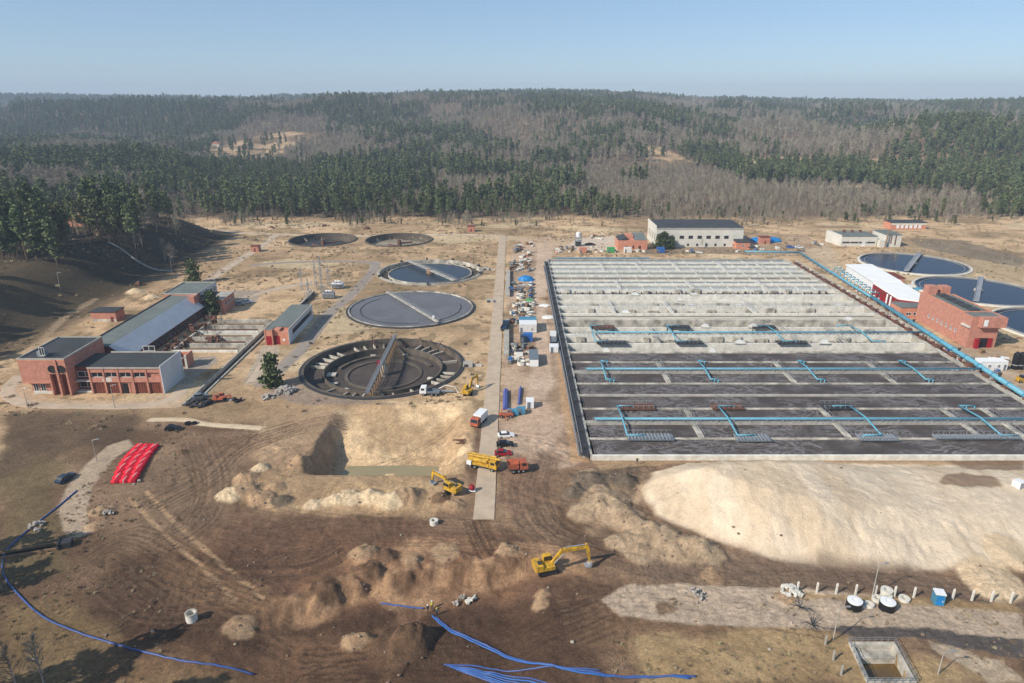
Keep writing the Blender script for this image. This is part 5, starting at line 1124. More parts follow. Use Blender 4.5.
for k, (px, py, s) in enumerate(((702, 248, .35), (1012, 262, .3), (785, 222, .5), (905, 215, .8))):
    x, y, z = at(px, py); tree_at('bare_tree', x, y, s, bareN[k % 4], ('low bare shrub under the windows of the pale hall', 'low bare shrub on the grass strips at far right', 'bare tree behind the blue tarpaulin', 'pale bare tree behind the white garage')[k], 'bare tree', '', k)

# the wood: jittered sites, type by broad zones
def sites(y0, y1, sp, seed):
    r_ = np.random.RandomState(seed); X_, Y_ = [], []
    for y in np.arange(y0, y1, sp):
        W = .80 * y + 40; x = np.arange(-W, W, sp); X_.append(x + r_.uniform(-.48, .48, len(x)) * sp); Y_.append(y + r_.uniform(-.48, .48, len(x)) * sp)
    return np.concatenate(X_), np.concatenate(Y_)
Xs, Ys, Ss = [], [], []
for (a, b, sp, sc) in ((500, 860, 6.3, 1), (860, 1500, 8.2, 1.1), (1500, 3150, 11.5, 1.3)):
    x, y = sites(a, b, sp, int(a)); Xs.append(x); Ys.append(y); Ss.append(np.full(len(x), sc))
fx, fy, fs = np.concatenate(Xs), np.concatenate(Ys), np.concatenate(Ss)
edge = 508 + (fbm(fx, fy * 0, 45, 4, 77) - .5) * 44 + np.where(fx < -240, -70, 0) + 40 * ss(250, 420, fx) * fbm(fx, fy * 0, 50, 2, 78)
keep = (fy > edge) & (clearing(fx, fy) < np.where(np.random.RandomState(8).uniform(0, 1, len(fx)) < .16, 2, .5))
fx, fy, fs = fx[keep], fy[keep], fs[keep]
u = 512 + 720 * fx / fy
big = fbm(fx, fy * .8, 150, 3, 83); small_ = fbm(fx, fy, 46, 3, 84)
pbare = np.interp(u, [0, 200, 350, 420, 640, 760, 1024], [.18, .28, .28, .34, .42, .60, .52])
band = ss(545, 590, fy) * (1 - ss(800, 900, fy))           # brown alder belt in the valley behind the pine fringe
pbare = np.where(band > .5, np.interp(u, [0, 150, 180, 330, 430, 600, 1024], [.05, .1, .3, .12, .75, .88, .80]), pbare)
pbare = np.where((fy < 545), np.interp(u, [0, 130, 180, 330, 440, 600, 1024], [.05, .3, .35, .12, .3, .45, .45]), pbare)
score = (big - .5) * 2.7 + (small_ - .5) * 1.6 + .5 + (np.random.RandomState(44).uniform(0, 1, len(fx)) - .5) * .42
score = score + .34 * ss(380, 300, u) * (fy < 900)
isb = score < pbare * .9 + .05
fz = H(fx, fy)
order = np.argsort(np.hypot(fx, fy))
r_ = np.random.RandomState(5); hs_ = fs * .9 * r_.uniform(.66, 1.15, len(fx)) * (.92 + .3 * (small_ - .4)) * np.where(isb & (fy < 900) & (u > 150), .62, 1.0)
hs_ = np.where((fy < 560) & (u > 440), hs_ * .72, hs_)
hs_ = np.where((fy > 640) & (fy < 1000) & (u > 180) & (u < 305), hs_ * .66, hs_)
vis = np.abs(fx) < .765 * (fy * .94 + 28)
labs = ['pine in the wood edge ' + q for q in ('behind the leftmost bank pines', 'behind the brick houses on the bank', 'behind the far end of the bank', 'above the curved left path', 'behind the left small round tank', 'behind the right small round tank', 'behind the tiny centre brick hut', 'beyond the head of the concrete road', 'behind the mixing tower', 'behind the orange workshop', 'behind the left half of the pale hall', 'behind the right half of the pale hall', 'behind the blue tarpaulin heap', 'behind the white garage', 'beside the long barrack', 'right of the long barrack')]
labb = [l.replace('pine in', 'bare grey brown tree in') for l in labs]
ind = np.zeros(len(fx), bool)
for kind, want, meshes, nm, cat, lb in ((False, 95, pineN, 'pine_tree', 'pine', labs), (True, 200, bareN, 'bare_tree', 'bare tree', labb)):
    got = 0
    for i in order:
        if got >= want: break
        if isb[i] != kind or not vis[i]: continue
        got += 1; ind[i] = True; k = int(np.clip(u[i] // 64, 0, 15)); rg2 = random.Random(int(i))
        r = bpy.data.objects.new(nm, None); COL.objects.link(r); r.location = (fx[i], fy[i], fz[i] - .2); s = float(hs_[i]) * .95; r.scale = (s, s, s); r.rotation_euler = (0, 0, rg2.uniform(0, 6.28))
        tag(r, (('taller ' if hs_[i] > (.86 if u[i] < 440 else .66) else 'shorter ') + lb[k]).replace('grey brown tree', 'tree'), cat, 'front rank of the wood')
        ms = rg2.choice(meshes)
        for n_, me_ in (('trunk', ms[0]), ('crown', ms[1])): o = bpy.data.objects.new(n_, me_); COL.objects.link(o); o.parent = r
def join_meshes(name, pair):
    a, b = pair; me_ = bpy.data.meshes.new(name); vs = [v.co[:] for v in a.vertices]; o = len(vs); vs += [v.co[:] for v in b.vertices]
    fs_ = [tuple(p.vertices) for p in a.polygons] + [tuple(i + o for i in p.vertices) for p in b.polygons]
    me_.from_pydata(vs, [], fs_); me_.materials.append(a.materials[0]); me_.materials.append(b.materials[0])
    me_.polygons.foreach_set('material_index', [0] * len(a.polygons) + [1] * len(b.polygons)); me_.update(); return me_
def scatter(name, label_meshes, idx):
    pc = bpy.data.collections.new(name + '_kinds')
    for k, ms in enumerate(label_meshes): pc.objects.link(bpy.data.objects.new('%s_kind_%d' % (name, k), ms))
    me_ = bpy.data.meshes.new(name); n_ = len(idx); me_.vertices.add(n_); co_ = np.stack([fx[idx], fy[idx], fz[idx] - .2], 1).astype(np.float32); me_.vertices.foreach_set('co', co_.ravel())
    q = np.random.RandomState(3)
    a = me_.attributes.new('scl', 'FLOAT', 'POINT'); a.data.foreach_set('value', hs_[idx].astype(np.float32))
    a = me_.attributes.new('rot', 'FLOAT_VECTOR', 'POINT'); v = np.zeros((n_, 3), np.float32); v[:, 2] = q.uniform(0, 6.28, n_); v[:, 0] = q.normal(0, .03, n_); v[:, 1] = q.normal(0, .03, n_); a.data.foreach_set('vector', v.ravel())
    a = me_.attributes.new('kindno', 'INT', 'POINT'); a.data.foreach_set('value', q.randint(0, len(label_meshes), n_).astype(np.int32))
    me_.update(); o = bpy.data.objects.new(name, me_); COL.objects.link(o)
    ng = bpy.data.node_groups.new(name + '_nodes', 'GeometryNodeTree'); ng.interface.new_socket('Geometry', in_out='INPUT', socket_type='NodeSocketGeometry'); ng.interface.new_socket('Geometry', in_out='OUTPUT', socket_type='NodeSocketGeometry')
    N_ = ng.nodes.new; gi, go = N_('NodeGroupInput'), N_('NodeGroupOutput'); ip = N_('GeometryNodeInstanceOnPoints'); ci = N_('GeometryNodeCollectionInfo'); ci.inputs['Collection'].default_value = pc; ci.inputs['Separate Children'].default_value = True; ci.inputs['Reset Children'].default_value = True
    def na_(t_, nme):
        x = N_('GeometryNodeInputNamedAttribute'); x.data_type = t_; x.inputs['Name'].default_value = nme; return x.outputs['Attribute']
    L_ = ng.links.new; L_(gi.outputs[0], ip.inputs['Points']); L_(ci.outputs[0], ip.inputs['Instance']); ip.inputs['Pick Instance'].default_value = True
    L_(na_('INT', 'kindno'), ip.inputs['Instance Index']); L_(na_('FLOAT_VECTOR', 'rot'), ip.inputs['Rotation']); L_(na_('FLOAT', 'scl'), ip.inputs['Scale']); L_(ip.outputs[0], go.inputs[0])
    md = o.modifiers.new('scatter', 'NODES'); md.node_group = ng; o['kind'] = 'stuff'; return o
pineF = [join_meshes('far_pine', pine_mesh(100 + k, (20, 23, 17, 21, 14)[k], (.38, .45, .2, .3, .15)[k], (3.8, 3.4, 4.2, 3.0, 3.6)[k], 26, 13, .72, (.2, .25, .55, .35, .6)[k], 'needles' if k != 2 else 'needles_young')) for k in range(5)]
bareF = [join_meshes('far_bare', bare_mesh(130 + k, 15 + k, 26, 9, .15, 'birch_bark' if k < 2 else 'twigs', .30 if k < 2 else .44)) for k in range(4)]
rest = ~ind
o = scatter('pine_wood', pineF, np.where(rest & ~isb)[0]); o['label'] = 'dark green pine wood covering the valley and hills'
o = scatter('birch_wood', bareF, np.where(rest & isb)[0]); o['label'] = 'grey brown leafless wood in belts and patches between the pines'
# clods, stones and tufts too many to count
def lump(name, m, seed, flat=.6): b_ = MB().blob(0, 0, .1, .5, .42, .5 * flat, seed, 3, 6, .3); return b_.mesh(name, m)
def tuft_mesh(seed):
    q = random.Random(seed); b_ = MB()
    for _ in range(26):
        a = q.uniform(0, 6.28); d = q.uniform(0, .45); h_ = q.uniform(.2, .6); x0, y0 = math.cos(a) * d, math.sin(a) * d; dx, dy = q.uniform(-.3, .3), q.uniform(-.3, .3); b_.add([(x0 - .05, y0, 0), (x0 + .05, y0 + .03, 0), (x0 + dx, y0 + dy, h_)], [(0, 1, 2)])
    return b_.mesh('tuft', 'tuft')
q = np.random.RandomState(31)
qx, qy = q.uniform(-330, 460, 5200), q.uniform(474, 545, 5200); ok = (q.uniform(0, 1, 5200) < .75 * ss(.42, .62, fbm(qx, qy, 22, 3, 401))) & ((qx > -235) | (qy > 500)) & ~((qx > 255) & (qx < 285) & (qy < 480))
fx, fy, hs_ = qx[ok], qy[ok], .14 + .30 * q.uniform(0, 1, ok.sum()) ** 1.5; fz = H(fx, fy); o = scatter('edge_scrub', bareF[2:] + bareF[2:] + [pineF[2]], np.arange(len(fx))); o['label'] = 'low brown scrub along the front edge of the wood'
def blocked(x, y):
    b_ = (x > BX0 - 4) & (x < 182) & (y > BY0 - 1) & (y < BY1 + 3)
    for tx, ty, r in TANKS: b_ |= np.hypot(x - tx, y - ty) < r + 1.5
    b_ |= (np.abs(x + 6) < 3.2) & (y > 122); b_ |= (x > -150) & (x < -100) & (y > 186) & (y < 292); b_ |= (x > -122) & (x < -78) & (y > 180) & (y < 268)
    b_ |= (x > PITX[1]) & (x < PITX[2] + 3) & (y > 146) & (y < 158); b_ |= (x > 60) & (x < 142) & (y > 396) & (y < 436); b_ |= polysd(x, y, SUMP) < 2
    return b_
def put(name, label, meshes, xx, yy, sc):
    global fx, fy, fz, hs_
    fx, fy, hs_ = xx, yy, sc; fz = H(fx, fy) + .2; o = scatter(name, meshes, np.arange(len(fx))); o['label'] = label
def cand(n_, x0, x1, y0, y1): return q.uniform(x0, x1, n_), q.uniform(y0, y1, n_)
x, y = cand(60000, -95, 140, 82, 176)
dens = .02 + .5 * ss(.55, .7, fbm(x, y, 7, 3, 201)) * ss(.35, .6, fbm(x, y, 26, 2, 203))
for (hx, hy, r, hh, k) in HEAPW: dens = np.maximum(dens, (1 - ss(r * .8, r * 1.5, np.hypot(x - hx, y - hy))) * (.9 if k in ('brown', 'grey', 'tan', 'dust') else .25))
sd_ = polysd(x, y, SANDPOLY); dens = np.where(sd_ < 0, .02, dens); ok = (q.uniform(0, 1, len(x)) < dens * .22) & ~blocked(x, y) & (np.abs(x) < .78 * (y * .94 + 29)); ok &= ~((x > 22) & (y < 104) & (y > 90) & (q.uniform(0, 1, len(x)) < .85))
put('soil_clods', 'loose soil clods scattered over the worked ground', [lump('clod', 'clod', k) for k in range(4)], x[ok], y[ok], (.14 + .62 * q.uniform(0, 1, ok.sum()) ** 5))
x, y = cand(900, -95, 140, 84, 176); ok = (q.uniform(0, 1, len(x)) < (.15 + .8 * ss(.5, .65, fbm(x, y, 9, 3, 207)))) & ~blocked(x, y) & (polysd(x, y, SANDPOLY) > -1)
put('stones', 'small pale stones scattered over the worked ground', [lump('stone', 'stone', 20 + k) for k in range(3)], x[ok], y[ok], (.12 + .6 * q.uniform(0, 1, ok.sum()) ** 5))
x, y = cand(120000, -330, 330, 165, 505); dens = .03 + .3 * ss(.5, .66, fbm(x, y, 18, 3, 211)); ok = (q.uniform(0, 1, len(x)) < dens) & ~blocked(x, y) & (np.abs(x) < .78 * (y * .94 + 29)) & ~((x > -3) & (x < 22) & (y < 420)) & ~((x < 22) & (x > -60) & (y < 182))
put('grass_tufts', 'dry grass tufts over the meadows of the plant', [tuft_mesh(k) for k in range(3)], x[ok], y[ok], (.6 + 1.5 * q.uniform(0, 1, ok.sum()) ** 2))
x, y = cand(6000, -100, 90, 80, 165); near_g = (1 - ss(-72, -58, x + .35 * (y - 100))) + ((y < 100) & (x > 14)) * 1.0; ok = (q.uniform(0, 1, len(x)) < near_g * ss(.42, .6, fbm(x, y, 8, 3, 213))) & ~blocked(x, y)
put('near_grass_tufts', 'dry grass tufts at the lower corners of the site', [tuft_mesh(k + 5) for k in range(3)], x[ok], y[ok], (.35 + .7 * q.uniform(0, 1, ok.sum())))

# ------------------------------------------------------------------ haze
hb = MB().box(-6400, 6400, -1500, 6300, -60, 190).build('haze', 'white'); hb['kind'] = 'stuff'
hm = bpy.data.materials.new('haze_air'); hm.use_nodes = True; n = hm.node_tree; n.nodes.remove(n.nodes['Principled BSDF'])
pv = n.nodes.new('ShaderNodeVolumePrincipled'); pv.inputs['Density'].default_value = .00017; pv.inputs['Color'].default_value = (.66, .80, .97, 1); pv.inputs['Anisotropy'].default_value = 0.0
n.links.new(pv.outputs[0], n.nodes['Material Output'].inputs['Volume']); hb.data.materials.clear(); hb.data.materials.append(hm)

# ------------------------------------------------------------------ vehicles and machines
def wheels(t, pts, r, w_=.28):
    for (x, y) in pts:
        wh = MB().tube([(x, y - w_ / 2, r), (x, y + w_ / 2, r)], r, 14).build('wheel', 'rubber', t)
        MB().tube([(x, y - w_ / 2 - .012, r), (x, y + w_ / 2 + .012, r)], r * .5, 10).build('rim', 'steel', wh)
def car(px, py, rz, m, label, L=4.5, z=None, pickup=False):
    x, y, zz = at(px, py); t = thing('parked_car', label, 'car', (x, y, zz + .02), rz); h = L / 2
    MB().profx([(-h, .3), (h, .3), (h, .75), (h - .9, .95), (-h + .2, 1.0), (-h, .85)], -.88, .88).build('body', m, t)
    if pickup:
        MB().profx([(-.3, 1.0), (1.2, .96), (.8, 1.65), (-.1, 1.68)], -.8, .8).build('cabin', m, t); MB().box(-.28, 1.0, -.82, .82, 1.1, 1.5).build('window', 'glass', t); MB().box(-h + .1, -.4, -.75, .75, 1.0, 1.08).build('load_bed', 'dark_steel', t)
    else:
        MB().profx([(-h + .4, .98), (h - 1.1, .95), (h - 1.9, 1.46), (-h + .8, 1.46)], -.76, .76).build('window', 'glass', t); MB().profx([(-h + .85, 1.44), (h - 1.95, 1.44), (h - 2.0, 1.52), (-h + .95, 1.52)], -.72, .72).build('car_roof', m, t)
    wheels(t, [(-h + .8, -.8), (-h + .8, .8), (h - .85, -.8), (h - .85, .8)], .33, .22)
    for s in (-.62, .62): MB().cbox(h, s, .65, .08, .3, .16).build('headlight', 'white', t)
    return t
def truck(px, py, rz, cabm, boxm, label, L=7.5, kind='box', cat='truck'):
    x, y, zz = at(px, py); t = thing('parked_truck', label, cat, (x, y, zz + .02), rz); h = L / 2
    MB().box(-h, h - .2, -1.0, 1.0, .7, 1.0).build('chassis', 'dark_steel', t)
    MB().profx([(h - 2.0, .9), (h, .9), (h, 1.8), (h - .35, 2.8), (h - 2.0, 2.9)], -1.15, 1.15).build('cab', cabm, t)
    MB().profx([(h - .02, 1.85), (h + .03, 1.85), (h - .30, 2.7), (h - .36, 2.7)], -1.0, 1.0).build('windscreen', 'glass', t); MB().box(h - 1.5, h - .5, -1.18, 1.18, 1.9, 2.6).build('window', 'glass', t)
    if kind == 'box': MB().box(-h, h - 2.2, -1.2, 1.2, 1.1, 3.2).build('cargo_box', boxm, t)
    elif kind == 'flat': MB().box(-h, h - 2.2, -1.2, 1.2, 1.02, 1.25).build('flatbed', boxm, t); MB().box(-h, h - 2.2, -1.2, -1.14, 1.25, 1.7).box(-h, h - 2.2, 1.14, 1.2, 1.25, 1.7).build('side_board', boxm, t)
    elif kind == 'tipper': MB().add([(-h, -1.1, 1.2), (h - 2.3, -1.1, 1.1), (h - 2.3, 1.1, 1.1), (-h, 1.1, 1.2), (-h - .3, -1.3, 2.6), (h - 2.3, -1.3, 2.7), (h - 2.3, 1.3, 2.7), (-h - .3, 1.3, 2.6), (-h, -1.05, 2.0), (h - 2.4, -1.05, 2.0), (h - 2.4, 1.05, 2.0), (-h, 1.05, 2.0)], [(0, 3, 2, 1), (0, 1, 5, 4), (1, 2, 6, 5), (2, 3, 7, 6), (3, 0, 4, 7), (8, 9, 10, 11), (4, 5, 9, 8), (5, 6, 10, 9), (6, 7, 11, 10), (7, 4, 8, 11)]).build('tipper_body', boxm, t)
    elif kind == 'pump':
        MB().box(-h, h - 2.2, -1.0, 1.0, 1.0, 1.7).build('machine_deck', boxm, t); MB().tube([(-h + .3, -.5, 2.2), (h - 2.6, -.5, 2.2)], .42, 10).tube([(-h + .3, .45, 2.2), (h - 2.6, .45, 2.2)], .42, 10).build('drum', boxm, t)
        MB().tube([(-h - .2, 0, 2.9), (h + .5, .1, 3.1)], .26, 6).tube([(-h + .1, .5, 3.2), (h - .6, .5, 3.35)], .2, 6).build('folded_boom', 'yellow', t); MB().box(-h + .2, -h + 1.4, -1.3, 1.3, .9, 1.9).build('locker', 'white', t)
    wheels(t, [(-h + 1, -1.0), (-h + 1, 1.0), (-h + 2.3, -1.0), (-h + 2.3, 1.0), (h - 1.2, -1.0), (h - 1.2, 1.0)], .5, .35)
    return t
def excavator(px, py, rz, m, label, reach=8.6, armrz=0.0, up=4.6, track_rz=0.0, sc=1.0, cabm=None, dz=0.0):
    x, y, zz = at(px, py); t = thing('excavator', label, 'excavator', (x, y, zz + dz), rz); t.scale = (sc, sc, sc)
    def rot(mb, a): q = Matrix.Rotation(a, 4, 'Z'); mb.v = [tuple(q @ Vector(v)) for v in mb.v]; return mb
    for s in (-1.2, 1.2):
        prof = [(-1.9, .15), (-1.5, 0), (1.5, 0), (1.9, .15), (2.1, .5), (1.8, .85), (-1.8, .85), (-2.1, .5)]
        tr = rot(MB().profx(prof, s - .3, s + .3), track_rz).build('crawler_track', 'rubber', t)
        rot(MB().box(-1.5, 1.5, s - .33, s + .33, .3, .6), track_rz).build('roller_frame', 'dark_steel', tr)
    MB().lathe([(0, .5), (.9, .5), (.9, 1.05), (0, 1.05)]).build('turntable', 'dark_steel', t)
    MB().prism([(-2.6, -1.1), (-2.3, -1.35), (1.2, -1.35), (1.3, -.2), (1.3, 1.35), (-2.3, 1.35), (-2.6, 1.1)], 1.05, 1.75).build('chassis_body', m, t)
    MB().prism([(-2.7, -1.2), (-2.4, -1.4), (-1.2, -1.4), (-1.2, 1.4), (-2.4, 1.4), (-2.7, 1.2)], 1.1, 2.35).build('engine_cover', m, t)
    MB().box(-2.0, -1.3, -.8, .3, 2.35, 2.45).build('engine_grille', 'dark_steel', t)
    cb_ = MB().profx([(-.6, 1.75), (1.35, 1.75), (1.3, 2.3), (.9, 3.1), (-.6, 3.1)], .35, 1.35).build('cab', cabm or m, t)
    MB().profx([(-.5, 2.15), (1.38, 2.15), (.98, 2.98), (-.5, 2.98)], .31, 1.39).build('window', 'glass', cb_)
    def arm(a, b, w0, w1, th): # box beam with taper
        a, b = Vector(a), Vector(b); d = (b - a).normalized(); n_ = Vector((-d.z, 0, d.x)); o = []
        for p, w_ in ((a, w0), (b, w1)):
            for s1, s2 in ((-1, -1), (1, -1), (1, 1), (-1, 1)): o.append(tuple(p + Vector((0, th * s1, 0)) + n_ * w_ * s2))
        return o, [(0, 3, 2, 1), (4, 5, 6, 7), (0, 1, 5, 4), (1, 2, 6, 5), (2, 3, 7, 6), (3, 0, 4, 7)]
    k = (reach * .36, up); e = (reach * .93, up * 1.0 + .15); tip = (reach * .99, 1.15)
    bm = MB(); [bm.add(*arm(a, b, w0, w1, .24)) for a, b, w0, w1 in (((.9, -.1, 1.7), (k[0], -.1, k[1]), .34, .46), ((k[0], -.1, k[1]), (e[0] - .3, -.1, e[1]), .46, .24))]
    bo = rot(bm, armrz).build('boom', m, t)
    rot(MB().tube([(1.3, -.45, 1.9), (k[0] + .1, -.45, k[1] - .5)], .1, 6).tube([(1.3, .2, 1.9), (k[0] + .1, .2, k[1] - .5)], .1, 6).tube([(k[0] + .2, -.1, k[1] + .6), (e[0] - .5, -.1, e[1] + .6)], .1, 6), armrz).build('hydraulic_ram', 'steel', bo)
    st = MB(); st.add(*arm((e[0] - .35, -.1, e[1] + .75), (e[0], -.1, e[1] - .4), .2, .34, .2)); st.add(*arm((e[0], -.1, e[1] - .4), (tip[0], -.1, tip[1]), .34, .16, .18)); rot(st, armrz).build('stick', m, t)
    bu = MB(); pr = [(tip[0] + .25, tip[1] + .25), (tip[0] + .45, tip[1] - .5), (tip[0] + .1, tip[1] - 1.15), (tip[0] - .7, tip[1] - 1.1), (tip[0] - 1.0, tip[1] - .75), (tip[0] - .3, tip[1] - .7)]
    bu.profx(pr, -.7, .5); rot(bu, armrz).build('bucket', 'steel', t)
    return t
excavator(547, 571, .30, 'yellow', 'yellow crawler excavator reaching right with a long bent boom in the foreground', 8.4, -.12, 4.4, -.05, 1.0)
excavator(451, 492, 2.5, 'yellow', 'smaller yellow excavator digging at the right end of the sand pit', 6.4, 0, 3.4, -.9, .92)
excavator(468, 394, 1.25, 'yellow', 'yellow excavator with raised boom near the drained round tank', 6.0, -.2, 4.6, .3, .9, dz=0)
excavator(221, 401, .1, 'orange', 'small orange digger parked at the end of the sunken channel', 4.2, 0, 2.0, .2, .75)
truck(483, 468, R(-22), 'yellow', 'yellow', 'long yellow concrete pump truck standing across the concrete road', 8.0, 'pump', 'pump truck')
truck(479, 424, R(-112), 'orange', 'white', 'truck with orange cab and white box beside the concrete road', 6.8, 'box')
truck(518, 471, R(10), 'orange', 'orange', 'bright orange tipper truck on the dark muddy track', 4.6, 'tipper')
truck(553, 341, R(88), 'white', 'grey_paint', 'white cab flatbed truck on the dirt track beside the tanks', 7.5, 'flat')
truck(505, 329, R(80), 'navy', 'navy', 'dark blue truck at the edge of the concrete road', 6.5, 'flat')
truck(430, 395, R(178), 'white', 'grey_paint', 'white pickup truck with crane arm below the drained round tank', 6.0, 'flat')
t = thing('crane_trailer', 'pale jointed trailer arm behind the white pickup by the drained tank', 'trailer', at(444, 393)); MB().box(-3, 3, -.5, .5, .6, .85).build('frame', 'steel', t); MB().tube([(-2.6, 0, .9), (.5, 0, 2.6), (3.4, -.4, 2.2), (4.4, -1, .6)], .15, 6).build('arm', 'pale_concrete', t); wheels(t, [(0, -.7), (0, .7)], .4)
car(66, 480, R(76), 'navy', 'dark blue car parked on the pale track at the left')
car(506, 437, R(8), 'white', 'white topmost car of three parked in a column right of the road', 4.3); car(505, 446, R(4), 'black_plastic', 'black car in the middle of three parked in a column', 4.4); car(503, 455, R(2), 'red_wall', 'dark red lowest car of three parked in a column', 4.2)
car(201, 398, R(30), 'grey_paint', 'grey car among scrap at the near end of the sunken channel', 4.4); car(173, 430, R(10), 'black_plastic', 'small black car beside the dark hole left of the worked field', 3.8)
car(247, 303, R(12), 'white', 'white car on the asphalt right of the pump annex', 4.4); car(240, 305, R(12), 'steel', 'silver car on the asphalt beside the pump annex', 4.3)
car(531, 285, R(70), 'white', 'white van like car in the cluttered yard above the blue tarpaulin', 4.6)
car(799, 248, R(-10), 'white', 'white car beyond the bend of the thin blue pipe', 4.4); car(790, 248, R(-10), 'blue', 'blue van beside the white car beyond the pipe bend', 4.8)
t = thing('loader_bucket', 'dark bucket and attachment parts lying beside the orange digger', 'bucket', at(238, 401)); MB().profx([(-.8, 0), (.8, 0), (1, .8), (.6, .8), (.4, .3), (-.6, .3), (-.8, .9), (-1, .9)], -.9, .9).build('shell', 'rubber', t); MB().box(-.2, .2, -1.8, -1.0, .1, .7).build('bracket', 'dark_steel', t)

# ------------------------------------------------------------------ people
def person(px, py, rz, label, top='hivis', hat='white'):
    x, y, z = at(px, py); me_ = bpy.data.meshes.new('person')
    J = [(0, 0, .95), (0, 0, 1.2), (0, 0, 1.42), (0, 0, 1.53), (0, .01, 1.66), (0, .01, 1.78), (-.19, 0, 1.42), (-.26, .05, 1.15), (-.22, .22, .95), (.19, 0, 1.42), (.27, .02, 1.15), (.25, .12, .9), (-.1, 0, .9), (-.12, .05, .5), (-.12, .02, .08), (-.12, .16, .04), (.1, 0, .9), (.13, -.02, .5), (.14, -.08, .08), (.14, .06, .04)]
    E_ = [(0, 1), (1, 2), (2, 3), (3, 4), (4, 5), (2, 6), (6, 7), (7, 8), (2, 9), (9, 10), (10, 11), (0, 12), (12, 13), (13, 14), (14, 15), (0, 16), (16, 17), (17, 18), (18, 19)]
    me_.from_pydata(J, E_, []); o = bpy.data.objects.new('person', me_); COL.objects.link(o); o.location = (x, y, z + .02); o.rotation_euler = (0, 0, rz)
    o.modifiers.new('skin', 'SKIN'); rad = [.16, .16, .17, .06, .10, .07, .08, .055, .04, .08, .055, .04, .1, .07, .05, .045, .1, .07, .05, .045]
    for v, r_ in zip(me_.skin_vertices[0].data, rad): v.radius = (r_, r_ * .85)
    me_.skin_vertices[0].data[0].use_root = True; o.modifiers.new('sub', 'SUBSURF').levels = 1; me_.materials.append(M['trousers']); tag(o, label, 'person')
    MB().lathe([(.19, .98), (.215, 1.2), (.225, 1.42), (.10, 1.5)], n=14).build('jacket', top, o); hh = MB().lathe([(.145, 1.70), (.125, 1.78), (.06, 1.84), (0, 1.85)], n=12).build('helmet', hat, o); MB().blob(0, .015, 1.66, .085, .1, .12, 1, 8, 10, .02).build('face', 'skin', o)
person(432, 609, .4, 'worker in yellow hi-vis jacket standing at the joint of the blue pipes'); person(428, 613, 2.0, 'worker in dark clothes bending over the pipe joint left of the hi-vis worker', 'trousers', 'white'); person(437, 616, 1.2, 'worker in grey beside the clamp right of the pipe joint', 'grey_paint', 'hivis')
person(637, 464, .2, 'lone worker on the earth strip between the tank wall and the sand heap', 'trousers', 'hivis')

# ------------------------------------------------------------------ pipes on the ground
def hose(name, pts, r, m, label, n=6, lift=.0, grp=None, cat='pipe', closed=None):
    sp = smooth_path([at(a, b) for a, b in pts], 10); sp = [(x, y, hz(x, y) + r * .8 + lift) for x, y, z in sp]
    x0, y0, z0 = sp[0]; o = MB().tube([(x - x0, y - y0, z - z0) for x, y, z in sp], r, n).build(name, m, None, True); o.location = (x0, y0, z0); tag(o, label, cat, grp); return o
hose('water_pipe', [(77, 491), (57, 508), (35, 525), (12, 545), (4, 556), (3, 572), (14, 590), (48, 620), (110, 643), (180, 661), (254, 675)], .17, 'hose_blue', 'single long blue pipe curving round the bottom left corner')
hose('water_pipe', [(381, 604), (400, 606), (424, 609)], .17, 'hose_blue', 'short blue pipe running left from the pipe workers')
hose('water_pipe', [(436, 618), (455, 632), (490, 648), (540, 664), (600, 674), (650, 678), (696, 677)], .18, 'hose_blue', 'longer of the two blue pipes sweeping right from the workers')
hose('water_pipe', [(432, 616), (452, 633), (490, 650), (535, 664), (590, 674), (640, 677), (690, 679)], .15, 'blue', 'brighter blue pipe lying just below its twin from the workers', grp=None)
for k in range(7): hose('water_pipe', [(447 + k * 3, 666 + k * 1.2), (480 + k * 2.5, 671 + k * 2.2), (520 + k * 2, 678 + k * 3), (560, 690 + k * 3)], .13, 'blue' if k % 2 else 'hose_blue', 'straight blue pipe in the bundle fanning out at the bottom edge', grp='bundle of blue pipes at the bottom edge')
hose('water_pipe', [(444, 665), (480, 667), (540, 668), (600, 671)], .13, 'hose_blue', 'thin blue pipe lying flat above the bundle at the bottom edge')
# pipe stacks in the yard
def pipe_stack(px, py, L, n, r, m, label, rz=0):
    x, y, z = at(px, py); t = thing('pipe_stack', label, 'pipe stack', (x, y, z), rz)
    for row in range(3):
        for k in range(n - row): MB().tube([((k + row * .5 - n / 2 + .5) * 2 * r, 0, r + row * r * 1.75 + .1), ((k + row * .5 - n / 2 + .5) * 2 * r, L, r + row * r * 1.75 + .1)], r, 8).build('pipe', m, t)
    MB().box(-n * r, n * r, L * .2, L * .2 + .2, 0, .1).box(-n * r, n * r, L * .75, L * .75 + .2, 0, .1).build('timber_bearer', 'wood', t)
pipe_stack(505.5, 410, 13, 4, .2, 'pipe_purple', 'wider left stack of long slate blue pipes in the yard'); pipe_stack(519, 405, 12, 3, .15, 'pipe_purple', 'narrow right stack of slate blue pipes in the yard', R(-3))
t = thing('yard_crane', 'orange steel crane frame at the near end of the left pipe stack', 'machine', at(506, 417)); MB().box(-2, 2, -.6, .6, .5, 1.2).build('body', 'orange', t); MB().tube([(-1.8, -.6, 0), (-1.2, 0, 2.2), (1.2, 0, 2.2), (1.8, -.6, 0)], .12, 5).tube([(0, 0, 1.2), (0, -2.6, .3)], .12, 5).build('outrigger', 'orange', t); wheels(t, [(-1.3, -.8), (1.3, -.8), (-1.3, .8), (1.3, .8)], .45)
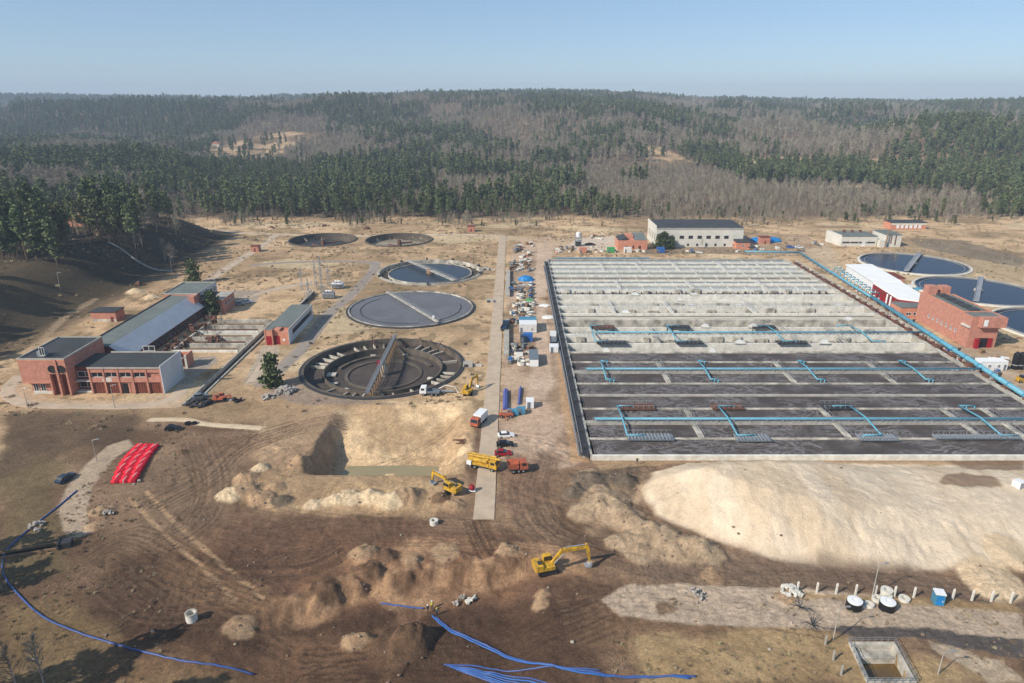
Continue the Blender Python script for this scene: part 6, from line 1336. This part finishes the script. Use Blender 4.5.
def cont(px, py, w_, d_, h_, m, label, rz=0, roofm=None, cat='container', win=False):
    x, y, z = at(px, py); t = thing('site_container', label, cat, (x, y, z), rz); MB().box(-w_ / 2, w_ / 2, 0, d_, .15, h_).build('wall', m, t)
    MB().box(-w_ / 2 - .05, w_ / 2 + .05, -.05, d_ + .05, h_, h_ + .15).build('roof', roofm or m, t); q = MB()
    for k in range(int(w_ / .6)): q.box(-w_ / 2 + .25 + k * .6, -w_ / 2 + .4 + k * .6, -.05, -.005, .3, h_ - .15)
    q.build('corrugation', m, t); MB().box(-w_ / 2 + .3, -w_ / 2 + 1.2, -.08, -.051, .2, 2.1).build('door', 'grey_paint', t); MB().box(-w_ / 2, w_ / 2, .2, .5, 0, .15).box(-w_ / 2, w_ / 2, d_ - .5, d_ - .2, 0, .15).build('skid', 'dark_steel', t)
    if win: windows(t, 0, w_ / 2, 1.0, 1.9, 1, 0, 1.0)
    return t
cont(528, 333, 6.6, 9, 3.4, 'tarp_white', 'largest site cabin with blue and white striped roof in the yard', roofm='white', cat='site cabin', win=True)
t = thing('roof_sheet', 'sky blue sheet covering the far half of the largest site cabin', 'sheet', (*P(528, 333), 3.56)); MB().prism([(-3.4, 5), (3.4, 5), (3.4, 9.2), (-3.4, 9.2)], 0, .1).build('sheet', 'blue_pipe2', t)
cont(528, 342, 3.4, 2.6, 2.8, 'blue', 'deep blue box container just below the largest site cabin'); cont(523, 343, 2.0, 3, 2.4, 'navy', 'dark navy container left of the deep blue one')
t_ = cont(534, 367, 3.0, 9.5, 2.7, 'grey_paint', 'long grey container with a white end standing in the yard'); MB().box(-1.45, 1.45, -.16, -.09, .2, 2.6).build('end_door', 'white', t_)
cont(530, 409, 2.2, 3.0, 2.2, 'white', 'small white box cabin right of the pipe stacks'); cont(513, 416, 3.2, 2.2, 1.2, 'blue_pipe2', 'low grey blue skip below the right pipe stack'); cont(521, 415, 2.4, 2.4, 1.5, 'blue_pipe2', 'low grey blue tank to the right of the skip')
cont(554, 353, 3.0, 3.4, 2.2, 'white', 'white van body at the tail of the flatbed truck')
cont(1018, 380, 1, 1, 1, 'white', 'small white crate at the right edge near the brick station') if False else None
cont(948, 366, 9, 5, 3.6, 'white', 'pale blue white tank cabin in front of the tall brick station') if False else None
x, y = P(993, 371)
t = thing('white_cabin', 'white site cabin between the thick blue pipe and the tall brick station', 'site cabin', (x, y, 0)); MB().box(-4.4, 4.4, 0, 3.4, .1, 3.2).build('wall', 'white', t); MB().box(-4.5, 4.5, -.1, 3.5, 3.2, 3.35).build('roof', 'white_roof', t); windows(t, -3, 3, 1.2, 2.2, 2, 0, 1.0); MB().box(3.2, 4.0, -.06, -.01, .2, 2.2).build('door', 'grey_paint', t)
for k, xx in enumerate((1014, 1019)):
    x, y = P(xx, 369); t = thing('dark_silo', ('left', 'right')[k] + ' one of the two dark upright silos at the right edge', 'silo', (x, y, 0)); MB().lathe([(0, 0), (1.1, 0), (1.1, 5.2), (.4, 6.0), (0, 6.0)]).build('shell', 'black_plastic', t); MB().lathe([(1.13, 1.5), (1.16, 1.5), (1.16, 1.8), (1.13, 1.8)]).build('band', 'steel', t)
x, y, z = at(1021, 382); t = thing('yellow_machine', 'yellow compact loader cut off by the right edge of the photo', 'loader', (x, y, z)); MB().profx([(-1.4, .4), (1.4, .4), (1.4, 1.2), (0, 1.5), (-1.4, 1.7)], -.8, .8).build('body', 'yellow', t); MB().box(-.6, .5, -.6, .6, 1.5, 2.3).build('cab', 'glass', t); wheels(t, [(-.9, -.9), (.9, -.9), (-.9, .9), (.9, .9)], .45)
# tarpaulin covered heaps
def tarp(px, py, rx, ry, h_, m, label, seed=1, nm='tarpaulin_heap'):
    x, y, z = at(px, py); b_ = MB().blob(0, 0, 0, rx, ry, h_, seed, 9, 18, .13); b_.v = [(a, c, max(d, -.1)) for a, c, d in b_.v]; o = b_.build(nm, m); o.location = (x, y, z); tag(o, label, 'covered heap' if 'tarp' in nm else 'heap'); return o
tarp(526, 280, 4.0, 3.2, 2.2, 'tarp', 'bright blue tarpaulin over goods in the left yard'); tarp(529, 302, 2.4, 2.2, 1.6, 'tarp_green', 'green tarpaulin over a small heap in the yard', 2); tarp(766, 241, 10, 6, 2.8, 'tarp', 'wide bright blue tarpaulin heap between the white hall and the garage', 3)
tarp(545, 306, 2.6, 1.8, .9, 'tarp_white', 'white sheeting heap on the dirt track beside the tanks, farther one', 4); tarp(549, 318, 3.0, 2.0, 1.1, 'tarp_white', 'white sheeting heap on the dirt track beside the tanks, nearer one', 5); tarp(543, 299, 2.2, 1.5, .8, 'wood', 'brown dry heap on the dirt track between two white heaps', 6)
x, y, z = at(613, 252)
for px, m, lab in ((611, 'tarp_green', 'green container box at the far edge of the tanks'), (661, 'blue', 'blue container box at the far edge, before the evergreens'), (583, 'brick_orange', 'reddish container box at the far left corner of the tanks'), (628, 'tarp_white', 'white cabin at the far edge, before the orange workshop')):
    cont(px, 253, 4.2, 3, 2.8, m, lab)
# clutter in the yard, every piece its own thing
rg = random.Random(77); words = [('timber_pallet', 'pallet', 'weathered timber pallet stack'), ('concrete_ring', 'ring', 'pale concrete ring'), ('steel_rack', 'rack', 'grey steel rack of fittings'), ('crate', 'crate', 'rusty crate'), ('pipe_rack', 'pipes', 'short bundle of grey pipes'), ('slab_pile', 'slabs', 'pile of concrete slabs')]
def clutter(kind, x, y, rz, label, grp, s=1.0):
    nm, cat, _ = words[kind]; t = thing(nm, label, cat, (x, y, hz(x, y)), rz, grp); t.scale = (s, s, s)
    if kind == 0:
        q = MB(); [q.box(-.9, .9, -.6, .6, .2 * k, .2 * k + .06) for k in range(6)]; q.build('deck_boards', 'wood', t); q = MB(); [q.box(a, a + .12, -.6, .6, .2 * k + .062, .2 * k + .198) for k in range(5) for a in (-.9, -.06, .78)]; q.build('blocks', 'wood', t)
    elif kind == 1:
        MB().ring(0, 0, .8, 1.0, 0, .9, 20).build('ring', 'pale_concrete', t); MB().ring(0, 0, .8, 1.05, .9, 1.0, 20).build('collar', 'concrete', t)
    elif kind == 2:
        MB().box(-1, 1, -.5, .5, .9, 1.0).box(-1, 1, -.5, .5, .3, .4).build('shelf', 'steel', t); q = MB(); [q.box(a, a + .1, b, b + .1, 0, 1.6) for a in (-1, .9) for b in (-.5, .4)]; q.build('post', 'dark_steel', t); MB().box(-.8, .2, -.4, .3, 1.0, 1.5).box(.3, .8, -.3, .3, .4, .85).build('fittings', 'blue' if rg.random() < .3 else 'grey_paint', t)
    elif kind == 3:
        MB().box(-.8, .8, -.6, .6, 0, 1.1).build('body', rg.choice(['rust', 'brick_orange', 'white', 'grey_paint', 'wood', 'brick_dark']), t); MB().box(-.85, .85, -.65, .65, 1.1, 1.2).build('lid', rg.choice(['dark_steel', 'white', 'wood']), t)
    elif kind == 4:
        q = MB(); [q.tube([(-1.8, -.5 + .27 * k, .15), (1.8, -.5 + .27 * k, .15)], .13, 6) for k in range(5)]; [q.tube([(-1.8, -.37 + .27 * k, .38), (1.8, -.37 + .27 * k, .38)], .13, 6) for k in range(4)]; q.build('pipes', rg.choice(['steel', 'white', 'dark_steel', 'pale_concrete']), t); MB().box(-1, -.9, -.65, .65, 0, .55).box(.9, 1, -.65, .65, 0, .55).build('strap', 'wood', t)
    else:
        q = MB(); [q.cbox(rg.uniform(-.15, .15), 0, .1 + .2 * k, 2.4, 1.2, .18, rg.uniform(-.1, .1)) for k in range(4)]; q.build('slabs', 'pale_concrete', t)
zones = [(511, 534, 244, 272, 46, 'in the far cluttered strip right of the concrete road'), (512, 532, 284, 324, 60, 'in the cluttered strip between the road and the dirt track'), (509, 532, 346, 366, 22, 'among stores left of the long grey container'), (556, 612, 247, 253, 14, 'along the far left edge of the tanks'),
         (560, 700, 251.5, 253, 16, 'on the far edge of the tanks'), (945, 1010, 352, 374, 16, 'on the pale yard by the tall brick station'), (735, 812, 246, 252, 14, 'near the thin pipe bend at the far edge'), (812, 822, 243, 246, 5, 'beside the white garage'), (590, 606, 236, 240, 6, 'behind the orange workshop')]
for (a, b, c_, d_, n_, where) in zones:
    for k in range(n_):
        px, py = rg.uniform(a, b), rg.uniform(c_, d_); x, y = P(px, py); kd = rg.randrange(6)
        clutter(kd, x, y, rg.uniform(0, 3.1), words[kd][2] + ' ' + where, words[kd][1] + ' ' + where, rg.uniform(.8, 1.5))
# long low concrete slab walls beside the road
for k, (xa, xb, ya, yb, lab) in enumerate(((-3.0, -1.0, 297, 345, 'farther long low concrete slab platform right of the road'), (-3.0, -1.1, 222, 262, 'nearer long low concrete slab platform right of the road'))):
    t = thing('slab_platform', lab, 'platform', (xa, ya, 0)); MB().box(0, xb - xa, 0, yb - ya, 0, .8).build('slab', 'concrete', t); MB().box(xb - xa + .01, xb - xa + .25, 0, yb - ya, 0, 1.3).build('upstand', 'dark_steel', t)
for i, (px, py) in enumerate(((468, 366), (490, 302), (486, 270))):
    x, y, z = at(px, py); t = thing('valve_chamber', ('valve chamber right of the drained round tank', 'valve chamber right of the grey sludge tank', 'valve chamber right of the third round tank')[i], 'chamber', (x, y, z)); MB().box(-1.6, 1.6, -1.4, 1.4, 0, 1.3).build('chamber', 'concrete', t); MB().box(-1.2, .2, -1.45, -1.41, .2, 1.1).build('hatch', 'dark_steel', t); MB().box(2, 4.6, -.6, .6, 0, .5).build('cover', 'stained', t)

# red wrapped pipe bundles in curved rows
b0 = [P(127, 482), P(131, 471), P(137, 460), P(142, 451)]; rows = 10
edgeL = smooth_path(PP([(113, 482), (119, 468), (127, 457), (136, 447.5)]), 6); edgeR = smooth_path(PP([(138, 481), (144, 469), (149, 460), (158, 448.5)]), 6)
def samp(path, t): i = t * (len(path) - 1); k = min(int(i), len(path) - 2); return mid(path[k], path[k + 1], i - k)
for r_ in range(rows):
    l, q = samp(edgeL, r_ / (rows - 1)), samp(edgeR, r_ / (rows - 1)); ang = math.atan2(q[1] - l[1], q[0] - l[0]); W_ = math.hypot(q[0] - l[0], q[1] - l[1])
    for c_ in range(3):
        p = mid(l, q, (c_ + .5) / 3)
        t = thing('red_bundle', 'red corrugated pipe bundle in the %s column of the long red stack' % ('left', 'middle', 'right')[c_], 'pipe bundle', (p[0], p[1], hz(*p)), ang, 'red pipe bundles laid out in rows')
        hl = W_ / 6 - .04; pi = MB()
        for a in range(5):
            for b_ in range(2): pi.tube([(-hl, -.80 + a * .40, .22 + b_ * .36), (hl, -.80 + a * .40, .22 + b_ * .36)], .2, 8)
        pi.build('pipes', 'red', t, True); MB().box(-.06, .06, -1.02, 1.02, 0, .82).build('strap', 'tarp_white' if (r_ + c_) % 2 else 'red_wall', t)

# ------------------------------------------------------------------ foreground pieces
for k in range(12):
    px = 797 + k * 19.4; x, y, z = at(px, 592 + k * .95); t = thing('fence_post', ('first', 'second', 'third', 'fourth', 'fifth', 'sixth', 'seventh', 'eighth', 'ninth', 'tenth', 'eleventh', 'twelfth')[k] + ' white concrete fence post from the left in the row by the track', 'fence post', (x, y, z), 0, 'white fence posts in a row')
    MB().box(-.14, .14, -.14, .14, -.2, 2.1).build('post', 'pale_concrete', t); MB().add([(-.14, -.14, 2.1), (.14, -.14, 2.1), (.14, .14, 2.1), (-.14, .14, 2.1), (.05, 0, 2.45)], [(0, 1, 4), (1, 2, 4), (2, 3, 4), (3, 0, 4)]).build('cap', 'pale_concrete', t)
for k, (px, py) in enumerate(((825, 645), (833, 660), (841, 675))):
    x, y, z = at(px, py); t = thing('fence_post', ('farthest', 'middle', 'nearest')[k] + ' of three concrete posts left of the murky sump', 'fence post', (x, y, z), 0, 'posts by the sump'); MB().box(-.13, .13, -.13, .13, -.2, 1.9).build('post', 'concrete', t); MB().tube([(0, 0, 1.7), (.8, .5, 0)], .07, 5).build('brace', 'concrete', t)
x, y, z = at(937, 603); t = thing('portable_toilet', 'blue portable toilet with white roof by the fence posts', 'toilet', (x, y, z), R(-12))
MB().box(-.8, .8, -.8, .8, .1, 2.3).build('cabin', 'blue_pipe2', t); MB().prism([(-.85, -.85), (.85, -.85), (.85, .85), (-.85, .85)], 2.3, 2.5).build('roof', 'white', t); d = MB().box(-.55, .55, -.86, -.81, .2, 2.1).build('door', 'tarp', t); MB().box(.35, .5, -.92, -.87, 1.0, 1.2).build('handle', 'white', d)
for k, (px, py) in enumerate(((853.5, 608), (886.5, 609))):
    x, y, z = at(px, py); t = thing('manhole_tank', ('left', 'right')[k] + ' black sided round tank with white lid on the concrete track', 'tank', (x, y, z)); MB().lathe([(0, 0), (1.35, 0), (1.35, 1.5), (1.2, 1.55)], n=24).build('shell', 'black_plastic', t); MB().lathe([(1.28, 1.5), (1.28, 1.7), (.45, 1.75), (.45, 1.62), (0, 1.62)], n=24).build('lid', 'white', t)
for k, (px, py, s) in enumerate(((862, 606, .8), (869, 606, .8), (877, 600, .9), (886, 597, .95), (904, 600, .9))):
    x, y, z = at(px, py); t = thing('concrete_ring', ('small white ring touching the left black tank', 'second small white ring right of the left black tank', 'white ring left of the stacked rings', 'stacked pair of white rings behind the right black tank', 'single white ring standing apart to the right')[k], 'ring', (x, y, z), 0, 'white concrete rings'); MB().ring(0, 0, .55 * s, 1.05 * s, 0, .55, 22).build('ring', 'white_wall', t)
    if k == 3: MB().ring(.3, .6, .5, 1.05, .56, 1.2, 22).build('upper_ring', 'white_wall', t)
def rubble(px, py, r, n_, label, m='rubble', s=.5):
    x, y, z = at(px, py); t = MB(); q = random.Random(int(px * 3 + py))
    for k in range(n_):
        a, d = q.uniform(0, 6.28), r * q.random() ** .7; xx, yy = math.cos(a) * d, math.sin(a) * d; h_ = max(0, (1 - d / r)) * r * .5
        e = s * q.uniform(.5, 1.3); t.cbox(xx, yy, h_ + e * .3, e * q.uniform(.6, 1.6), e, e * .8, q.uniform(0, 3), q.uniform(-.5, .5))
    o = t.build('rubble_heap', m); o.location = (x, y, z); tag(o, label, 'rubble')
rubble(791, 592, 1.8, 46, 'heap of white concrete rubble at the left end of the fence posts', 'white_wall'); rubble(285, 392, 3.0, 46, 'heap of pale concrete blocks below the single bushy evergreen', 'rubble', .9); rubble(268, 398, 1.8, 16, 'scattered pale blocks left of the block heap', 'rubble', .7); rubble(36, 527, 1.8, 34, 'small heap of grey rubble beside the dark pipe at left', 'rubble', .45)
rubble(696, 596, 2.0, 26, 'scattered stones beside the small sand mound on the concrete track', 'rubble', .4); rubble(108, 514, 1.2, 16, 'dark stones on the small tan mound near the parked car track', 'rubble', .5); rubble(473, 601, 1.2, 10, 'white stones under the earth bank, bottom centre', 'white_wall', .5); rubble(463, 599, 1.2, 8, 'grey stones left of the white ones under the earth bank', 'rubble', .4); rubble(1000, 480, .1, 1, 'single stone on the sand heap at far right') if False else None
rubble(200, 404, 3.2, 30, 'dark scrap heaped around the near end of the sunken channel', 'dark_steel', .9); rubble(215, 340, 3, 30, 'rusty scrap among bushes by the grit channels', 'rust', .9); rubble(455, 605, 1.0, 6, 'few loose stones right of the pipe workers', 'rubble', .4); rubble(138, 483, 1.0, 10, 'pale stones at the near end of the red stack', 'rubble', .4)
rubble(184, 300, 1, 1, 'x') if False else None
x, y, z = at(192, 620); t = thing('concrete_ring', 'lone upright concrete manhole ring on the churned soil at lower left', 'ring', (x, y, z)); MB().ring(0, 0, .75, .95, 0, 1.5, 26).build('ring', 'pale_concrete', t); MB().ring(0, 0, .75, 1.0, 1.5, 1.6, 26).build('collar', 'concrete', t)
x, y, z = at(434, 524); t = thing('concrete_ring', 'small white ring with dark mouth above the earth bank', 'ring', (x, y, z)); MB().ring(0, 0, .5, .9, 0, 1.0, 22).build('ring', 'white_wall', t)
x, y, z = at(450, 483) ; t = thing('cement_mixer', 'red and white small mixer beside the concrete road', 'mixer', at(472, 492)); MB().lathe([(0, .6), (.6, .8), (.7, 1.3), (.4, 1.9), (0, 1.9)]).build('drum', 'red_wall', t); MB().box(-.8, .8, -.5, .5, .3, .6).build('frame', 'white', t); wheels(t, [(-.6, -.5), (-.6, .5)], .3)
x, y, z = at(465, 442); t = thing('steel_beam_pile', 'rusty beams lying on the pit rim left of the concrete road', 'beams', (x, y, z), .1); q = MB(); [q.cbox(random.uniform(-1, 1), k * .5 - 1, .2 + .1 * (k % 2), 4.5, .25, .25, random.uniform(-.2, .2)) for k in range(5)]; q.build('beams', 'rust', t); MB().cbox(0, -.3, .5, .3, 2.6, .2).build('tie', 'wood', t)
# trench box at left
x, y, z = at(30, 552); t = thing('trench_box', 'dark timber shored trench box beside the bending blue pipe', 'trench box', (x, y, z), R(18)); MB().box(-5.5, 5, .8, 1.0, -1.0, .7).box(-5.5, 5, -1, -.8, -1.0, .55).build('side_wall', 'wood', t); MB().box(-5.3, 4.8, -.8, .8, -.3, .12).build('trench_floor', 'rubber', t); MB().box(5.0, 5.4, -1.2, 1.3, -.5, 1.4).build('end_wall', 'dark_steel', t); MB().box(5.5, 7.4, -1.0, 1.0, 0, 1.2).build('end_chamber', 'dark_steel', t)
x, y, z = at(172, 429); t = thing('wire_coils', 'dark coils beside the small black car', 'coils', (x + 3, y + 3, z)); MB().ring(0, 0, .5, .9, 0, .5, 18).build('coil', 'rubber', t); MB().ring(1.6, .3, .4, .8, 0, .4, 18).build('coil', 'rubber', t)
# lamp posts
def lamp(px, py, h_, label, rz=0, lean=0, m='concrete'):
    x, y, z = at(px, py); t = thing('lamp_post', label, 'lamp post', (x, y, z), rz, 'lamp posts and poles'); MB().tube([(0, 0, -.3), (lean * .5, 0, h_ * .5), (lean, 0, h_)], [.11, .09, .06], 8).build('pole', m, t); MB().tube([(lean, 0, h_), (lean + 1.2, 0, h_ + .35)], .05, 5).build('arm', 'steel', t); MB().cbox(lean + 1.4, 0, h_ + .36, .7, .25, .16).build('lamp_head', 'steel', t)
for a in ((185, 384, 8.5, 'lamp post at the corner of the pale blank end wall'), (115, 408, 7, 'lamp post on the loop road below the garage wing'), (28, 408, 6, 'lamp post at the left bend of the loop road'), (833, 640, 6.5, 'lamp post beside the sump, by the track'), (938, 674, 4.2, 'short lamp post right of the sump'), (872, 597, 7, 'lamp post among the white rings'),
          (97, 462, 6, 'lamp post on the pale track near the red stack'), (56, 270, 8, 'white pole at the foot of the leftmost pines'), (172, 271, 7, 'lamp post at the lower end of the path down the bank'), (203, 349, 6, 'post right of the small roofless shelter'), (498, 236, 7, 'lamp post where the road meets the back path'), (453, 235, 7, 'lamp post on the back path above the round tanks'), (815, 262, 8, 'lamp post beside the dirt track at the far corner of the tanks'), (545, 250, 7, 'lamp post at the far left corner of the tanks')):
    lamp(*a)
for k, (px, py) in enumerate(((800, 608), (812, 626))):   # dark spiky tangles of thin tubes
    x, y, z = at(px, py); t = MB(); q = random.Random(k)
    for j in range(16): a = q.uniform(0, 6.28); t.tube([(0, 0, .2), (math.cos(a) * 1.2, math.sin(a) * 1.0, q.uniform(.5, 1.2)), (math.cos(a) * 2.6, math.sin(a) * 2.0, q.uniform(0, 1.5))], [.07, .05, .02], 4)
    o = t.build('spiky_tangle', 'dark_steel'); o.location = (x, y, z); tag(o, ('dark spiky tangle lying on the track below the first fence posts', 'dark spiky tangle lying on the lower edge of the track')[k], 'branch')
for k in range(26):
    px, py = rg.uniform(880, 1030), rg.uniform(236, 290); x, y, z = at(px, py)
    if py < 262 + (px - 880) * .1: tree_at('bare_bush', x, y, rg.uniform(.14, .3), rg.choice(bareN), 'low bare shrub dotted over the dry strips at far right', 'bush', 'shrubs on the far right strips', rg.uniform(0, 6))
for k in range(8):
    px, py = rg.uniform(226, 320), rg.uniform(240, 330); x, y, z = at(px, py); tree_at('bare_bush', x, y, rg.uniform(.12, .2), rg.choice(bareN), 'low bare shrub on dry grass between the annex and the bank', 'bush', 'shrubs on the left grass', rg.uniform(0, 6))
# switchyard
for k, (px, py, h_) in enumerate(((302, 290, 11), (316, 287, 13), (322, 292, 11), (309, 300, 10), (329, 286, 10), (321, 280, 12))):
    x, y, z = at(px, py); t = thing('power_mast', ('leftmost lattice mast of the switchyard', 'tallest lattice mast of the switchyard', 'middle lattice mast of the switchyard', 'nearest lattice mast of the switchyard by the annex', 'rightmost lattice mast of the switchyard', 'farthest lattice mast of the switchyard')[k], 'mast', (x, y, z)); q = MB()
    for a, b in ((-.5, -.5), (.5, -.5), (.5, .5), (-.5, .5)): q.tube([(a, b, 0), (a * .3, b * .3, h_)], .07, 4)
    for j in range(int(h_ / 1.4)): s_ = .5 * (1 - .7 * j * 1.4 / h_); z0 = j * 1.4; q.tube([(-s_, -s_, z0), (s_, -s_, z0 + 1.3)], .045, 4); q.tube([(s_, s_, z0), (-s_, s_, z0 + 1.3)], .045, 4); q.tube([(s_, -s_, z0), (s_, s_, z0 + 1.3)], .045, 4)
    q.build('lattice', 'steel', t); MB().box(-2.2, 2.2, -.1, .1, h_ * .72, h_ * .72 + .18).build('crossarm', 'steel', t); q = MB(); [q.lathe([(0, 0), (.15, .05), (.08, .2), (.15, .35), (.08, .5), (0, .55)], xx, 0, 8) for xx in (-1.9, 0, 1.9)]; ob = q.build('insulator', 'white', t); ob.location.z = h_ * .72 + .18
for k, (px, py) in enumerate(((338, 288), (329, 298))):
    x, y, z = at(px, py); t = thing('transformer', ('white rounded transformer at the right of the switchyard', 'silver transformer in the middle of the switchyard')[k], 'transformer', (x, y, z)); MB().box(-2.6, 2.6, -1.5, 1.5, .3, 2.6).build('tank', 'white' if k == 0 else 'steel', t); q = MB(); [q.box(-2.4 + j * .6, -2.1 + j * .6, -2.1, -1.51, .5, 2.3) for j in range(9)]; q.build('radiator_fins', 'steel', t); MB().tube([(-1.6, 0, 3.2), (1.6, 0, 3.2)], .5, 10).build('oil_conservator', 'white', t); q = MB(); [q.lathe([(0, 2.6), (.2, 2.65), (.1, 3.2), (.2, 3.7), (0, 3.9)], xx, -.9, 8) for xx in (-1.4, 0, 1.4)]; q.build('bushing', 'brick_dark', t)
for k in range(9):
    px, py = rg.uniform(302, 326), rg.uniform(284, 302); x, y, z = at(px, py); t = thing('switch_stand', 'thin steel switch stand inside the fenced switchyard', 'switchgear', (x, y, z), rg.uniform(0, 3), 'switch stands in the switchyard'); MB().box(-.6, -.5, -.05, .05, 0, 4).box(.5, .6, -.05, .05, 0, 4).box(-.8, .8, -.08, .08, 3.2, 3.35).build('stand', 'steel', t); MB().lathe([(0, 4), (.12, 4.05), (.12, 4.7), (0, 4.75)], -.55, 0, 6).lathe([(0, 4), (.12, 4.05), (.12, 4.7), (0, 4.75)], .55, 0, 6).build('insulator', 'white', t)
# red and brown scraps near the back
for k, (px, py, lab) in enumerate(((272, 228, 'rusty dark scrap beside the far left path'), (326, 226, 'dark scrap pile beyond the left small round tank'), (367, 229, 'dark manhole and spoil between the two small round tanks'), (135, 262, 'dark plant scrap at the foot of the bank'))): rubble(px, py, 2.2, 14, lab, 'rust', .9)
# steel silo frame left of the workshop
x, y, z = at(578, 246); t = thing('concrete_mixer_tower', 'small steel framed mixing tower at the far left corner of the tanks', 'tower', (x, y, z)); q = MB(); [q.box(a, a + .25, b, b + .25, 0, 7.5) for a in (-2, 1.75) for b in (-1.6, 1.35)]; [q.box(-2, 2, -1.6, 1.6, zz, zz + .15) for zz in (3.0, 5.4)]; q.build('frame', 'steel', t); MB().lathe([(0, 3.6), (.5, 3.6), (1.4, 5.6), (1.4, 8.2), (0, 8.8)]).build('hopper', 'white', t); MB().box(-1.5, 1.5, -1.2, 1.2, .2, 2.6).build('mixer_box', 'dark_steel', t)
x, y, z = at(585, 246); tarp(590, 245, 3.4, 2.4, 1.4, 'rubber', 'black heap right of the mixing tower', 9)
x, y, z = at(889, 292 - 8); tarp(918, 290, 1.8, 1.5, 1.4, 'blue_pipe2', 'small round teal covered tank between two round water tanks', 5)
x, y, z = at(1018, 487); t = thing('white_crate', 'white slatted crate on the sand at the right edge', 'crate', (x, y, z), .4); MB().box(-1, 1, -.9, .9, 0, 1.6).build('body', 'white', t); q = MB(); [q.box(-1.03, 1.03, -.95, -.91, .2 + k * .35, .35 + k * .35) for k in range(4)]; q.build('slats', 'steel', t)
# slope path rail, dark heaps beside channel
da, db = P(108, 239, 15.3), P(172, 271, .4); dp = [mid(da, db, k / 16) for k in range(17)]; t = MB().tube([(a - db[0], b - db[1], max(hz(a, b), 0) + .3) for a, b in dp], .5, 6).build('slope_drain', 'concrete'); t.location = (db[0], db[1], 0); tag(t, 'pale concrete drain running straight down the shaded bank', 'drain')
# fence strip left of tanks 2-4
x, y = P(262, 335); t = thing('low_wall', 'dark low wall running back from the annex to the switchyard', 'wall', (-91.0, 266, 0)); MB().box(0, .6, 0, 36, 0, 1.6).build('wall', 'dark_steel', t); MB().box(-.1, .7, 0, 36, 1.6, 1.72).build('coping', 'concrete', t)
for o in list(bpy.data.objects):
    if 'group' in o.keys() and o['group'] == '': del o['group']
